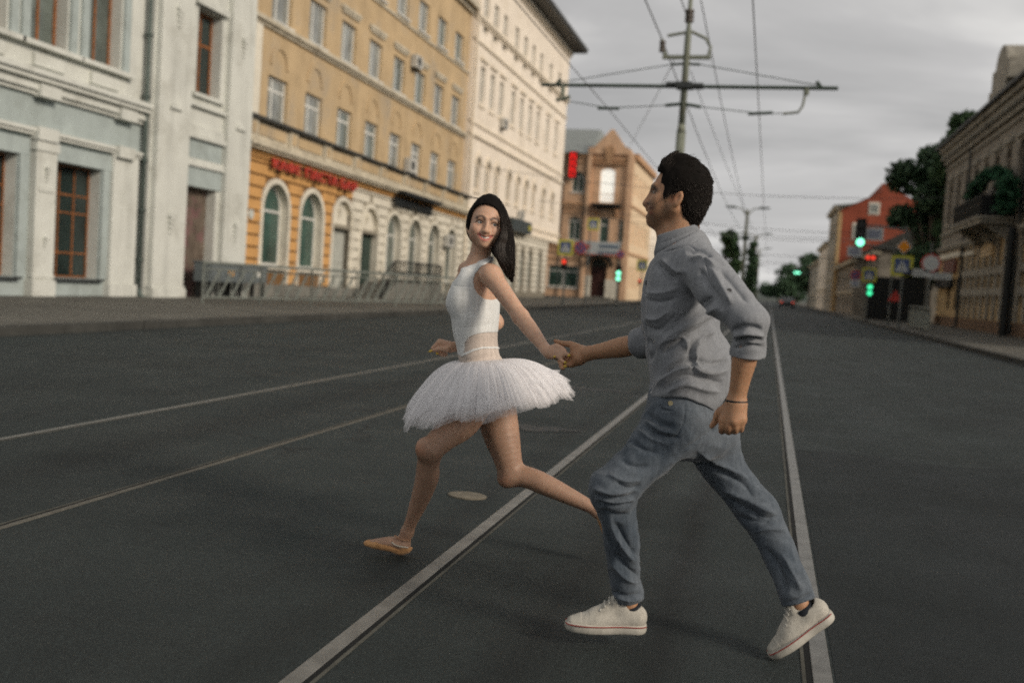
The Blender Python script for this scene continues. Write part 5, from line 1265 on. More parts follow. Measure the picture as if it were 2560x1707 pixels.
def _hair():
    n = M_HAIR.node_tree.nodes; l = M_HAIR.node_tree.links; b = n['Principled BSDF']
    t = n.new('ShaderNodeTexNoise'); t.inputs['Scale'].default_value = 60; tc = n.new('ShaderNodeTexCoord'); l.new(tc.outputs['Object'], t.inputs['Vector'])
    r = n.new('ShaderNodeValToRGB'); r.color_ramp.elements[0].color = (.011,.0085,.007,1); r.color_ramp.elements[1].color = (.040,.029,.022,1); l.new(t.outputs['Fac'], r.inputs['Fac']); l.new(r.outputs['Color'], b.inputs['Base Color'])
    b.inputs['Roughness'].default_value = .5; b.inputs['Specular IOR Level'].default_value = .25
_hair()
M_SCALP = mat('hair_base', (.008,.0065,.0055), .8, spec=.08)
def strands(name, roots, paths, rad, parent, sides=3):
    """paths: (n, k, 3) arrays of hair curves, swept as thin tapering tubes"""
    P = np.asarray(paths); n, k, _ = P.shape; T = np.gradient(P, axis=1); T /= np.linalg.norm(T, axis=2)[...,None]+1e-9
    a = np.cross(T, NB([.3,.5,.8])); a /= np.linalg.norm(a, axis=2)[...,None]+1e-9; b = np.cross(T, a)
    taper = rad*np.concatenate([np.full(k-2, 1.0), [.7, .15]])[None,:,None] if k > 2 else rad
    R_ = [P+taper*(math.cos(2*math.pi*j/sides)*a+math.sin(2*math.pi*j/sides)*b) for j in range(sides)]
    V = np.stack(R_, 2).reshape(-1, 3); i0 = (np.arange(n)[:,None]*k+np.arange(k-1)[None])*sides; i0 = i0.reshape(-1)
    F = np.concatenate([np.stack([i0+j, i0+(j+1) % sides, i0+sides+(j+1) % sides, i0+sides+j], 1) for j in range(sides)])
    return mesh_obj(name, V, F, M_HAIR, parent)
# ------------------------------------------------------------------ the man (coordinates read in the photograph, each with its own depth)
H_BODY = .0042
mS = lambda x, y, Y: atY(1380+x/2.0633, 360+y/2.0633, Y)
lS = lambda x, y, Y: atY(1380+x/2.0987, 960+y/2.0987, Y)
px_m = lambda pts: [(1380+x/2.0633, 360+y/2.0633) for x, y in pts]
px_l = lambda pts: [(1380+x/2.0987, 960+y/2.0987) for x, y in pts]
man = tag(empty('person', (.02, 3.40, 0)), 'dark-haired man running in a grey shirt, faded jeans and white sneakers', 'person')
HF = -.985*CR+.17*CU+.24*CF; HU = .17*CR+.985*CU
HO = atY(1694, 492, 3.43)
LAT = unit([.10, 1, 0])         # his right side points away from the lens
# joints
sh_n, el_n, wr_n = atY(1762, 676, 3.22), mS(1030, 915, 3.08), mS(952, 1318, 3.12)
sh_f, el_f, wr_f = atY(1672, 684, 3.60), atY(1640, 852, 3.57), atY(1468, 884, 3.69)
hip_n, kn_n, an_n = lS(690, 235, 3.32), lS(312, 560, 3.20), lS(398, 1150, 3.30)
hip_f, kn_f, an_f = lS(800, 235, 3.52), lS(1105, 650, 3.50), lS(1296, 1150, 3.43)
B = SDF((-.95, 2.90, -.05), (.42, 3.98, 1.72), H_BODY)
hp, HA = head(B, HO, HF, HU, 1.0, True, .75)
neck0, neck1 = hp(-.025, 0, -.06), atY(1700, 612, 3.42)
B.cone(neck0, neck1, .050, .054, .02); B.cone(hp(-.045,0,-.04), atY(1702, 600, 3.42), .040, .052, .03)
B.cone(hp(.035,0,-.095), atY(1672, 612, 3.42), .026, .040, .03)
tor = [(atY(1704, 626, 3.42), .050), (atY(1712, 680, 3.42), .064), (atY(1706, 770, 3.42), .078), (atY(1706, 880, 3.42), .074), (atY(1712, 960, 3.42), .076), (atY(1722, 1040, 3.42), .082)]
B.chain(tor, .04, (LAT, .66))
for a, b, c, w in ((sh_n, el_n, wr_n, 0), (sh_f, el_f, wr_f, 1)):
    B.chain([(a, .034), ((a+b)/2, .029), (b, .024)], .02)
    B.chain([(b, .024), (b+(c-b)*.26, .032), (b+(c-b)*.45, .0385), (b+(c-b)*.72, .031), (c, .0262)], .02)
B.chain([(hip_n, .070), (lS(560,300,3.29), .060), (lS(440,430,3.24), .054), (lS(320,548,3.20), .048), (lS(340,680,3.23), .040), (lS(366,820,3.26), .036), (lS(388,1000,3.285), .031), (an_n, .033)], .03)
B.chain([(hip_f, .070), (lS(890,420,3.51), .052), (lS(995,562,3.51), .042), (lS(1080,662,3.50), .040), (lS(1157,810,3.48), .036), (lS(1235,980,3.45), .034), (an_f, .033)], .03)
# ---- right hand reaching back for the dancer: palm up, fingers closing round hers
hS = lambda x, y, Y: atY(1340+x/8.4, 820+y/8.4, Y)
B.chain([(wr_f, .0265), (hS(1000, 540, 3.70), .025), (hS(880, 620, 3.70), .027)], .012)
B.cone(hS(960, 470, 3.71), hS(820, 430, 3.71), .021, .019, .012)
B.cone(hS(930, 560, 3.70), hS(740, 600, 3.715), .026, .017, .012)
B.cone(hS(930, 660, 3.69), hS(740, 740, 3.70), .022, .016, .012)
B.chain([(hS(850, 420, 3.71), .017), (hS(740, 345, 3.715), .0135), (hS(570, 325, 3.72), .0108), (hS(400, 268, 3.72), .0075)], .008)        # thumb
B.chain([(hS(760, 590, 3.72), .013), (hS(600, 560, 3.745), .0105), (hS(480, 580, 3.74), .0095), (hS(430, 640, 3.715), .008)], .006)       # index, behind her palm
B.chain([(hS(740, 650, 3.715), .0125), (hS(600, 610, 3.735), .0105), (hS(500, 640, 3.72), .0095), (hS(500, 700, 3.69), .0085)], .006)
B.chain([(hS(730, 710, 3.70), .012), (hS(590, 670, 3.70), .0105), (hS(505, 710, 3.685), .0095), (hS(545, 765, 3.665), .0085)], .005)
B.chain([(hS(750, 770, 3.69), .0115), (hS(620, 780, 3.68), .0098), (hS(530, 810, 3.665), .0088), (hS(570, 850, 3.65), .0075)], .005)
# ---- left hand swinging back: loose fist
qS = lambda x, y, Y: atY(1760+x/7.469, 900+y/7.469, Y)
B.chain([(wr_n, .0255), (qS(600, 800, 3.12), .027)], .015)
B.cone(qS(560, 840, 3.12), qS(380, 1110, 3.115), .026, .019, .014); B.cone(qS(620, 840, 3.115), qS(560, 1130, 3.10), .026, .020, .014); B.cone(qS(650, 850, 3.12), qS(700, 1110, 3.11), .022, .018, .014)
for x, Y, e in ((345, 3.115, 0), (470, 3.105, 12), (590, 3.105, 0), (695, 3.115, -30)):
    B.chain([(qS(x+10, 1120, Y), .0135), (qS(x-5, 1250+e, Y-.004), .0115), (qS(x-10, 1330+e, Y+.022), .0105), (qS(x+10, 1270+e, Y+.045), .009)], .004)
B.chain([(qS(420, 900, 3.135), .018), (qS(270, 1000, 3.145), .0140), (qS(225, 1120, 3.15), .0115), (qS(135, 1240, 3.15), .0078)], .008)
V, F = B.mesh(1); N_ = normals(V, F)
col = np.tile(NB([.40, .225, .130]), (len(V), 1))
q = project(V); st = (q[:,1] > 515) & (q[:,1] < 585) & (q[:,0] < 1690)
fz = lambda x, y: (1580+x/6.032, 360+y/6.032)
col = paint(V, col, N_, [([fz(300,1130), fz(390,1200), fz(470,1080), fz(520,960)], 11, (.15,.095,.062), .75), ([fz(275,905), fz(320,930)], 5, (.13,.085,.06), .6), ([fz(280,1090)], 8, (.15,.10,.07), .5),
    ([fz(285,640), fz(330,655), fz(365,700)], 4.2, (.016,.011,.009), .95), ([fz(300,715), fz(340,735)], 2.8, (.03,.018,.014), .9), ([fz(225,895), fz(260,900)], 2.6, (.05,.018,.014), .85),
    ([fz(268,970), fz(310,965)], 2.8, (.06,.018,.015), .9), ([fz(275,1035), fz(300,1040)], 3.2, (.30,.10,.075), .6), ([fz(600,850), fz(680,780)], 5, (.36,.13,.06), .6), ([hS(1,1,1)[:2]], 1, (0,0,0), 0)])
body = mesh_obj('body', V, F, skin_mat('man_skin'), man, col)
for y in (-1, 1): eye_obj(man, hp(.0765, y*.032, -.001), HF*.96-np.cross(unit(HU), unit(HF))*.05-HU*.1, .0118)
tq = MB(); pts = [hp(.0915-.010*(t/.022)**2*1.0, t, -.0735+.0065*abs(t/.022)**1.5) for t in np.linspace(-.024, .024, 13)]
tq.tube(pts, .0036, 6); own(tq.build('teeth', mat('tooth_white', (.62,.60,.54), .25, spec=.5), None, smooth=True), man)

# ---- hair: cap shaped by the hairline, combed up at the front, plus strands
hS2 = [fz(*p) for p in [(380,415),(470,440),(430,560),(452,680),(425,790),(470,832),(520,772),(600,740),(640,735),(705,742),(745,900),(742,1090),(850,1190),(980,1250),(1120,1000),(1200,830),(1215,560),(1140,380),(1000,235),(850,170),(720,110),(560,150),(430,280)]]
Hh = SDF(HO-.2, HO+.2, .0032)
Hh.ell(hp(-.020,0,.036), HA, (.100,.085,.094), .01)
Hh.ell(hp(-.055,0,-.030), HA, (.066,.068,.072), .03); Hh.cone(hp(-.072,0,-.06), hp(-.064,0,-.122), .05, .038, .03)
for y in (-1, 1): Hh.ell(hp(.014, y*.066, -.012), HA, (.030,.013,.032), .01)
Hh.chain([(hp(.060,0,.085), .030), (hp(.030,0,.118), .026), (hp(-.020,0,.120), .026)], .02, (HA[1], .5))
Hh.chain([(hp(.070,-.02,.090), .020), (hp(.062,-.01,.115), .013), (hp(.035,0,.142), .006)], .015); Hh.chain([(hp(.01,.02,.115), .018), (hp(-.03,.02,.137), .008)], .015)
Hh.cut(hS2, .004, pxm=720)
V, F = Hh.mesh(1); N_ = normals(V, F)
loc = np.stack([(V-HO)@HA[i] for i in range(3)], 1)
V = V+N_*(.003*vnoise(loc*NB([60, 150, 60]), 3)+.003*vnoise(loc*NB([25, 50, 25]), 4))[:,None]
hair = mesh_obj('hair', V, F, M_SCALP, man)
rng = np.random.default_rng(5); sel = rng.choice(len(V), 9000); P0, Nn = V[sel], N_[sel]; l0 = loc[sel]
back = -HA[0]; flow = np.where(l0[:,2:3] > .06, .55*back+.0*HA[2], .35*back-.75*HA[2]); flow = np.where((l0[:,0:1] > .03) & (l0[:,2:3] > .075), .75*HA[2]+.30*back, flow)
flow = flow+rng.normal(0, .15, flow.shape); flow = flow-(flow*Nn).sum(1)[:,None]*Nn*.72
ln = rng.uniform(.014, .034, (len(sel), 1, 1)); t = np.linspace(0, 1, 5)[None,:,None]
paths = (P0-.004*Nn)[:,None]+t*ln*(flow[:,None]+.30*Nn[:,None])-(t*t)*ln*.22*Nn[:,None]
own(strands('hair_strand', None, paths, .00065, None), hair)
tuft = []
for k in range(60):
    b = hp(rng.uniform(.02,.075), rng.uniform(-.05,.05), rng.uniform(.10,.118)); d = HA[2]*rng.uniform(.3,.9)-HA[0]*rng.uniform(.4,1.1)+HA[1]*rng.normal(0,.25); L_ = rng.uniform(.025,.05)
    tuft.append([b+d*L_*u-HA[0]*L_*.5*u*u for u in np.linspace(0, 1, 5)])
own(strands('hair_tuft', None, tuft, .0013, None), hair)

# ---- shirt
M_SHIRT = cloth_mat('grey_chambray', (.205,.215,.232), (.248,.258,.273), mottled=2.5, bump=.10, rough=.8)
S_ = SDF((-.72, 2.92, .60), (.36, 3.82, 1.42), .0032)
st_ = [(mS(645,505,3.42), .066), (mS(672,560,3.42), .092), (mS(674,650,3.42), .110), (mS(664,740,3.42), .121), (mS(660,860,3.42), .124), (mS(670,980,3.42), .120), (mS(684,1100,3.42), .119), (mS(692,1200,3.42), .123), (mS(694,1300,3.42), .125)]
S_.chain(st_, .035, (LAT, .68))
S_.chain([(mS(800,1090,3.42), .07), (mS(835,1170,3.42), .082), (mS(800,1290,3.42), .085)], .04, (LAT, .66))       # tail blown back
S_.chain([(mS(690,560,3.40), .07), (sh_n, .068), (mS(850,735,3.17), .070), (mS(945,840,3.11), .064), (mS(1020,920,3.08), .060)], .045)
S_.chain([(mS(1020,920,3.08), .058), (mS(1018,1000,3.09), .053), (mS(1008,1100,3.10), .049)], .02)
S_.chain([(mS(1012,1040,3.10), .054), (mS(1008,1098,3.10), .053)], .006)                # rolled cuff
S_.chain([(mS(650,560,3.46), .07), (sh_f, .064), (atY(1655, 770, 3.60), .058), (el_f, .055)], .04); S_.chain([(el_f, .053), (el_f+(wr_f-el_f)*.28, .049)], .015)
S_.chain([(el_f+(wr_f-el_f)*.14, .052), (el_f+(wr_f-el_f)*.28, .0515)], .006)
ca = unit(mS(1000,1160,3.11)-mS(1012,1040,3.10)); S_.plane(mS(1008,1098,3.10), ca, .004, lambda P: (P@ca > mS(1012,1060,3.10)@ca) & (project(P)[:,0] > 1822))
cf = unit(wr_f-el_f); S_.plane(el_f+(wr_f-el_f)*.27, cf, .004, lambda P: project(P)[:,0] < 1604)
S_.chain([(el_f+(wr_f-el_f)*.22, .042), (el_f+(wr_f-el_f)*.34, .044)], 0, None, 'sub'); S_.chain([(mS(1010,1080,3.10), .043), (mS(1004,1125,3.10), .045)], 0, None, 'sub')
hem = px_m([(430,700),(470,640),(520,596),(545,566),(600,535),(660,500),(748,452),(765,436),(800,430),(1200,300),(1200,1150),(1060,1180),(930,1120),(935,1180),(905,1270),(870,1325),(830,1372),(770,1340),(690,1308),(600,1300),(520,1306),(494,1290),(482,1130),(440,1150),(380,1100)])
S_.cut(hem, .005, pxm=730)
S_.cone(hp(-.03,0,-.10), neck1, .058, .060, .0, None, 'sub')
S_.chain([(mS(690,1215,3.42), .098), (mS(700,1300,3.42), .112), (mS(705,1400,3.42), .118)], .0, (LAT, .68), 'sub')
V, F = S_.mesh(1)
q = project(V); wz = np.clip((q[:,1]-640)/200, .25, 1); V = V+normals(V, F)*(.0015*vnoise(V*NB([8,8,8])+3, 8)+wz*(.026*crumple(V, 9, CR*.75+CU*.6, .3, 8)+.012*crumple(V, 21, CR*.9+CU*.25, .4, 9)))[:,None]
mp_ = lambda a, s, pts: (a*2.0, s*.72, px_m(pts))
V = folds(V, F, [mp_(-.013,9,[(850,770),(760,850),(640,930),(560,985)]), mp_(.012,9,[(870,830),(760,905),(650,965),(545,1050)]), mp_(-.012,8,[(860,880),(770,960),(660,1010),(560,1090)]),
    mp_(.010,8,[(850,950),(760,1010),(740,1090),(760,1170)]), mp_(-.011,8,[(820,960),(720,1040),(716,1120),(740,1190)]), mp_(-.010,9,[(910,1110),(830,1135),(740,1120),(640,1150),(540,1215)]), mp_(.011,9,[(920,1160),(820,1180),(700,1150),(600,1190),(530,1260)]),
    mp_(-.010,8,[(880,1230),(790,1215),(690,1195),(610,1235),(560,1275)]), mp_(.009,8,[(870,1280),(780,1265),(680,1240),(590,1285)]), mp_(-.005,8,[(480,800),(560,815),(650,790)]), mp_(.004,8,[(475,765),(560,770),(660,740)]),
    mp_(-.006,8,[(475,930),(530,960),(590,930),(640,870)]), mp_(.005,8,[(470,890),(540,905),(610,860)]), mp_(-.008,9,[(540,610),(600,680),(650,700)]), mp_(.006,9,[(560,590),(640,650),(700,660)]),
    mp_(-.010,9,[(760,640),(800,720),(850,790),(880,860)]), mp_(.008,9,[(820,640),(880,740),(930,830)]), mp_(-.007,8,[(860,640),(940,730),(1010,820)]), mp_(-.011,7,[(925,965),(1000,945),(1085,955)]), mp_(.010,7,[(930,990),(1010,975),(1095,985)]), mp_(-.010,7,[(935,1020),(1010,1002),(1095,1015)]), mp_(-.007,5,[(930,1052),(1010,1042),(1092,1046)]),
    mp_(-.007,8,[(690,565),(760,545),(830,585)]), mp_(.006,7,[(700,600),(780,590),(850,640)]), mp_(-.007,7,[(490,1000),(520,1060),(500,1130)]), mp_(.008,8,[(600,1010),(680,1000),(700,1080)]), mp_(-.003,2.0,[(700,520),(770,560),(800,640),(815,720)]), mp_(-.003,2.0,[(560,560),(640,540),(740,500),(770,470)]), mp_(-.004,3,[(545,545),(500,640),(478,760),(475,900),(490,1060),(500,1200),(505,1280)])])
shirt = mesh_obj('shirt', V, F, M_SHIRT, man)
# band collar and its darker inside
C_ = SDF(neck1-.16, neck1+.16, .0032); cl = px_m([(538,500),(545,470),(640,440),(735,415),(755,425),(765,470),(790,515),(720,555),(640,595),(580,640),(535,665),(525,560)])
C_.cone(hp(-.035,0,-.07), atY(1702, 628, 3.42), .072, .080, .0); C_.cone(hp(.03,0,-.10), atY(1672, 622, 3.42), .052, .058, .03); C_.cut(cl, .003, pxm=720); C_.cone(hp(-.035,0,-.03), atY(1702, 640, 3.42), .064, .070, 0, None, 'sub'); C_.cone(hp(.03,0,-.08), atY(1672, 632, 3.42), .044, .050, 0, None, 'sub')
V, F = C_.mesh(1); V = folds(V, F, [(-.006, 2.2, px_m([(532,570),(640,515),(760,465)])), (-.003, 2.0, px_m([(545,520),(640,480),(740,440)]))]); own(mesh_obj('collar', V, F, M_SHIRT, None), shirt)
M_BTN = mat('shirt_button', (.10,.10,.10), .3)
for p in ((915,743), (478,712)):
    w_ = SDF; ctr = atY(1380+p[0]/2.0633, 360+p[1]/2.0633, 3.3); d = unit(ctr-CAM); V0 = NB([v.co[:] for v in shirt.data.vertices]); pj = project(V0); m = np.hypot(pj[:,0]-(1380+p[0]/2.0633), pj[:,1]-(360+p[1]/2.0633)) < 6
    if m.any(): c = V0[m][np.argmin(V0[m]@CF)]; MBq = MB().tube([c+.001*d, c-.004*d], .0075, 10); own(MBq.build('button', M_BTN), shirt)

# ---- jeans
M_DENIM = cloth_mat('faded_denim', (.047,.063,.082), (.130,.148,.168), mottled=4.2, bump=.22)
J = SDF((-.62, 3.0, .05), (.42, 3.75, 1.02), .0036)
J.chain([(lS(690,60,3.42), .112), (lS(705,150,3.42), .120), (lS(725,230,3.42), .112)], .03, (LAT, .70))
J.cone(lS(800,160,3.42), lS(830,250,3.44), .085, .085, .04, (LAT, .75))
J.chain([(lS(652,190,3.33), .106), (lS(565,300,3.29), .086), (lS(448,430,3.24), .075), (lS(320,545,3.20), .073)], .035)
J.chain([(lS(320,550,3.20), .070), (lS(340,680,3.23), .060), (lS(366,820,3.26), .057), (lS(385,1000,3.285), .050), (lS(402,1125,3.30), .050)], .03)
J.chain([(lS(812,210,3.50), .103), (lS(892,425,3.51), .074), (lS(992,565,3.51), .067), (lS(1078,662,3.50), .065)], .035)
J.chain([(lS(1078,662,3.50), .065), (lS(1155,810,3.48), .059), (lS(1236,980,3.45), .054), (lS(1292,1140,3.43), .054)], .03)
for a, b in ((lS(385,1000,3.285), lS(402,1125,3.30)), (lS(1235,980,3.45), lS(1292,1140,3.43))):
    n_ = unit(b-a); J.plane(b, n_, .003, lambda P, b=b, n_=n_: ((P-b)@n_ > -.05) & (np.linalg.norm(P-b, axis=1) < .25)); J.cone(b-n_*.03, b+n_*.05, .043, .046, 0, None, 'sub')
J.cut(px_l([(495,20),(880,20),(890,120),(1000,140),(1500,900),(1450,1300),(100,1300),(100,400),(440,150),(490,100)]), .003, where=lambda P: project(P)[:,1] < 1060)
V, F = J.mesh(1)
V = V+normals(V, F)*(.003*vnoise(V*NB([14,14,14]), 18)+.015*crumple(V, 15, CR*.9-CU*.3, .35, 19)+.007*crumple(V, 30, CR*.8-CU*.5, .5, 20))[:,None]
lp_ = lambda a, s, pts: (a*1.7, s*.75, px_l(pts))
V = folds(V, F, [lp_(-.011,7,[(215,575),(310,605),(410,590),(440,560)]), lp_(.009,7,[(210,545),(310,572),(420,560)]), lp_(-.010,6,[(230,620),(330,640),(430,620)]), lp_(.008,6,[(235,600),(330,618),(435,605)]), lp_(-.007,7,[(250,660),(340,690),(410,680)]), lp_(-.007,7,[(330,505),(400,545),(470,530)]), lp_(.006,7,[(290,470),(380,510),(480,500)]),
    lp_(-.009,7,[(490,150),(560,205),(650,230)]), lp_(.008,7,[(480,185),(560,240),(660,265)]), lp_(-.008,7,[(500,230),(580,270),(680,285)]), lp_(.007,7,[(440,230),(520,290),(620,320)]), lp_(-.007,7,[(410,290),(480,340),(570,360)]), lp_(-.006,7,[(350,390),(430,430),(520,430)]),
    lp_(.008,8,[(300,700),(350,820),(440,950)]), lp_(-.008,8,[(330,720),(390,830),(455,910)]), lp_(-.008,7,[(320,880),(390,960),(455,1010)]), lp_(.007,7,[(310,930),(380,1010),(450,1050)]), lp_(-.008,5,[(310,1085),(390,1112),(475,1095)]), lp_(.006,5,[(318,1105),(400,1135),(478,1120)]), lp_(-.003,2.2,[(318,690),(345,800),(360,900),(385,1010)]),
    lp_(-.009,8,[(740,390),(860,450),(1000,520),(1060,600)]), lp_(.009,8,[(760,350),(900,430),(1040,510)]), lp_(.010,9,[(880,540),(1020,610),(1180,690)]), lp_(-.010,8,[(900,590),(1030,660),(1150,740)]), lp_(-.008,8,[(960,690),(1060,720),(1190,690)]), lp_(.007,8,[(1060,780),(1130,760),(1230,770)]), lp_(-.008,9,[(1110,850),(1190,960),(1230,1100)]), lp_(.007,8,[(1200,880),(1260,990),(1310,1090)]), lp_(-.008,5,[(1210,1150),(1300,1125),(1380,1090)]),
    lp_(-.004,3,[(560,90),(575,130),(640,140)]), lp_(-.003,2.5,[(700,90),(690,200),(640,300)]), lp_(-.006,5,[(860,230),(780,290),(695,345)])])
jeans = mesh_obj('jeans', V, F, M_DENIM, man)
Wb = SDF(lS(690,70,3.42)-.25, lS(690,70,3.42)+.25, .004)
M_RIV = mat('brass_button', (.35,.30,.18), .35, .8)
c = lS(612, 86, 3.30); V0 = NB([v.co[:] for v in jeans.data.vertices]); pj = project(V0); m = np.hypot(pj[:,0]-(1380+612/2.0987), pj[:,1]-(960+88/2.0987)) < 7
if m.any(): c = V0[m][np.argmin(V0[m]@CF)]; own(MB().tube([c+.001*CF, c-.005*CF], .008, 10).build('button', M_RIV), jeans)
# ---- bracelet
ax = unit(qS(600,860,3.12)-wr_n); bc = wr_n*.55+qS(600, 800, 3.12)*.45; u = unit(np.cross(ax, [0,1,.1])); v = np.cross(ax, u)
own(MB().tube([bc+.0305*math.cos(t)*u+.0305*math.sin(t)*v for t in np.linspace(0, 2*math.pi, 25)], .0042, 7, False).build('bracelet', mat('black_cord', (.012,.015,.016), .6), None, smooth=True), man)

# ---- canvas sneakers: toe, heel and ankle opening taken from the photograph
M_CANV = cloth_mat('white_canvas', (.34,.32,.275), (.46,.435,.38), mottled=6, bump=.2); M_RUB = mat('white_rubber', (.40,.38,.33), .55, var=.15, vscale=20); M_STRIPE = mat('red_stripe', (.25,.035,.03), .5); M_LACE = mat('lace', (.42,.41,.37), .8)
def sneaker(heel, toe, up, side, name):
    ax = unit(toe-heel); up = unit(up-(up@ax)*ax); sd = np.cross(up, ax); L = np.linalg.norm(toe-heel); g = lambda x, y, z: heel+ax*x*L+sd*y+up*z
    lo, hi = np.minimum(heel, toe)-.16, np.maximum(heel, toe)+.16
    s = SDF(lo, hi, .0034)
    s.chain([(g(.12,0,.050), .036), (g(.35,0,.042), .036), (g(.62,.004,.036), .036), (g(.80,0,.030), .030), (g(.90,0,.026), .024)], .02, (sd, .92))
    s.chain([(g(.13,0,.060), .033), (g(.24,0,.070), .034)], .02); s.chain([(g(.31,0,.092), .026), (g(.48,0,.075), .026), (g(.62,0,.055), .026)], .02)
    s.cone(g(.40,0,.105), g(.33,0,.135), .016, .010, .012, (sd, .55))
    s.plane(g(.5,0,.018), -up, .003); s.cone(g(.19,0,.072), g(.21,0,.16), .028, .034, .004, None, 'sub')
    V, F = s.mesh(1); u_ = mesh_obj('upper', V, F, M_CANV, None)
    r = SDF(lo, hi, .0034); r.chain([(g(.13,0,.02), .041), (g(.35,0,.02), .039), (g(.64,.004,.02), .045), (g(.82,0,.02), .040), (g(.91,0,.02), .028)], .02, (sd, .95)); r.plane(g(.5,0,.034), up, .003); r.plane(g(.5,0,.001), -up, .004)
    V, F = r.mesh(1); so_ = mesh_obj('sole', V, F, M_RUB, None)
    t = SDF(lo, hi, .0034); t.chain([(g(.80,0,.0305), .0312), (g(.90,0,.0265), .0252)], .0, (sd, .92)); t.plane(g(.80,0,0), -ax, .002); t.plane(g(.5,0,.030), -up, .002); V, F = t.mesh(1); tc_ = mesh_obj('toe_cap', V, F, M_RUB, None)
    VV = NB([v.co[:] for v in so_.data.vertices]); xs = (VV-heel)@ax/L; ys = (VV-heel)@sd; zs = (VV-heel)@up
    ring = []
    for a in np.linspace(0, 2*math.pi, 73): 
        d = NB([math.cos(a), math.sin(a)*.35]); k = np.argmax(((xs-.5)*2*d[0]+ys/.05*d[1]*1.0)*1.0-1e3*(np.abs(zs-.024) > .006)); ring.append(VV[k])
    hull = []; n_ = 64      # stripe follows the outline of the sole
    for a in np.linspace(-math.pi, math.pi, n_+1):
        x = .5+.5*math.cos(a); yy = np.abs(xs-x) < .03; w = (ys[yy & (np.sign(ys) == np.sign(math.sin(a)+1e-9))] if yy.any() else NB([0]))
        hull.append((x, (np.abs(w).max() if len(w) else 0)*np.sign(math.sin(a))))
    loop = [g(np.clip(x, xs.min()+.001, xs.max()-.001), y*1.005, .0295) for x, y in hull]
    loop = [loop[0]]+[(loop[i-1]+2*loop[i]+loop[i+1])/4 for i in range(1, n_)]+[loop[-1]]
    st = MB().tube(loop, .0019, 5, False).build('red_stripe', M_STRIPE)
    lc = MB()
    for k in range(6):
        x = .40+.055*k; z = .128-.0125*k*1.05; lc.tube([g(x,-.028,z-.012), g(x+.01,0,z+.002), g(x+.02,.028,z-.012)], .0032, 5)
    lc = lc.build('lace', M_LACE)
    root = u_; root.name = name
    own(root, man)
    for o_ in (so_, tc_, st, lc): own(o_, root)
hl, to = lS(486, 1302, 3.31), lS(70, 1288, 3.24)
sneaker(hl, to, NB([0,0,1.]), 0, 'sneaker')
hl2, to2 = lS(1478, 1228, 3.45), lS(1162, 1448, 3.40)
sneaker(hl2, to2, unit(an_f-(hl2*.72+to2*.28)), 0, 'sneaker')
M_SOCK = mat('dark_sock', (.015,.018,.024), .9)
for a, b, r_ in ((lS(408,1160,3.30), lS(420,1215,3.305), .037), (lS(1305,1165,3.43), lS(1335,1212,3.435), .037)): own(MB().tube([a, (a+b)/2, b], [r_, r_*1.02, r_*.95], 18).build('sock', M_SOCK, None, smooth=True), man)
# ------------------------------------------------------------------ the woman
wS = lambda x, y, Y: atY(980+x/2.376, 460+y/2.376, Y)
xS = lambda x, y, Y: atY(860+x/3.36, 1000+y/3.36, Y)
fS = lambda x, y, Y: atY(1130+x/7.467, 470+y/7.467, Y)
px_w = lambda pts: [(980+x/2.376, 460+y/2.376) for x, y in pts]
px_x = lambda pts: [(860+x/3.36, 1000+y/3.36) for x, y in pts]
px_f = lambda pts: [(1130+x/7.467, 470+y/7.467) for x, y in pts]
lady = tag(empty('person', (-1.0, 4.1, 0)), 'smiling long-haired dancer in a white bodice and tutu, running and looking back', 'person')
YW = 4.14
LATW = unit([.16, 1, 0])
GF = unit(-CF+.10*CR-.02*CU); GU = .17*CR+.985*CU
GO = fS(630, 700, 4.12)
Bw = SDF((-1.62, 3.58, -.02), (-.02, 4.60, 1.60), .0042)
gp, GA = head(Bw, GO, GF, GU, .93, False, 1.0)
nk0, nk1 = gp(-.02, 0, -.07), wS(515, 470, 4.15)
Bw.cone(nk0, nk1, .044, .046, .02); Bw.cone(gp(.02,0,-.09), wS(500, 470, 4.12), .030, .036, .02)
shn, eln, wrn = wS(590, 545, 4.02), wS(765, 790, 3.90), wS(915, 985, 3.745)
shf, elf, wrf = wS(455, 520, 4.28), wS(618, 822, 4.36), atY(1141, 866, 4.22)
torw = [(wS(520, 520, 4.15), .060), (wS(500, 590, 4.15), .085), (wS(490, 690, 4.15), .097), (wS(495, 780, 4.15), .092), (wS(497, 870, 4.15), .085), (wS(508, 960, 4.15), .078), (wS(525, 1060, 4.15), .080), (wS(560, 1160, 4.15), .098), (wS(575, 1230, 4.15), .100)]
Bw.chain(torw, .03, (LATW, .72))
for Y in (4.07, 4.22): Bw.ell(wS(408, 690, Y), [unit([-1,0,.15]), [0,1,0], [0,0,1]], (.052,.056,.058), .03)
Bw.cone(nk1, shn, .036, .040, .03); Bw.cone(nk1, shf, .036, .040, .03)
Bw.chain([(shn, .043), ((shn+eln)/2, .0365), (eln, .0315)], .03); Bw.chain([(eln, .032), (eln+(wrn-eln)*.35, .032), (wrn, .0205)], .02)
Bw.chain([(shf, .044), ((shf+elf)/2, .036), (elf, .032)], .03); Bw.chain([(elf, .031), (elf+(wrf-elf)*.35, .031), (wrf, .0205)], .02)
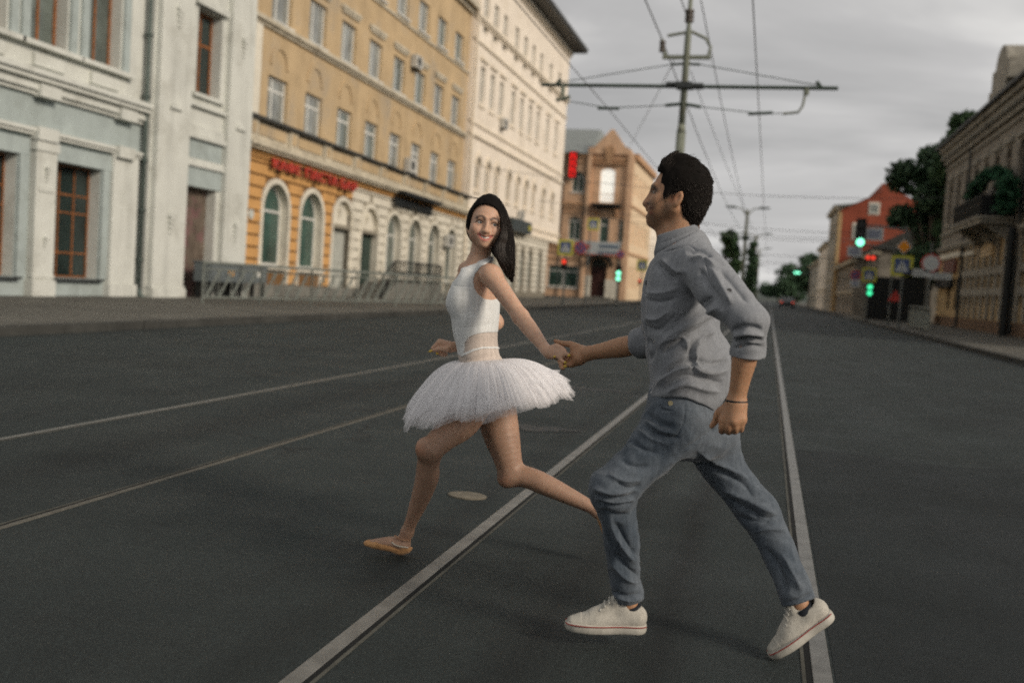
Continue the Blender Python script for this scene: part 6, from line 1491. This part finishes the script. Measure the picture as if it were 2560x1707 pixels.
# legs: front (left) leg reaching, rear (right) leg kicked back behind the man's knee
hA, kA, aA = wS(540, 1200, 4.06), xS(722, 425, 3.86), xS(532, 1105, 3.99)
hB, kB, aB = wS(590, 1200, 4.24), xS(1405, 615, 4.22), xS(2130, 935, 4.24)
Bw.chain([(hA, .086), (xS(1000, 170, 3.99), .074), (xS(850, 300, 3.92), .060), (kA, .049)], .03)
Bw.ell(xS(672, 400, 3.83), np.eye(3), (.034,.034,.042), .03)
Bw.chain([(kA, .046), (xS(705, 560, 3.89), .0475), (xS(698, 650, 3.91), .0490), (xS(640, 830, 3.945), .040), (xS(568, 1010, 3.975), .0275), (aA, .0265)], .02)
Bw.chain([(hB, .096), (xS(1310, 240, 4.23), .084), (xS(1360, 430, 4.22), .067), (kB, .054)], .03)
Bw.ell(xS(1362, 668, 4.21), np.eye(3), (.036,.036,.034), .03)
Bw.chain([(kB, .050), (xS(1560, 655, 4.22), .0475), (xS(1680, 705, 4.22), .047), (xS(1900, 810, 4.23), .037), (xS(2060, 890, 4.235), .028), (aB, .0265)], .02)
# feet
Bw.chain([(aA, .027), (xS(500, 1190, 3.99), .027), (xS(505, 1245, 3.99), .023)], .015); Bw.chain([(xS(500, 1215, 3.99), .028), (xS(400, 1195, 3.975), .026), (xS(290, 1200, 3.955), .021), (xS(200, 1198, 3.94), .0125)], .015, ([.1,1,0], .8))
fB0, fB1 = xS(2185, 985, 4.24), xS(2270, 1240, 4.25)
Bw.chain([(aB, .027), (fB0, .028), ((fB0+fB1)/2, .025), (fB1, .013)], .015)
# her left hand in his
Bw.chain([(wrn, .0205), (hS(240, 500, 3.725), .021)], .012)
Bw.cone(hS(270, 480, 3.72), hS(430, 400, 3.715), .019, .0145, .01); Bw.cone(hS(270, 530, 3.715), hS(440, 500, 3.705), .019, .015, .01); Bw.cone(hS(270, 560, 3.71), hS(400, 570, 3.70), .016, .012, .01)
Bw.chain([(hS(430, 385, 3.71), .0125), (hS(560, 440, 3.69), .0095), (hS(620, 530, 3.675), .0085), (hS(680, 575, 3.672), .0068)], .004)
Bw.chain([(hS(440, 440, 3.705), .0120), (hS(550, 500, 3.685), .0095), (hS(575, 580, 3.675), .0082), (hS(520, 600, 3.68), .0068)], .004)
Bw.chain([(hS(430, 490, 3.70), .0115), (hS(500, 540, 3.685), .0090), (hS(500, 600, 3.68), .0078), (hS(455, 600, 3.685), .0068)], .004)
Bw.chain([(hS(420, 540, 3.70), .0105), (hS(470, 600, 3.685), .0082), (hS(520, 660, 3.675), .0074), (hS(600, 720, 3.66), .0062)], .004)
Bw.chain([(hS(270, 580, 3.71), .0135), (hS(340, 605, 3.70), .0100), (hS(430, 615, 3.692), .0072)], .005)
# her right hand, a loose fist in front
zS = lambda x, y, Y: atY(1040+x/15.68, 820+y/15.68, Y)
Bw.chain([(wrf, .0205), (zS(1350, 760, 4.20), .021)], .012); Bw.cone(zS(1350, 690, 4.20), zS(950, 560, 4.19), .019, .0155, .01); Bw.cone(zS(1350, 800, 4.195), zS(1000, 780, 4.19), .018, .015, .01)
Bw.chain([(zS(920, 530, 4.19), .0125), (zS(720, 730, 4.185), .0092), (zS(640, 800, 4.178), .0078)], .004)
Bw.chain([(zS(1200, 830, 4.165), .0145), (zS(920, 810, 4.155), .0105), (zS(700, 870, 4.155), .0085), (zS(620, 890, 4.158), .0068)], .005)
for x, Y, e in ((880, 4.19, 0), (960, 4.20, 40), (1040, 4.215, 60)): Bw.chain([(zS(x+60, 660, Y), .0115), (zS(x-60, 900+e, Y-.008), .0092), (zS(x+60, 1010+e, Y-.012), .0082), (zS(x+160, 960+e, Y-.004), .007)], .004)
V, F = Bw.mesh(1); N_ = normals(V, F)
col = np.tile(NB([.53, .335, .232]), (len(V), 1)); P_ = px_f
lipu = [project(gp(*c)) for c in ((.086,-.033,-.054),(.097,-.014,-.0645),(.101,0,-.0665),(.097,.014,-.0645),(.086,.033,-.054))]
lipl = [project(gp(*c)) for c in ((.086,-.030,-.060),(.095,-.014,-.079),(.099,0,-.085),(.095,.014,-.079),(.086,.030,-.060))]
q = project(V); lw = np.clip((q[:,1]-1030)/60, 0, 1)[:,None]; col = col*(1-lw)+NB([.325,.205,.142])*lw     # tan tights, with the shade on the legs mixed into the colour
pg = lambda *cs: [project(gp(*c)) for c in cs]
col = paint(V, col, N_, [z for y in (-1, 1) for z in ((pg((.088,y*.014,.0215),(.090,y*.026,.0285),(.084,y*.040,.0270),(.074,y*.051,.0195)), 2.4, (.035,.019,.014), .95),
    (pg((.076,y*.050,.001),(.0870,y*.040,.0095),(.0905,y*.031,.0110),(.087,y*.018,.003)), 1.5, (.022,.013,.011), .9), (pg((.076,y*.049,-.004),(.085,y*.040,-.0125),(.087,y*.030,-.0135),(.085,y*.020,-.006)), 1.2, (.10,.05,.04), .55))]+[
    (lipu, 1.5, (.40,.13,.11), .75), (lipl, 2.2, (.45,.11,.10), .85),
    (P_([(606,852),(622,856)]), 1.0, (.16,.07,.05), .4), (P_([(680,862),(695,862)]), 1.0, (.16,.07,.05), .4), (P_([(450,790)]), 8, (.56,.31,.23), .3), (P_([(820,810)]), 7, (.56,.31,.23), .3),
    (px_x([(620,380),(640,430)]), 9, (.42,.20,.12), .5), (px_x([(1340,690)]), 9, (.42,.20,.12), .5)])
wbody = mesh_obj('body', V, F, skin_mat('woman_skin'), lady, col)
look = GF*.86+CR*.42+GU*.04
for y in (-1, 1): eye_obj(lady, gp(.0755, y*.032, 0), look, .0130, (.028,.034,.034))
tq = MB(); tp_ = [gp(.0925-.0105*(t/.026)**2, t, -.0735+.0115*abs(t/.030)**1.6) for t in np.linspace(-.030, .030, 15)]
tq.tube(tp_, [.0022+.0028*(1-abs(k-7)/7) for k in range(15)], 7); own(tq.build('teeth', bpy.data.materials['tooth_white'], None, smooth=True), lady)
M_NAIL = mat('yellow_nail', (.60,.40,.04), .25, spec=.6)
for a, b, r_ in ((hS(672,572,3.662), hS(725,585,3.660), .0055), (hS(415,603,3.683), hS(365,600,3.687), .005), (hS(590,712,3.654), hS(645,735,3.655), .0055), (hS(640,800,3.652), hS(575,812,3.652), .006), (zS(640,880,4.150), zS(485,925,4.150), .0055), (zS(780,985,4.166), zS(880,1020,4.166), .005)):
    own(MB().tube([a, (a*2+b)/3, (a+2*b)/3, b], [r_*.7, r_, r_*.9, r_*.3], 10).build('nail', M_NAIL, None, smooth=True), lady)

# ---- hair: smooth crown, long dark length blown behind her right side
Hw = SDF(GO-NB([.26,.26,.42]), GO+NB([.34,.28,.22]), .0036)
Hw.ell(gp(-.020,0,.046), GA, (.100,.081,.092), .01); Hw.ell(gp(-.035,0,-.01), GA, (.080,.081,.085), .03)
face = px_f([(345,640),(365,560),(392,450),(430,370),(500,325),(600,300),(700,318),(790,360),(860,430),(900,540),(915,660),(915,780),(880,900),(820,1000),(760,1080),(640,1130),(520,1120),(430,1030),(370,900),(345,760)])
Hw.cut(face, .004, keep='out', where=lambda P: (P-GO)@GF > -.045, pxm=610)
Hw.ell(gp(-.018,.070,.006), GA, (.050,.034,.062), .02); Hw.cone(gp(-.02,.08,-.03), gp(-.02,.070,-.085), .010, .006, .01)
flow = [(gp(-.01,-.02,.085), .034), (fS(880,330,4.14), .042), (fS(960,520,4.14), .048), (fS(1000,740,4.13), .056), (fS(990,960,4.12), .064), (fS(975,1150,4.10), .066), (fS(1015,1330,4.09), .055), (fS(1065,1500,4.09), .042), (wS(692,500,4.10), .030), (wS(714,575,4.10), .008)]
Hw.chain(flow, .03, (GF, 1.25))
Hw.chain([(fS(945,880,4.06), .020), (fS(900,1050,4.06), .024), (fS(905,1230,4.05), .026), (fS(960,1380,4.05), .024)], .03)
Hw.cut(face, .003, keep='out', where=lambda P: (P-GO)@GF > -.03, pxm=610)
outl = px_f([(700,100),(800,130),(900,235),(1000,420),(1065,600),(1130,850),(1168,1080),(1165,1400),(1150,1600),(1140,1800),(1110,1760),(1060,1680),(1000,1600),(940,1500),(840,1320),(735,1200),(740,1090),(600,1200),(300,1200),(240,690),(228,560),(300,465),(385,330),(480,190),(580,120)])
Hw.cut(outl, .006, pxm=610)
V, F = Hw.mesh(1); N_ = normals(V, F); loc = np.stack([(V-GO)@GA[i] for i in range(3)], 1)
V = V+N_*(.004*vnoise(loc*NB([90,90,10]), 33)+.004*vnoise(loc*NB([40,40,6]), 34))[:,None]
whair = mesh_obj('hair', V, F, M_SCALP, lady)
rng = np.random.default_rng(9); _fs = spline([[*p, r] for p, r in flow], 90); FL = _fs[:,:3]; FR = _fs[:,3]; outl2 = NB(outl)
paths = []
for k in range(2600):
    a = rng.normal(size=3); a /= np.linalg.norm(a); s0 = rng.uniform(0, .55); s1 = min(1, s0+rng.uniform(.3, .6)); ff = rng.uniform(.85, 1.08); pp = []
    for t in np.linspace(s0, s1, 13):
        x = t*(len(FL)-1); i = min(int(x), len(FL)-2); f = x-i; pp.append(FL[i]*(1-f)+FL[i+1]*f+a*ff*(FR[i]*(1-f)+FR[i+1]*f)*NB([1,.8,1])+NB([.004,0,.004])*math.sin(6*t+k))
    pq = project(NB(pp))
    if polysd(pq, NB(face)).min() > 5 and polysd(pq, outl2).max() < 3.0: paths.append(pp)
lk = spline([[*fS(905,520,4.08), .020], [*fS(945,880,4.055), .022], [*fS(900,1050,4.05), .025], [*fS(905,1230,4.045), .027], [*fS(960,1380,4.045), .025], [*fS(1030,1520,4.05), .02]], 60)
for k in range(700):
    a = rng.normal(size=3); a /= np.linalg.norm(a); a[1] = -abs(a[1]); s0 = rng.uniform(0, .4); s1 = min(1, s0+rng.uniform(.35, .6)); pp = []
    for t in np.linspace(s0, s1, 13):
        x = t*(len(lk)-1); i = min(int(x), len(lk)-2); f = x-i; c = lk[i]*(1-f)+lk[i+1]*f; pp.append(c[:3]+a*c[3]*rng.uniform(.98, 1.0))
    pq = project(NB(pp))
    if polysd(pq, NB(face)).min() > .5 and polysd(pq, outl2).max() < 2.0: paths.append(pp)
own(strands('hair_strand', None, paths, .0011, None), whair)
fly = []
for k in range(26):
    b = gp(rng.uniform(-.03,.03), rng.uniform(-.05,.05), .116); d = GA[2]*rng.uniform(.1,.35)-GA[1]*rng.uniform(.2,1.2)-GA[0]*.3; L_ = rng.uniform(.04,.085); fly.append([b+d*L_*u-GA[2]*L_*.3*u*u for u in np.linspace(0, 1, 6)])
for k in range(36):
    b = fS(1110, rng.uniform(500, 1600), 4.10)-CR*rng.uniform(0,.03); d = CR*rng.uniform(.1,.8)-CU*rng.uniform(.3,1); L_ = rng.uniform(.03,.075); d = d-CU*.6; fly.append([b+d*L_*u+CR*L_*.2*u*u for u in np.linspace(0, 1, 6)])
own(strands('flyaway_hair', None, fly, .0008, None), whair)
own(MB().tube([gp(-.004,.084,-.048), gp(.0,.084,-.056)], .006, 10).build('earring', mat('dark_earring', (.02,.02,.022), .3), None), lady)

# ---- bodice: torso shell trimmed by neckline and armhole; nude mesh panel at the waist
def torso_shell(off, h=.0036):
    s = SDF((-1.40, 3.90, .72), (-.80, 4.45, 1.45), h)
    s.chain([(p, r+off) for p, r in torw], .03, (LATW, .72))
    for Y in (4.07, 4.22): s.ell(wS(408, 690, Y), [unit([-1,0,.15]), [0,1,0], [0,0,1]], (.052+off,.056+off,.058+off), .03)
    s.cone(nk1, shn, .036+off, .038, .03); s.cone(nk1, shf, .036+off, .038, .03); return s
M_BOD = cloth_mat('white_bodice', (.66,.67,.65), (.76,.77,.75), weave=900, bump=.25, mottled=9, rough=.7)
M_NUDE = cloth_mat('nude_mesh', (.50,.425,.365), (.56,.48,.42), weave=900, bump=.2, mottled=9, rough=.7)
arm = [(600,436),(625,452),(560,478),(520,505),(497,530),(484,570),(490,620),(512,655),(545,682),(590,688),(640,680),(760,700),(760,1018),(300,1018),(300,620),(340,600),(380,560),(402,528),(412,500),(500,470)]
panel = [(420,1075),(428,1010),(434,945),(455,912),(490,894),(540,884),(640,880),(760,880),(760,1075)]
s = torso_shell(.0055); s.cut(px_w(arm), .002, pxm=600); s.cut(px_w(panel), .001, keep='out', pxm=600)
V, F = s.mesh(1); V = V+normals(V, F)*(.0012*vnoise(V*NB([22,22,30]), 41))[:,None]
V = folds(V, F, [(-.003,2.2,px_w([(345,600),(420,610),(490,612)])), (.002,6,px_w([(350,760),(450,790),(600,770)])), (-.0025,6,px_w([(365,850),(470,850),(600,830)]))])
bod = mesh_obj('bodice', V, F, M_BOD, lady)
s = torso_shell(.0045); s.cut(px_w([(300,1012),(424,1012)]+panel[2:-1]+[(760,1110),(300,1110)]), .001, pxm=600); V, F = s.mesh(1)
V = folds(V, F, [(.004,4,px_w([(420,1040),(520,1010),(640,1000)])), (-.004,4,px_w([(415,1055),(520,1040),(640,1030)]))]); own(mesh_obj('mesh_panel', V, F, M_NUDE, None), bod)
s = torso_shell(.0085); s.cut(px_w([(405,1016),(430,1003),(480,980),(540,966),(600,965),(660,970),(660,982),(600,977),(540,978),(485,992),(440,1015),(408,1028)]), .001, pxm=600); V, F = s.mesh(1); own(mesh_obj('waist_band', V, F, M_BOD, None), bod)
st_ = SDF(nk1-.2, nk1+.2, .0036); st_.cone(gp(-.03,0,-.085), nk1+NB([0,0,-.03]), .0495, .066, .0); st_.cone(nk1, shn, .043, .043, .03)
st_.cut(px_w([(405,520),(410,490),(500,462),(560,440),(600,428),(622,440),(628,455),(585,462),(530,490),(500,525),(470,545)]), .002, pxm=600)
V, F = st_.mesh(1); own(mesh_obj('neck_strap', V, F, M_BOD, None), bod)

# ---- tutu: six layers of gathered tulle with torn edges
M_TUL = bpy.data.materials.new('white_tulle'); M_TUL.use_nodes = True
def _tulle():
    n = M_TUL.node_tree.nodes; l = M_TUL.node_tree.links; out = n['Material Output']; n.remove(n['Principled BSDF'])
    df = n.new('ShaderNodeBsdfDiffuse'); df.inputs['Color'].default_value = (.94,.93,.94,1); tl = n.new('ShaderNodeBsdfTranslucent'); tl.inputs['Color'].default_value = (.94,.93,.94,1)
    m1 = n.new('ShaderNodeMixShader'); m1.inputs[0].default_value = .42; l.new(df.outputs[0], m1.inputs[1]); l.new(tl.outputs[0], m1.inputs[2])
    tr = n.new('ShaderNodeBsdfTransparent'); m2 = n.new('ShaderNodeMixShader'); at = n.new('ShaderNodeVertexColor'); at.layer_name = 'tint'
    t = n.new('ShaderNodeTexNoise'); t.inputs['Scale'].default_value = 1.0; t.inputs['Detail'].default_value = 3; l.new(at.outputs['Color'], t.inputs['Vector'])
    r = n.new('ShaderNodeMapRange'); r.inputs['From Min'].default_value = .35; r.inputs['From Max'].default_value = .65; r.inputs['To Min'].default_value = .62; r.inputs['To Max'].default_value = .95; l.new(t.outputs['Fac'], r.inputs['Value'])
    sp = n.new('ShaderNodeSeparateXYZ'); l.new(at.outputs['Color'], sp.inputs[0]); fd = n.new('ShaderNodeMapRange'); fd.inputs['From Min'].default_value = 2.35; fd.inputs['From Max'].default_value = 3.02; fd.inputs['To Min'].default_value = 1; fd.inputs['To Max'].default_value = .30; l.new(sp.outputs[2], fd.inputs['Value'])
    mu = n.new('ShaderNodeMath'); mu.operation = 'MULTIPLY'; l.new(r.outputs[0], mu.inputs[0]); l.new(fd.outputs[0], mu.inputs[1]); l.new(mu.outputs[0], m2.inputs[0]); l.new(tr.outputs[0], m2.inputs[1]); l.new(m1.outputs[0], m2.inputs[2]); l.new(m2.outputs[0], out.inputs['Surface'])
_tulle()
wc = wS(528, 1062, 4.15); rng = np.random.default_rng(21)
TX = unit([1, 0, .10]); TY = NB([0, 1.0, 0]); TZ = unit(np.cross(TX, TY)); NT, NR = 900, 20
def smooth1(n, k, rng):
    f = np.fft.rfft(rng.normal(size=n)); w = np.exp(-(np.arange(len(f))/k)**2); x = np.fft.irfft(f*w, n); return x/(x.std()+1e-9)
skirt = None
for L_ in range(9):
    th = np.linspace(0, 2*math.pi, NT, endpoint=False); u = np.linspace(0, 1, NR)
    big = smooth1(NT, 7, rng); med = smooth1(NT, 17, rng); fin = smooth1(NT, 90, rng); tear = np.abs(smooth1(NT, 190, rng)); shf_ = smooth1(NT, 60, rng)
    Rm = (.355+.045*np.cos(th)+.010*big-.006*L_)*(1-.018*tear+.020*shf_); Rm = Rm*(1+ .0*th)
    drop = .180-.013*L_-.030*np.cos(th)+.050*np.maximum(0, -np.sin(th))+.016*big
    rr_ = .085+(Rm[:,None]-.085)*u[None]**.92; A_ = u[None]**1.25
    z = .012-drop[:,None]*(u[None]**(1.55-.05*L_))*(1.0)+A_*(.017*med[:,None]+.0035*fin[:,None])-.009*L_*(1-u[None]*.4)
    z += .030*np.sin(math.pi*u[None])*(.6+.25*big[:,None])
    an = th[:,None]+A_*(.030*med[:,None]+.014*fin[:,None])
    P = wc+rr_[...,None]*np.cos(an)[...,None]*TX+rr_[...,None]*np.sin(an)[...,None]*TY+z[...,None]*NB([0,0,1.0])
    V = P.reshape(-1, 3); i = np.arange(NT)[:,None]*NR+np.arange(NR-1)[None]; j = ((np.arange(NT)+1) % NT)[:,None]*NR+np.arange(NR-1)[None]
    F = np.stack([i, j, j+1, i+1], -1).reshape(-1, 4)
    cc = np.stack([np.broadcast_to((np.cos(th)*17+L_*7.3)[:,None], z.shape), np.broadcast_to((np.sin(th)*17)[:,None], z.shape), np.broadcast_to(u[None]*3.0, z.shape)], -1).reshape(-1, 3)
    o = mesh_obj('tutu' if L_ == 0 else 'tulle_layer', V, F, M_TUL, lady if L_ == 0 else None, cc)
    if L_ == 0: skirt = o
    else: own(o, skirt)
# ---- ballet slippers
M_SLIP = cloth_mat('apricot_slipper', (.40,.205,.085), (.52,.30,.14), weave=500, bump=.2, mottled=14, rough=.6)
def slipper(pts, opening, h=.0032):
    lo = np.min([p for p, _ in pts], 0)-.08; hi = np.max([p for p, _ in pts], 0)+.08
    s = SDF(lo, hi, h); s.chain(pts, .014, ([.1,1,0], .8)); 
    if opening is not None: s.cut(px_x(opening), .003, pxm=600)
    V, F = s.mesh(1); return V, F
V, F = slipper([(xS(515,1232,3.99), .0300), (xS(480,1245,3.99), .0285), (xS(400,1222,3.975), .0265), (xS(290,1210,3.955), .0225), (xS(195,1200,3.94), .0145)],
    [(100,1100),(300,1150),(330,1170),(370,1200),(440,1228),(520,1240),(600,1225),(640,1400),(100,1400)])
V = folds(V, F, [(-.003,2,px_x([(340,1190),(430,1240),(540,1262)])), (.003,3,px_x([(250,1190),(310,1230)])), (-.003,3,px_x([(400,1280),(460,1270),(540,1275)]))]); sl_ = mesh_obj('slipper', V, F, M_SLIP, lady)
own(MB().tube([xS(400,1192,3.948), xS(430,1216,3.945), xS(470,1228,3.948), xS(540,1238,3.962)], .0035, 6).build('elastic', mat('pale_elastic', (.45,.40,.33), .8), None), sl_)
own(MB().tube([xS(425,1135,3.962), xS(455,1158,3.955), xS(500,1178,3.958), xS(560,1175,3.97)], .0035, 6).build('elastic', mat('tan_elastic', (.30,.17,.10), .8), None), sl_)
V, F = slipper([(fB0*.92+aB*.08, .030), (fB0, .0315), ((fB0+fB1)/2, .028), (fB1, .016)], None); mesh_obj('slipper', V, F, M_SLIP, lady)
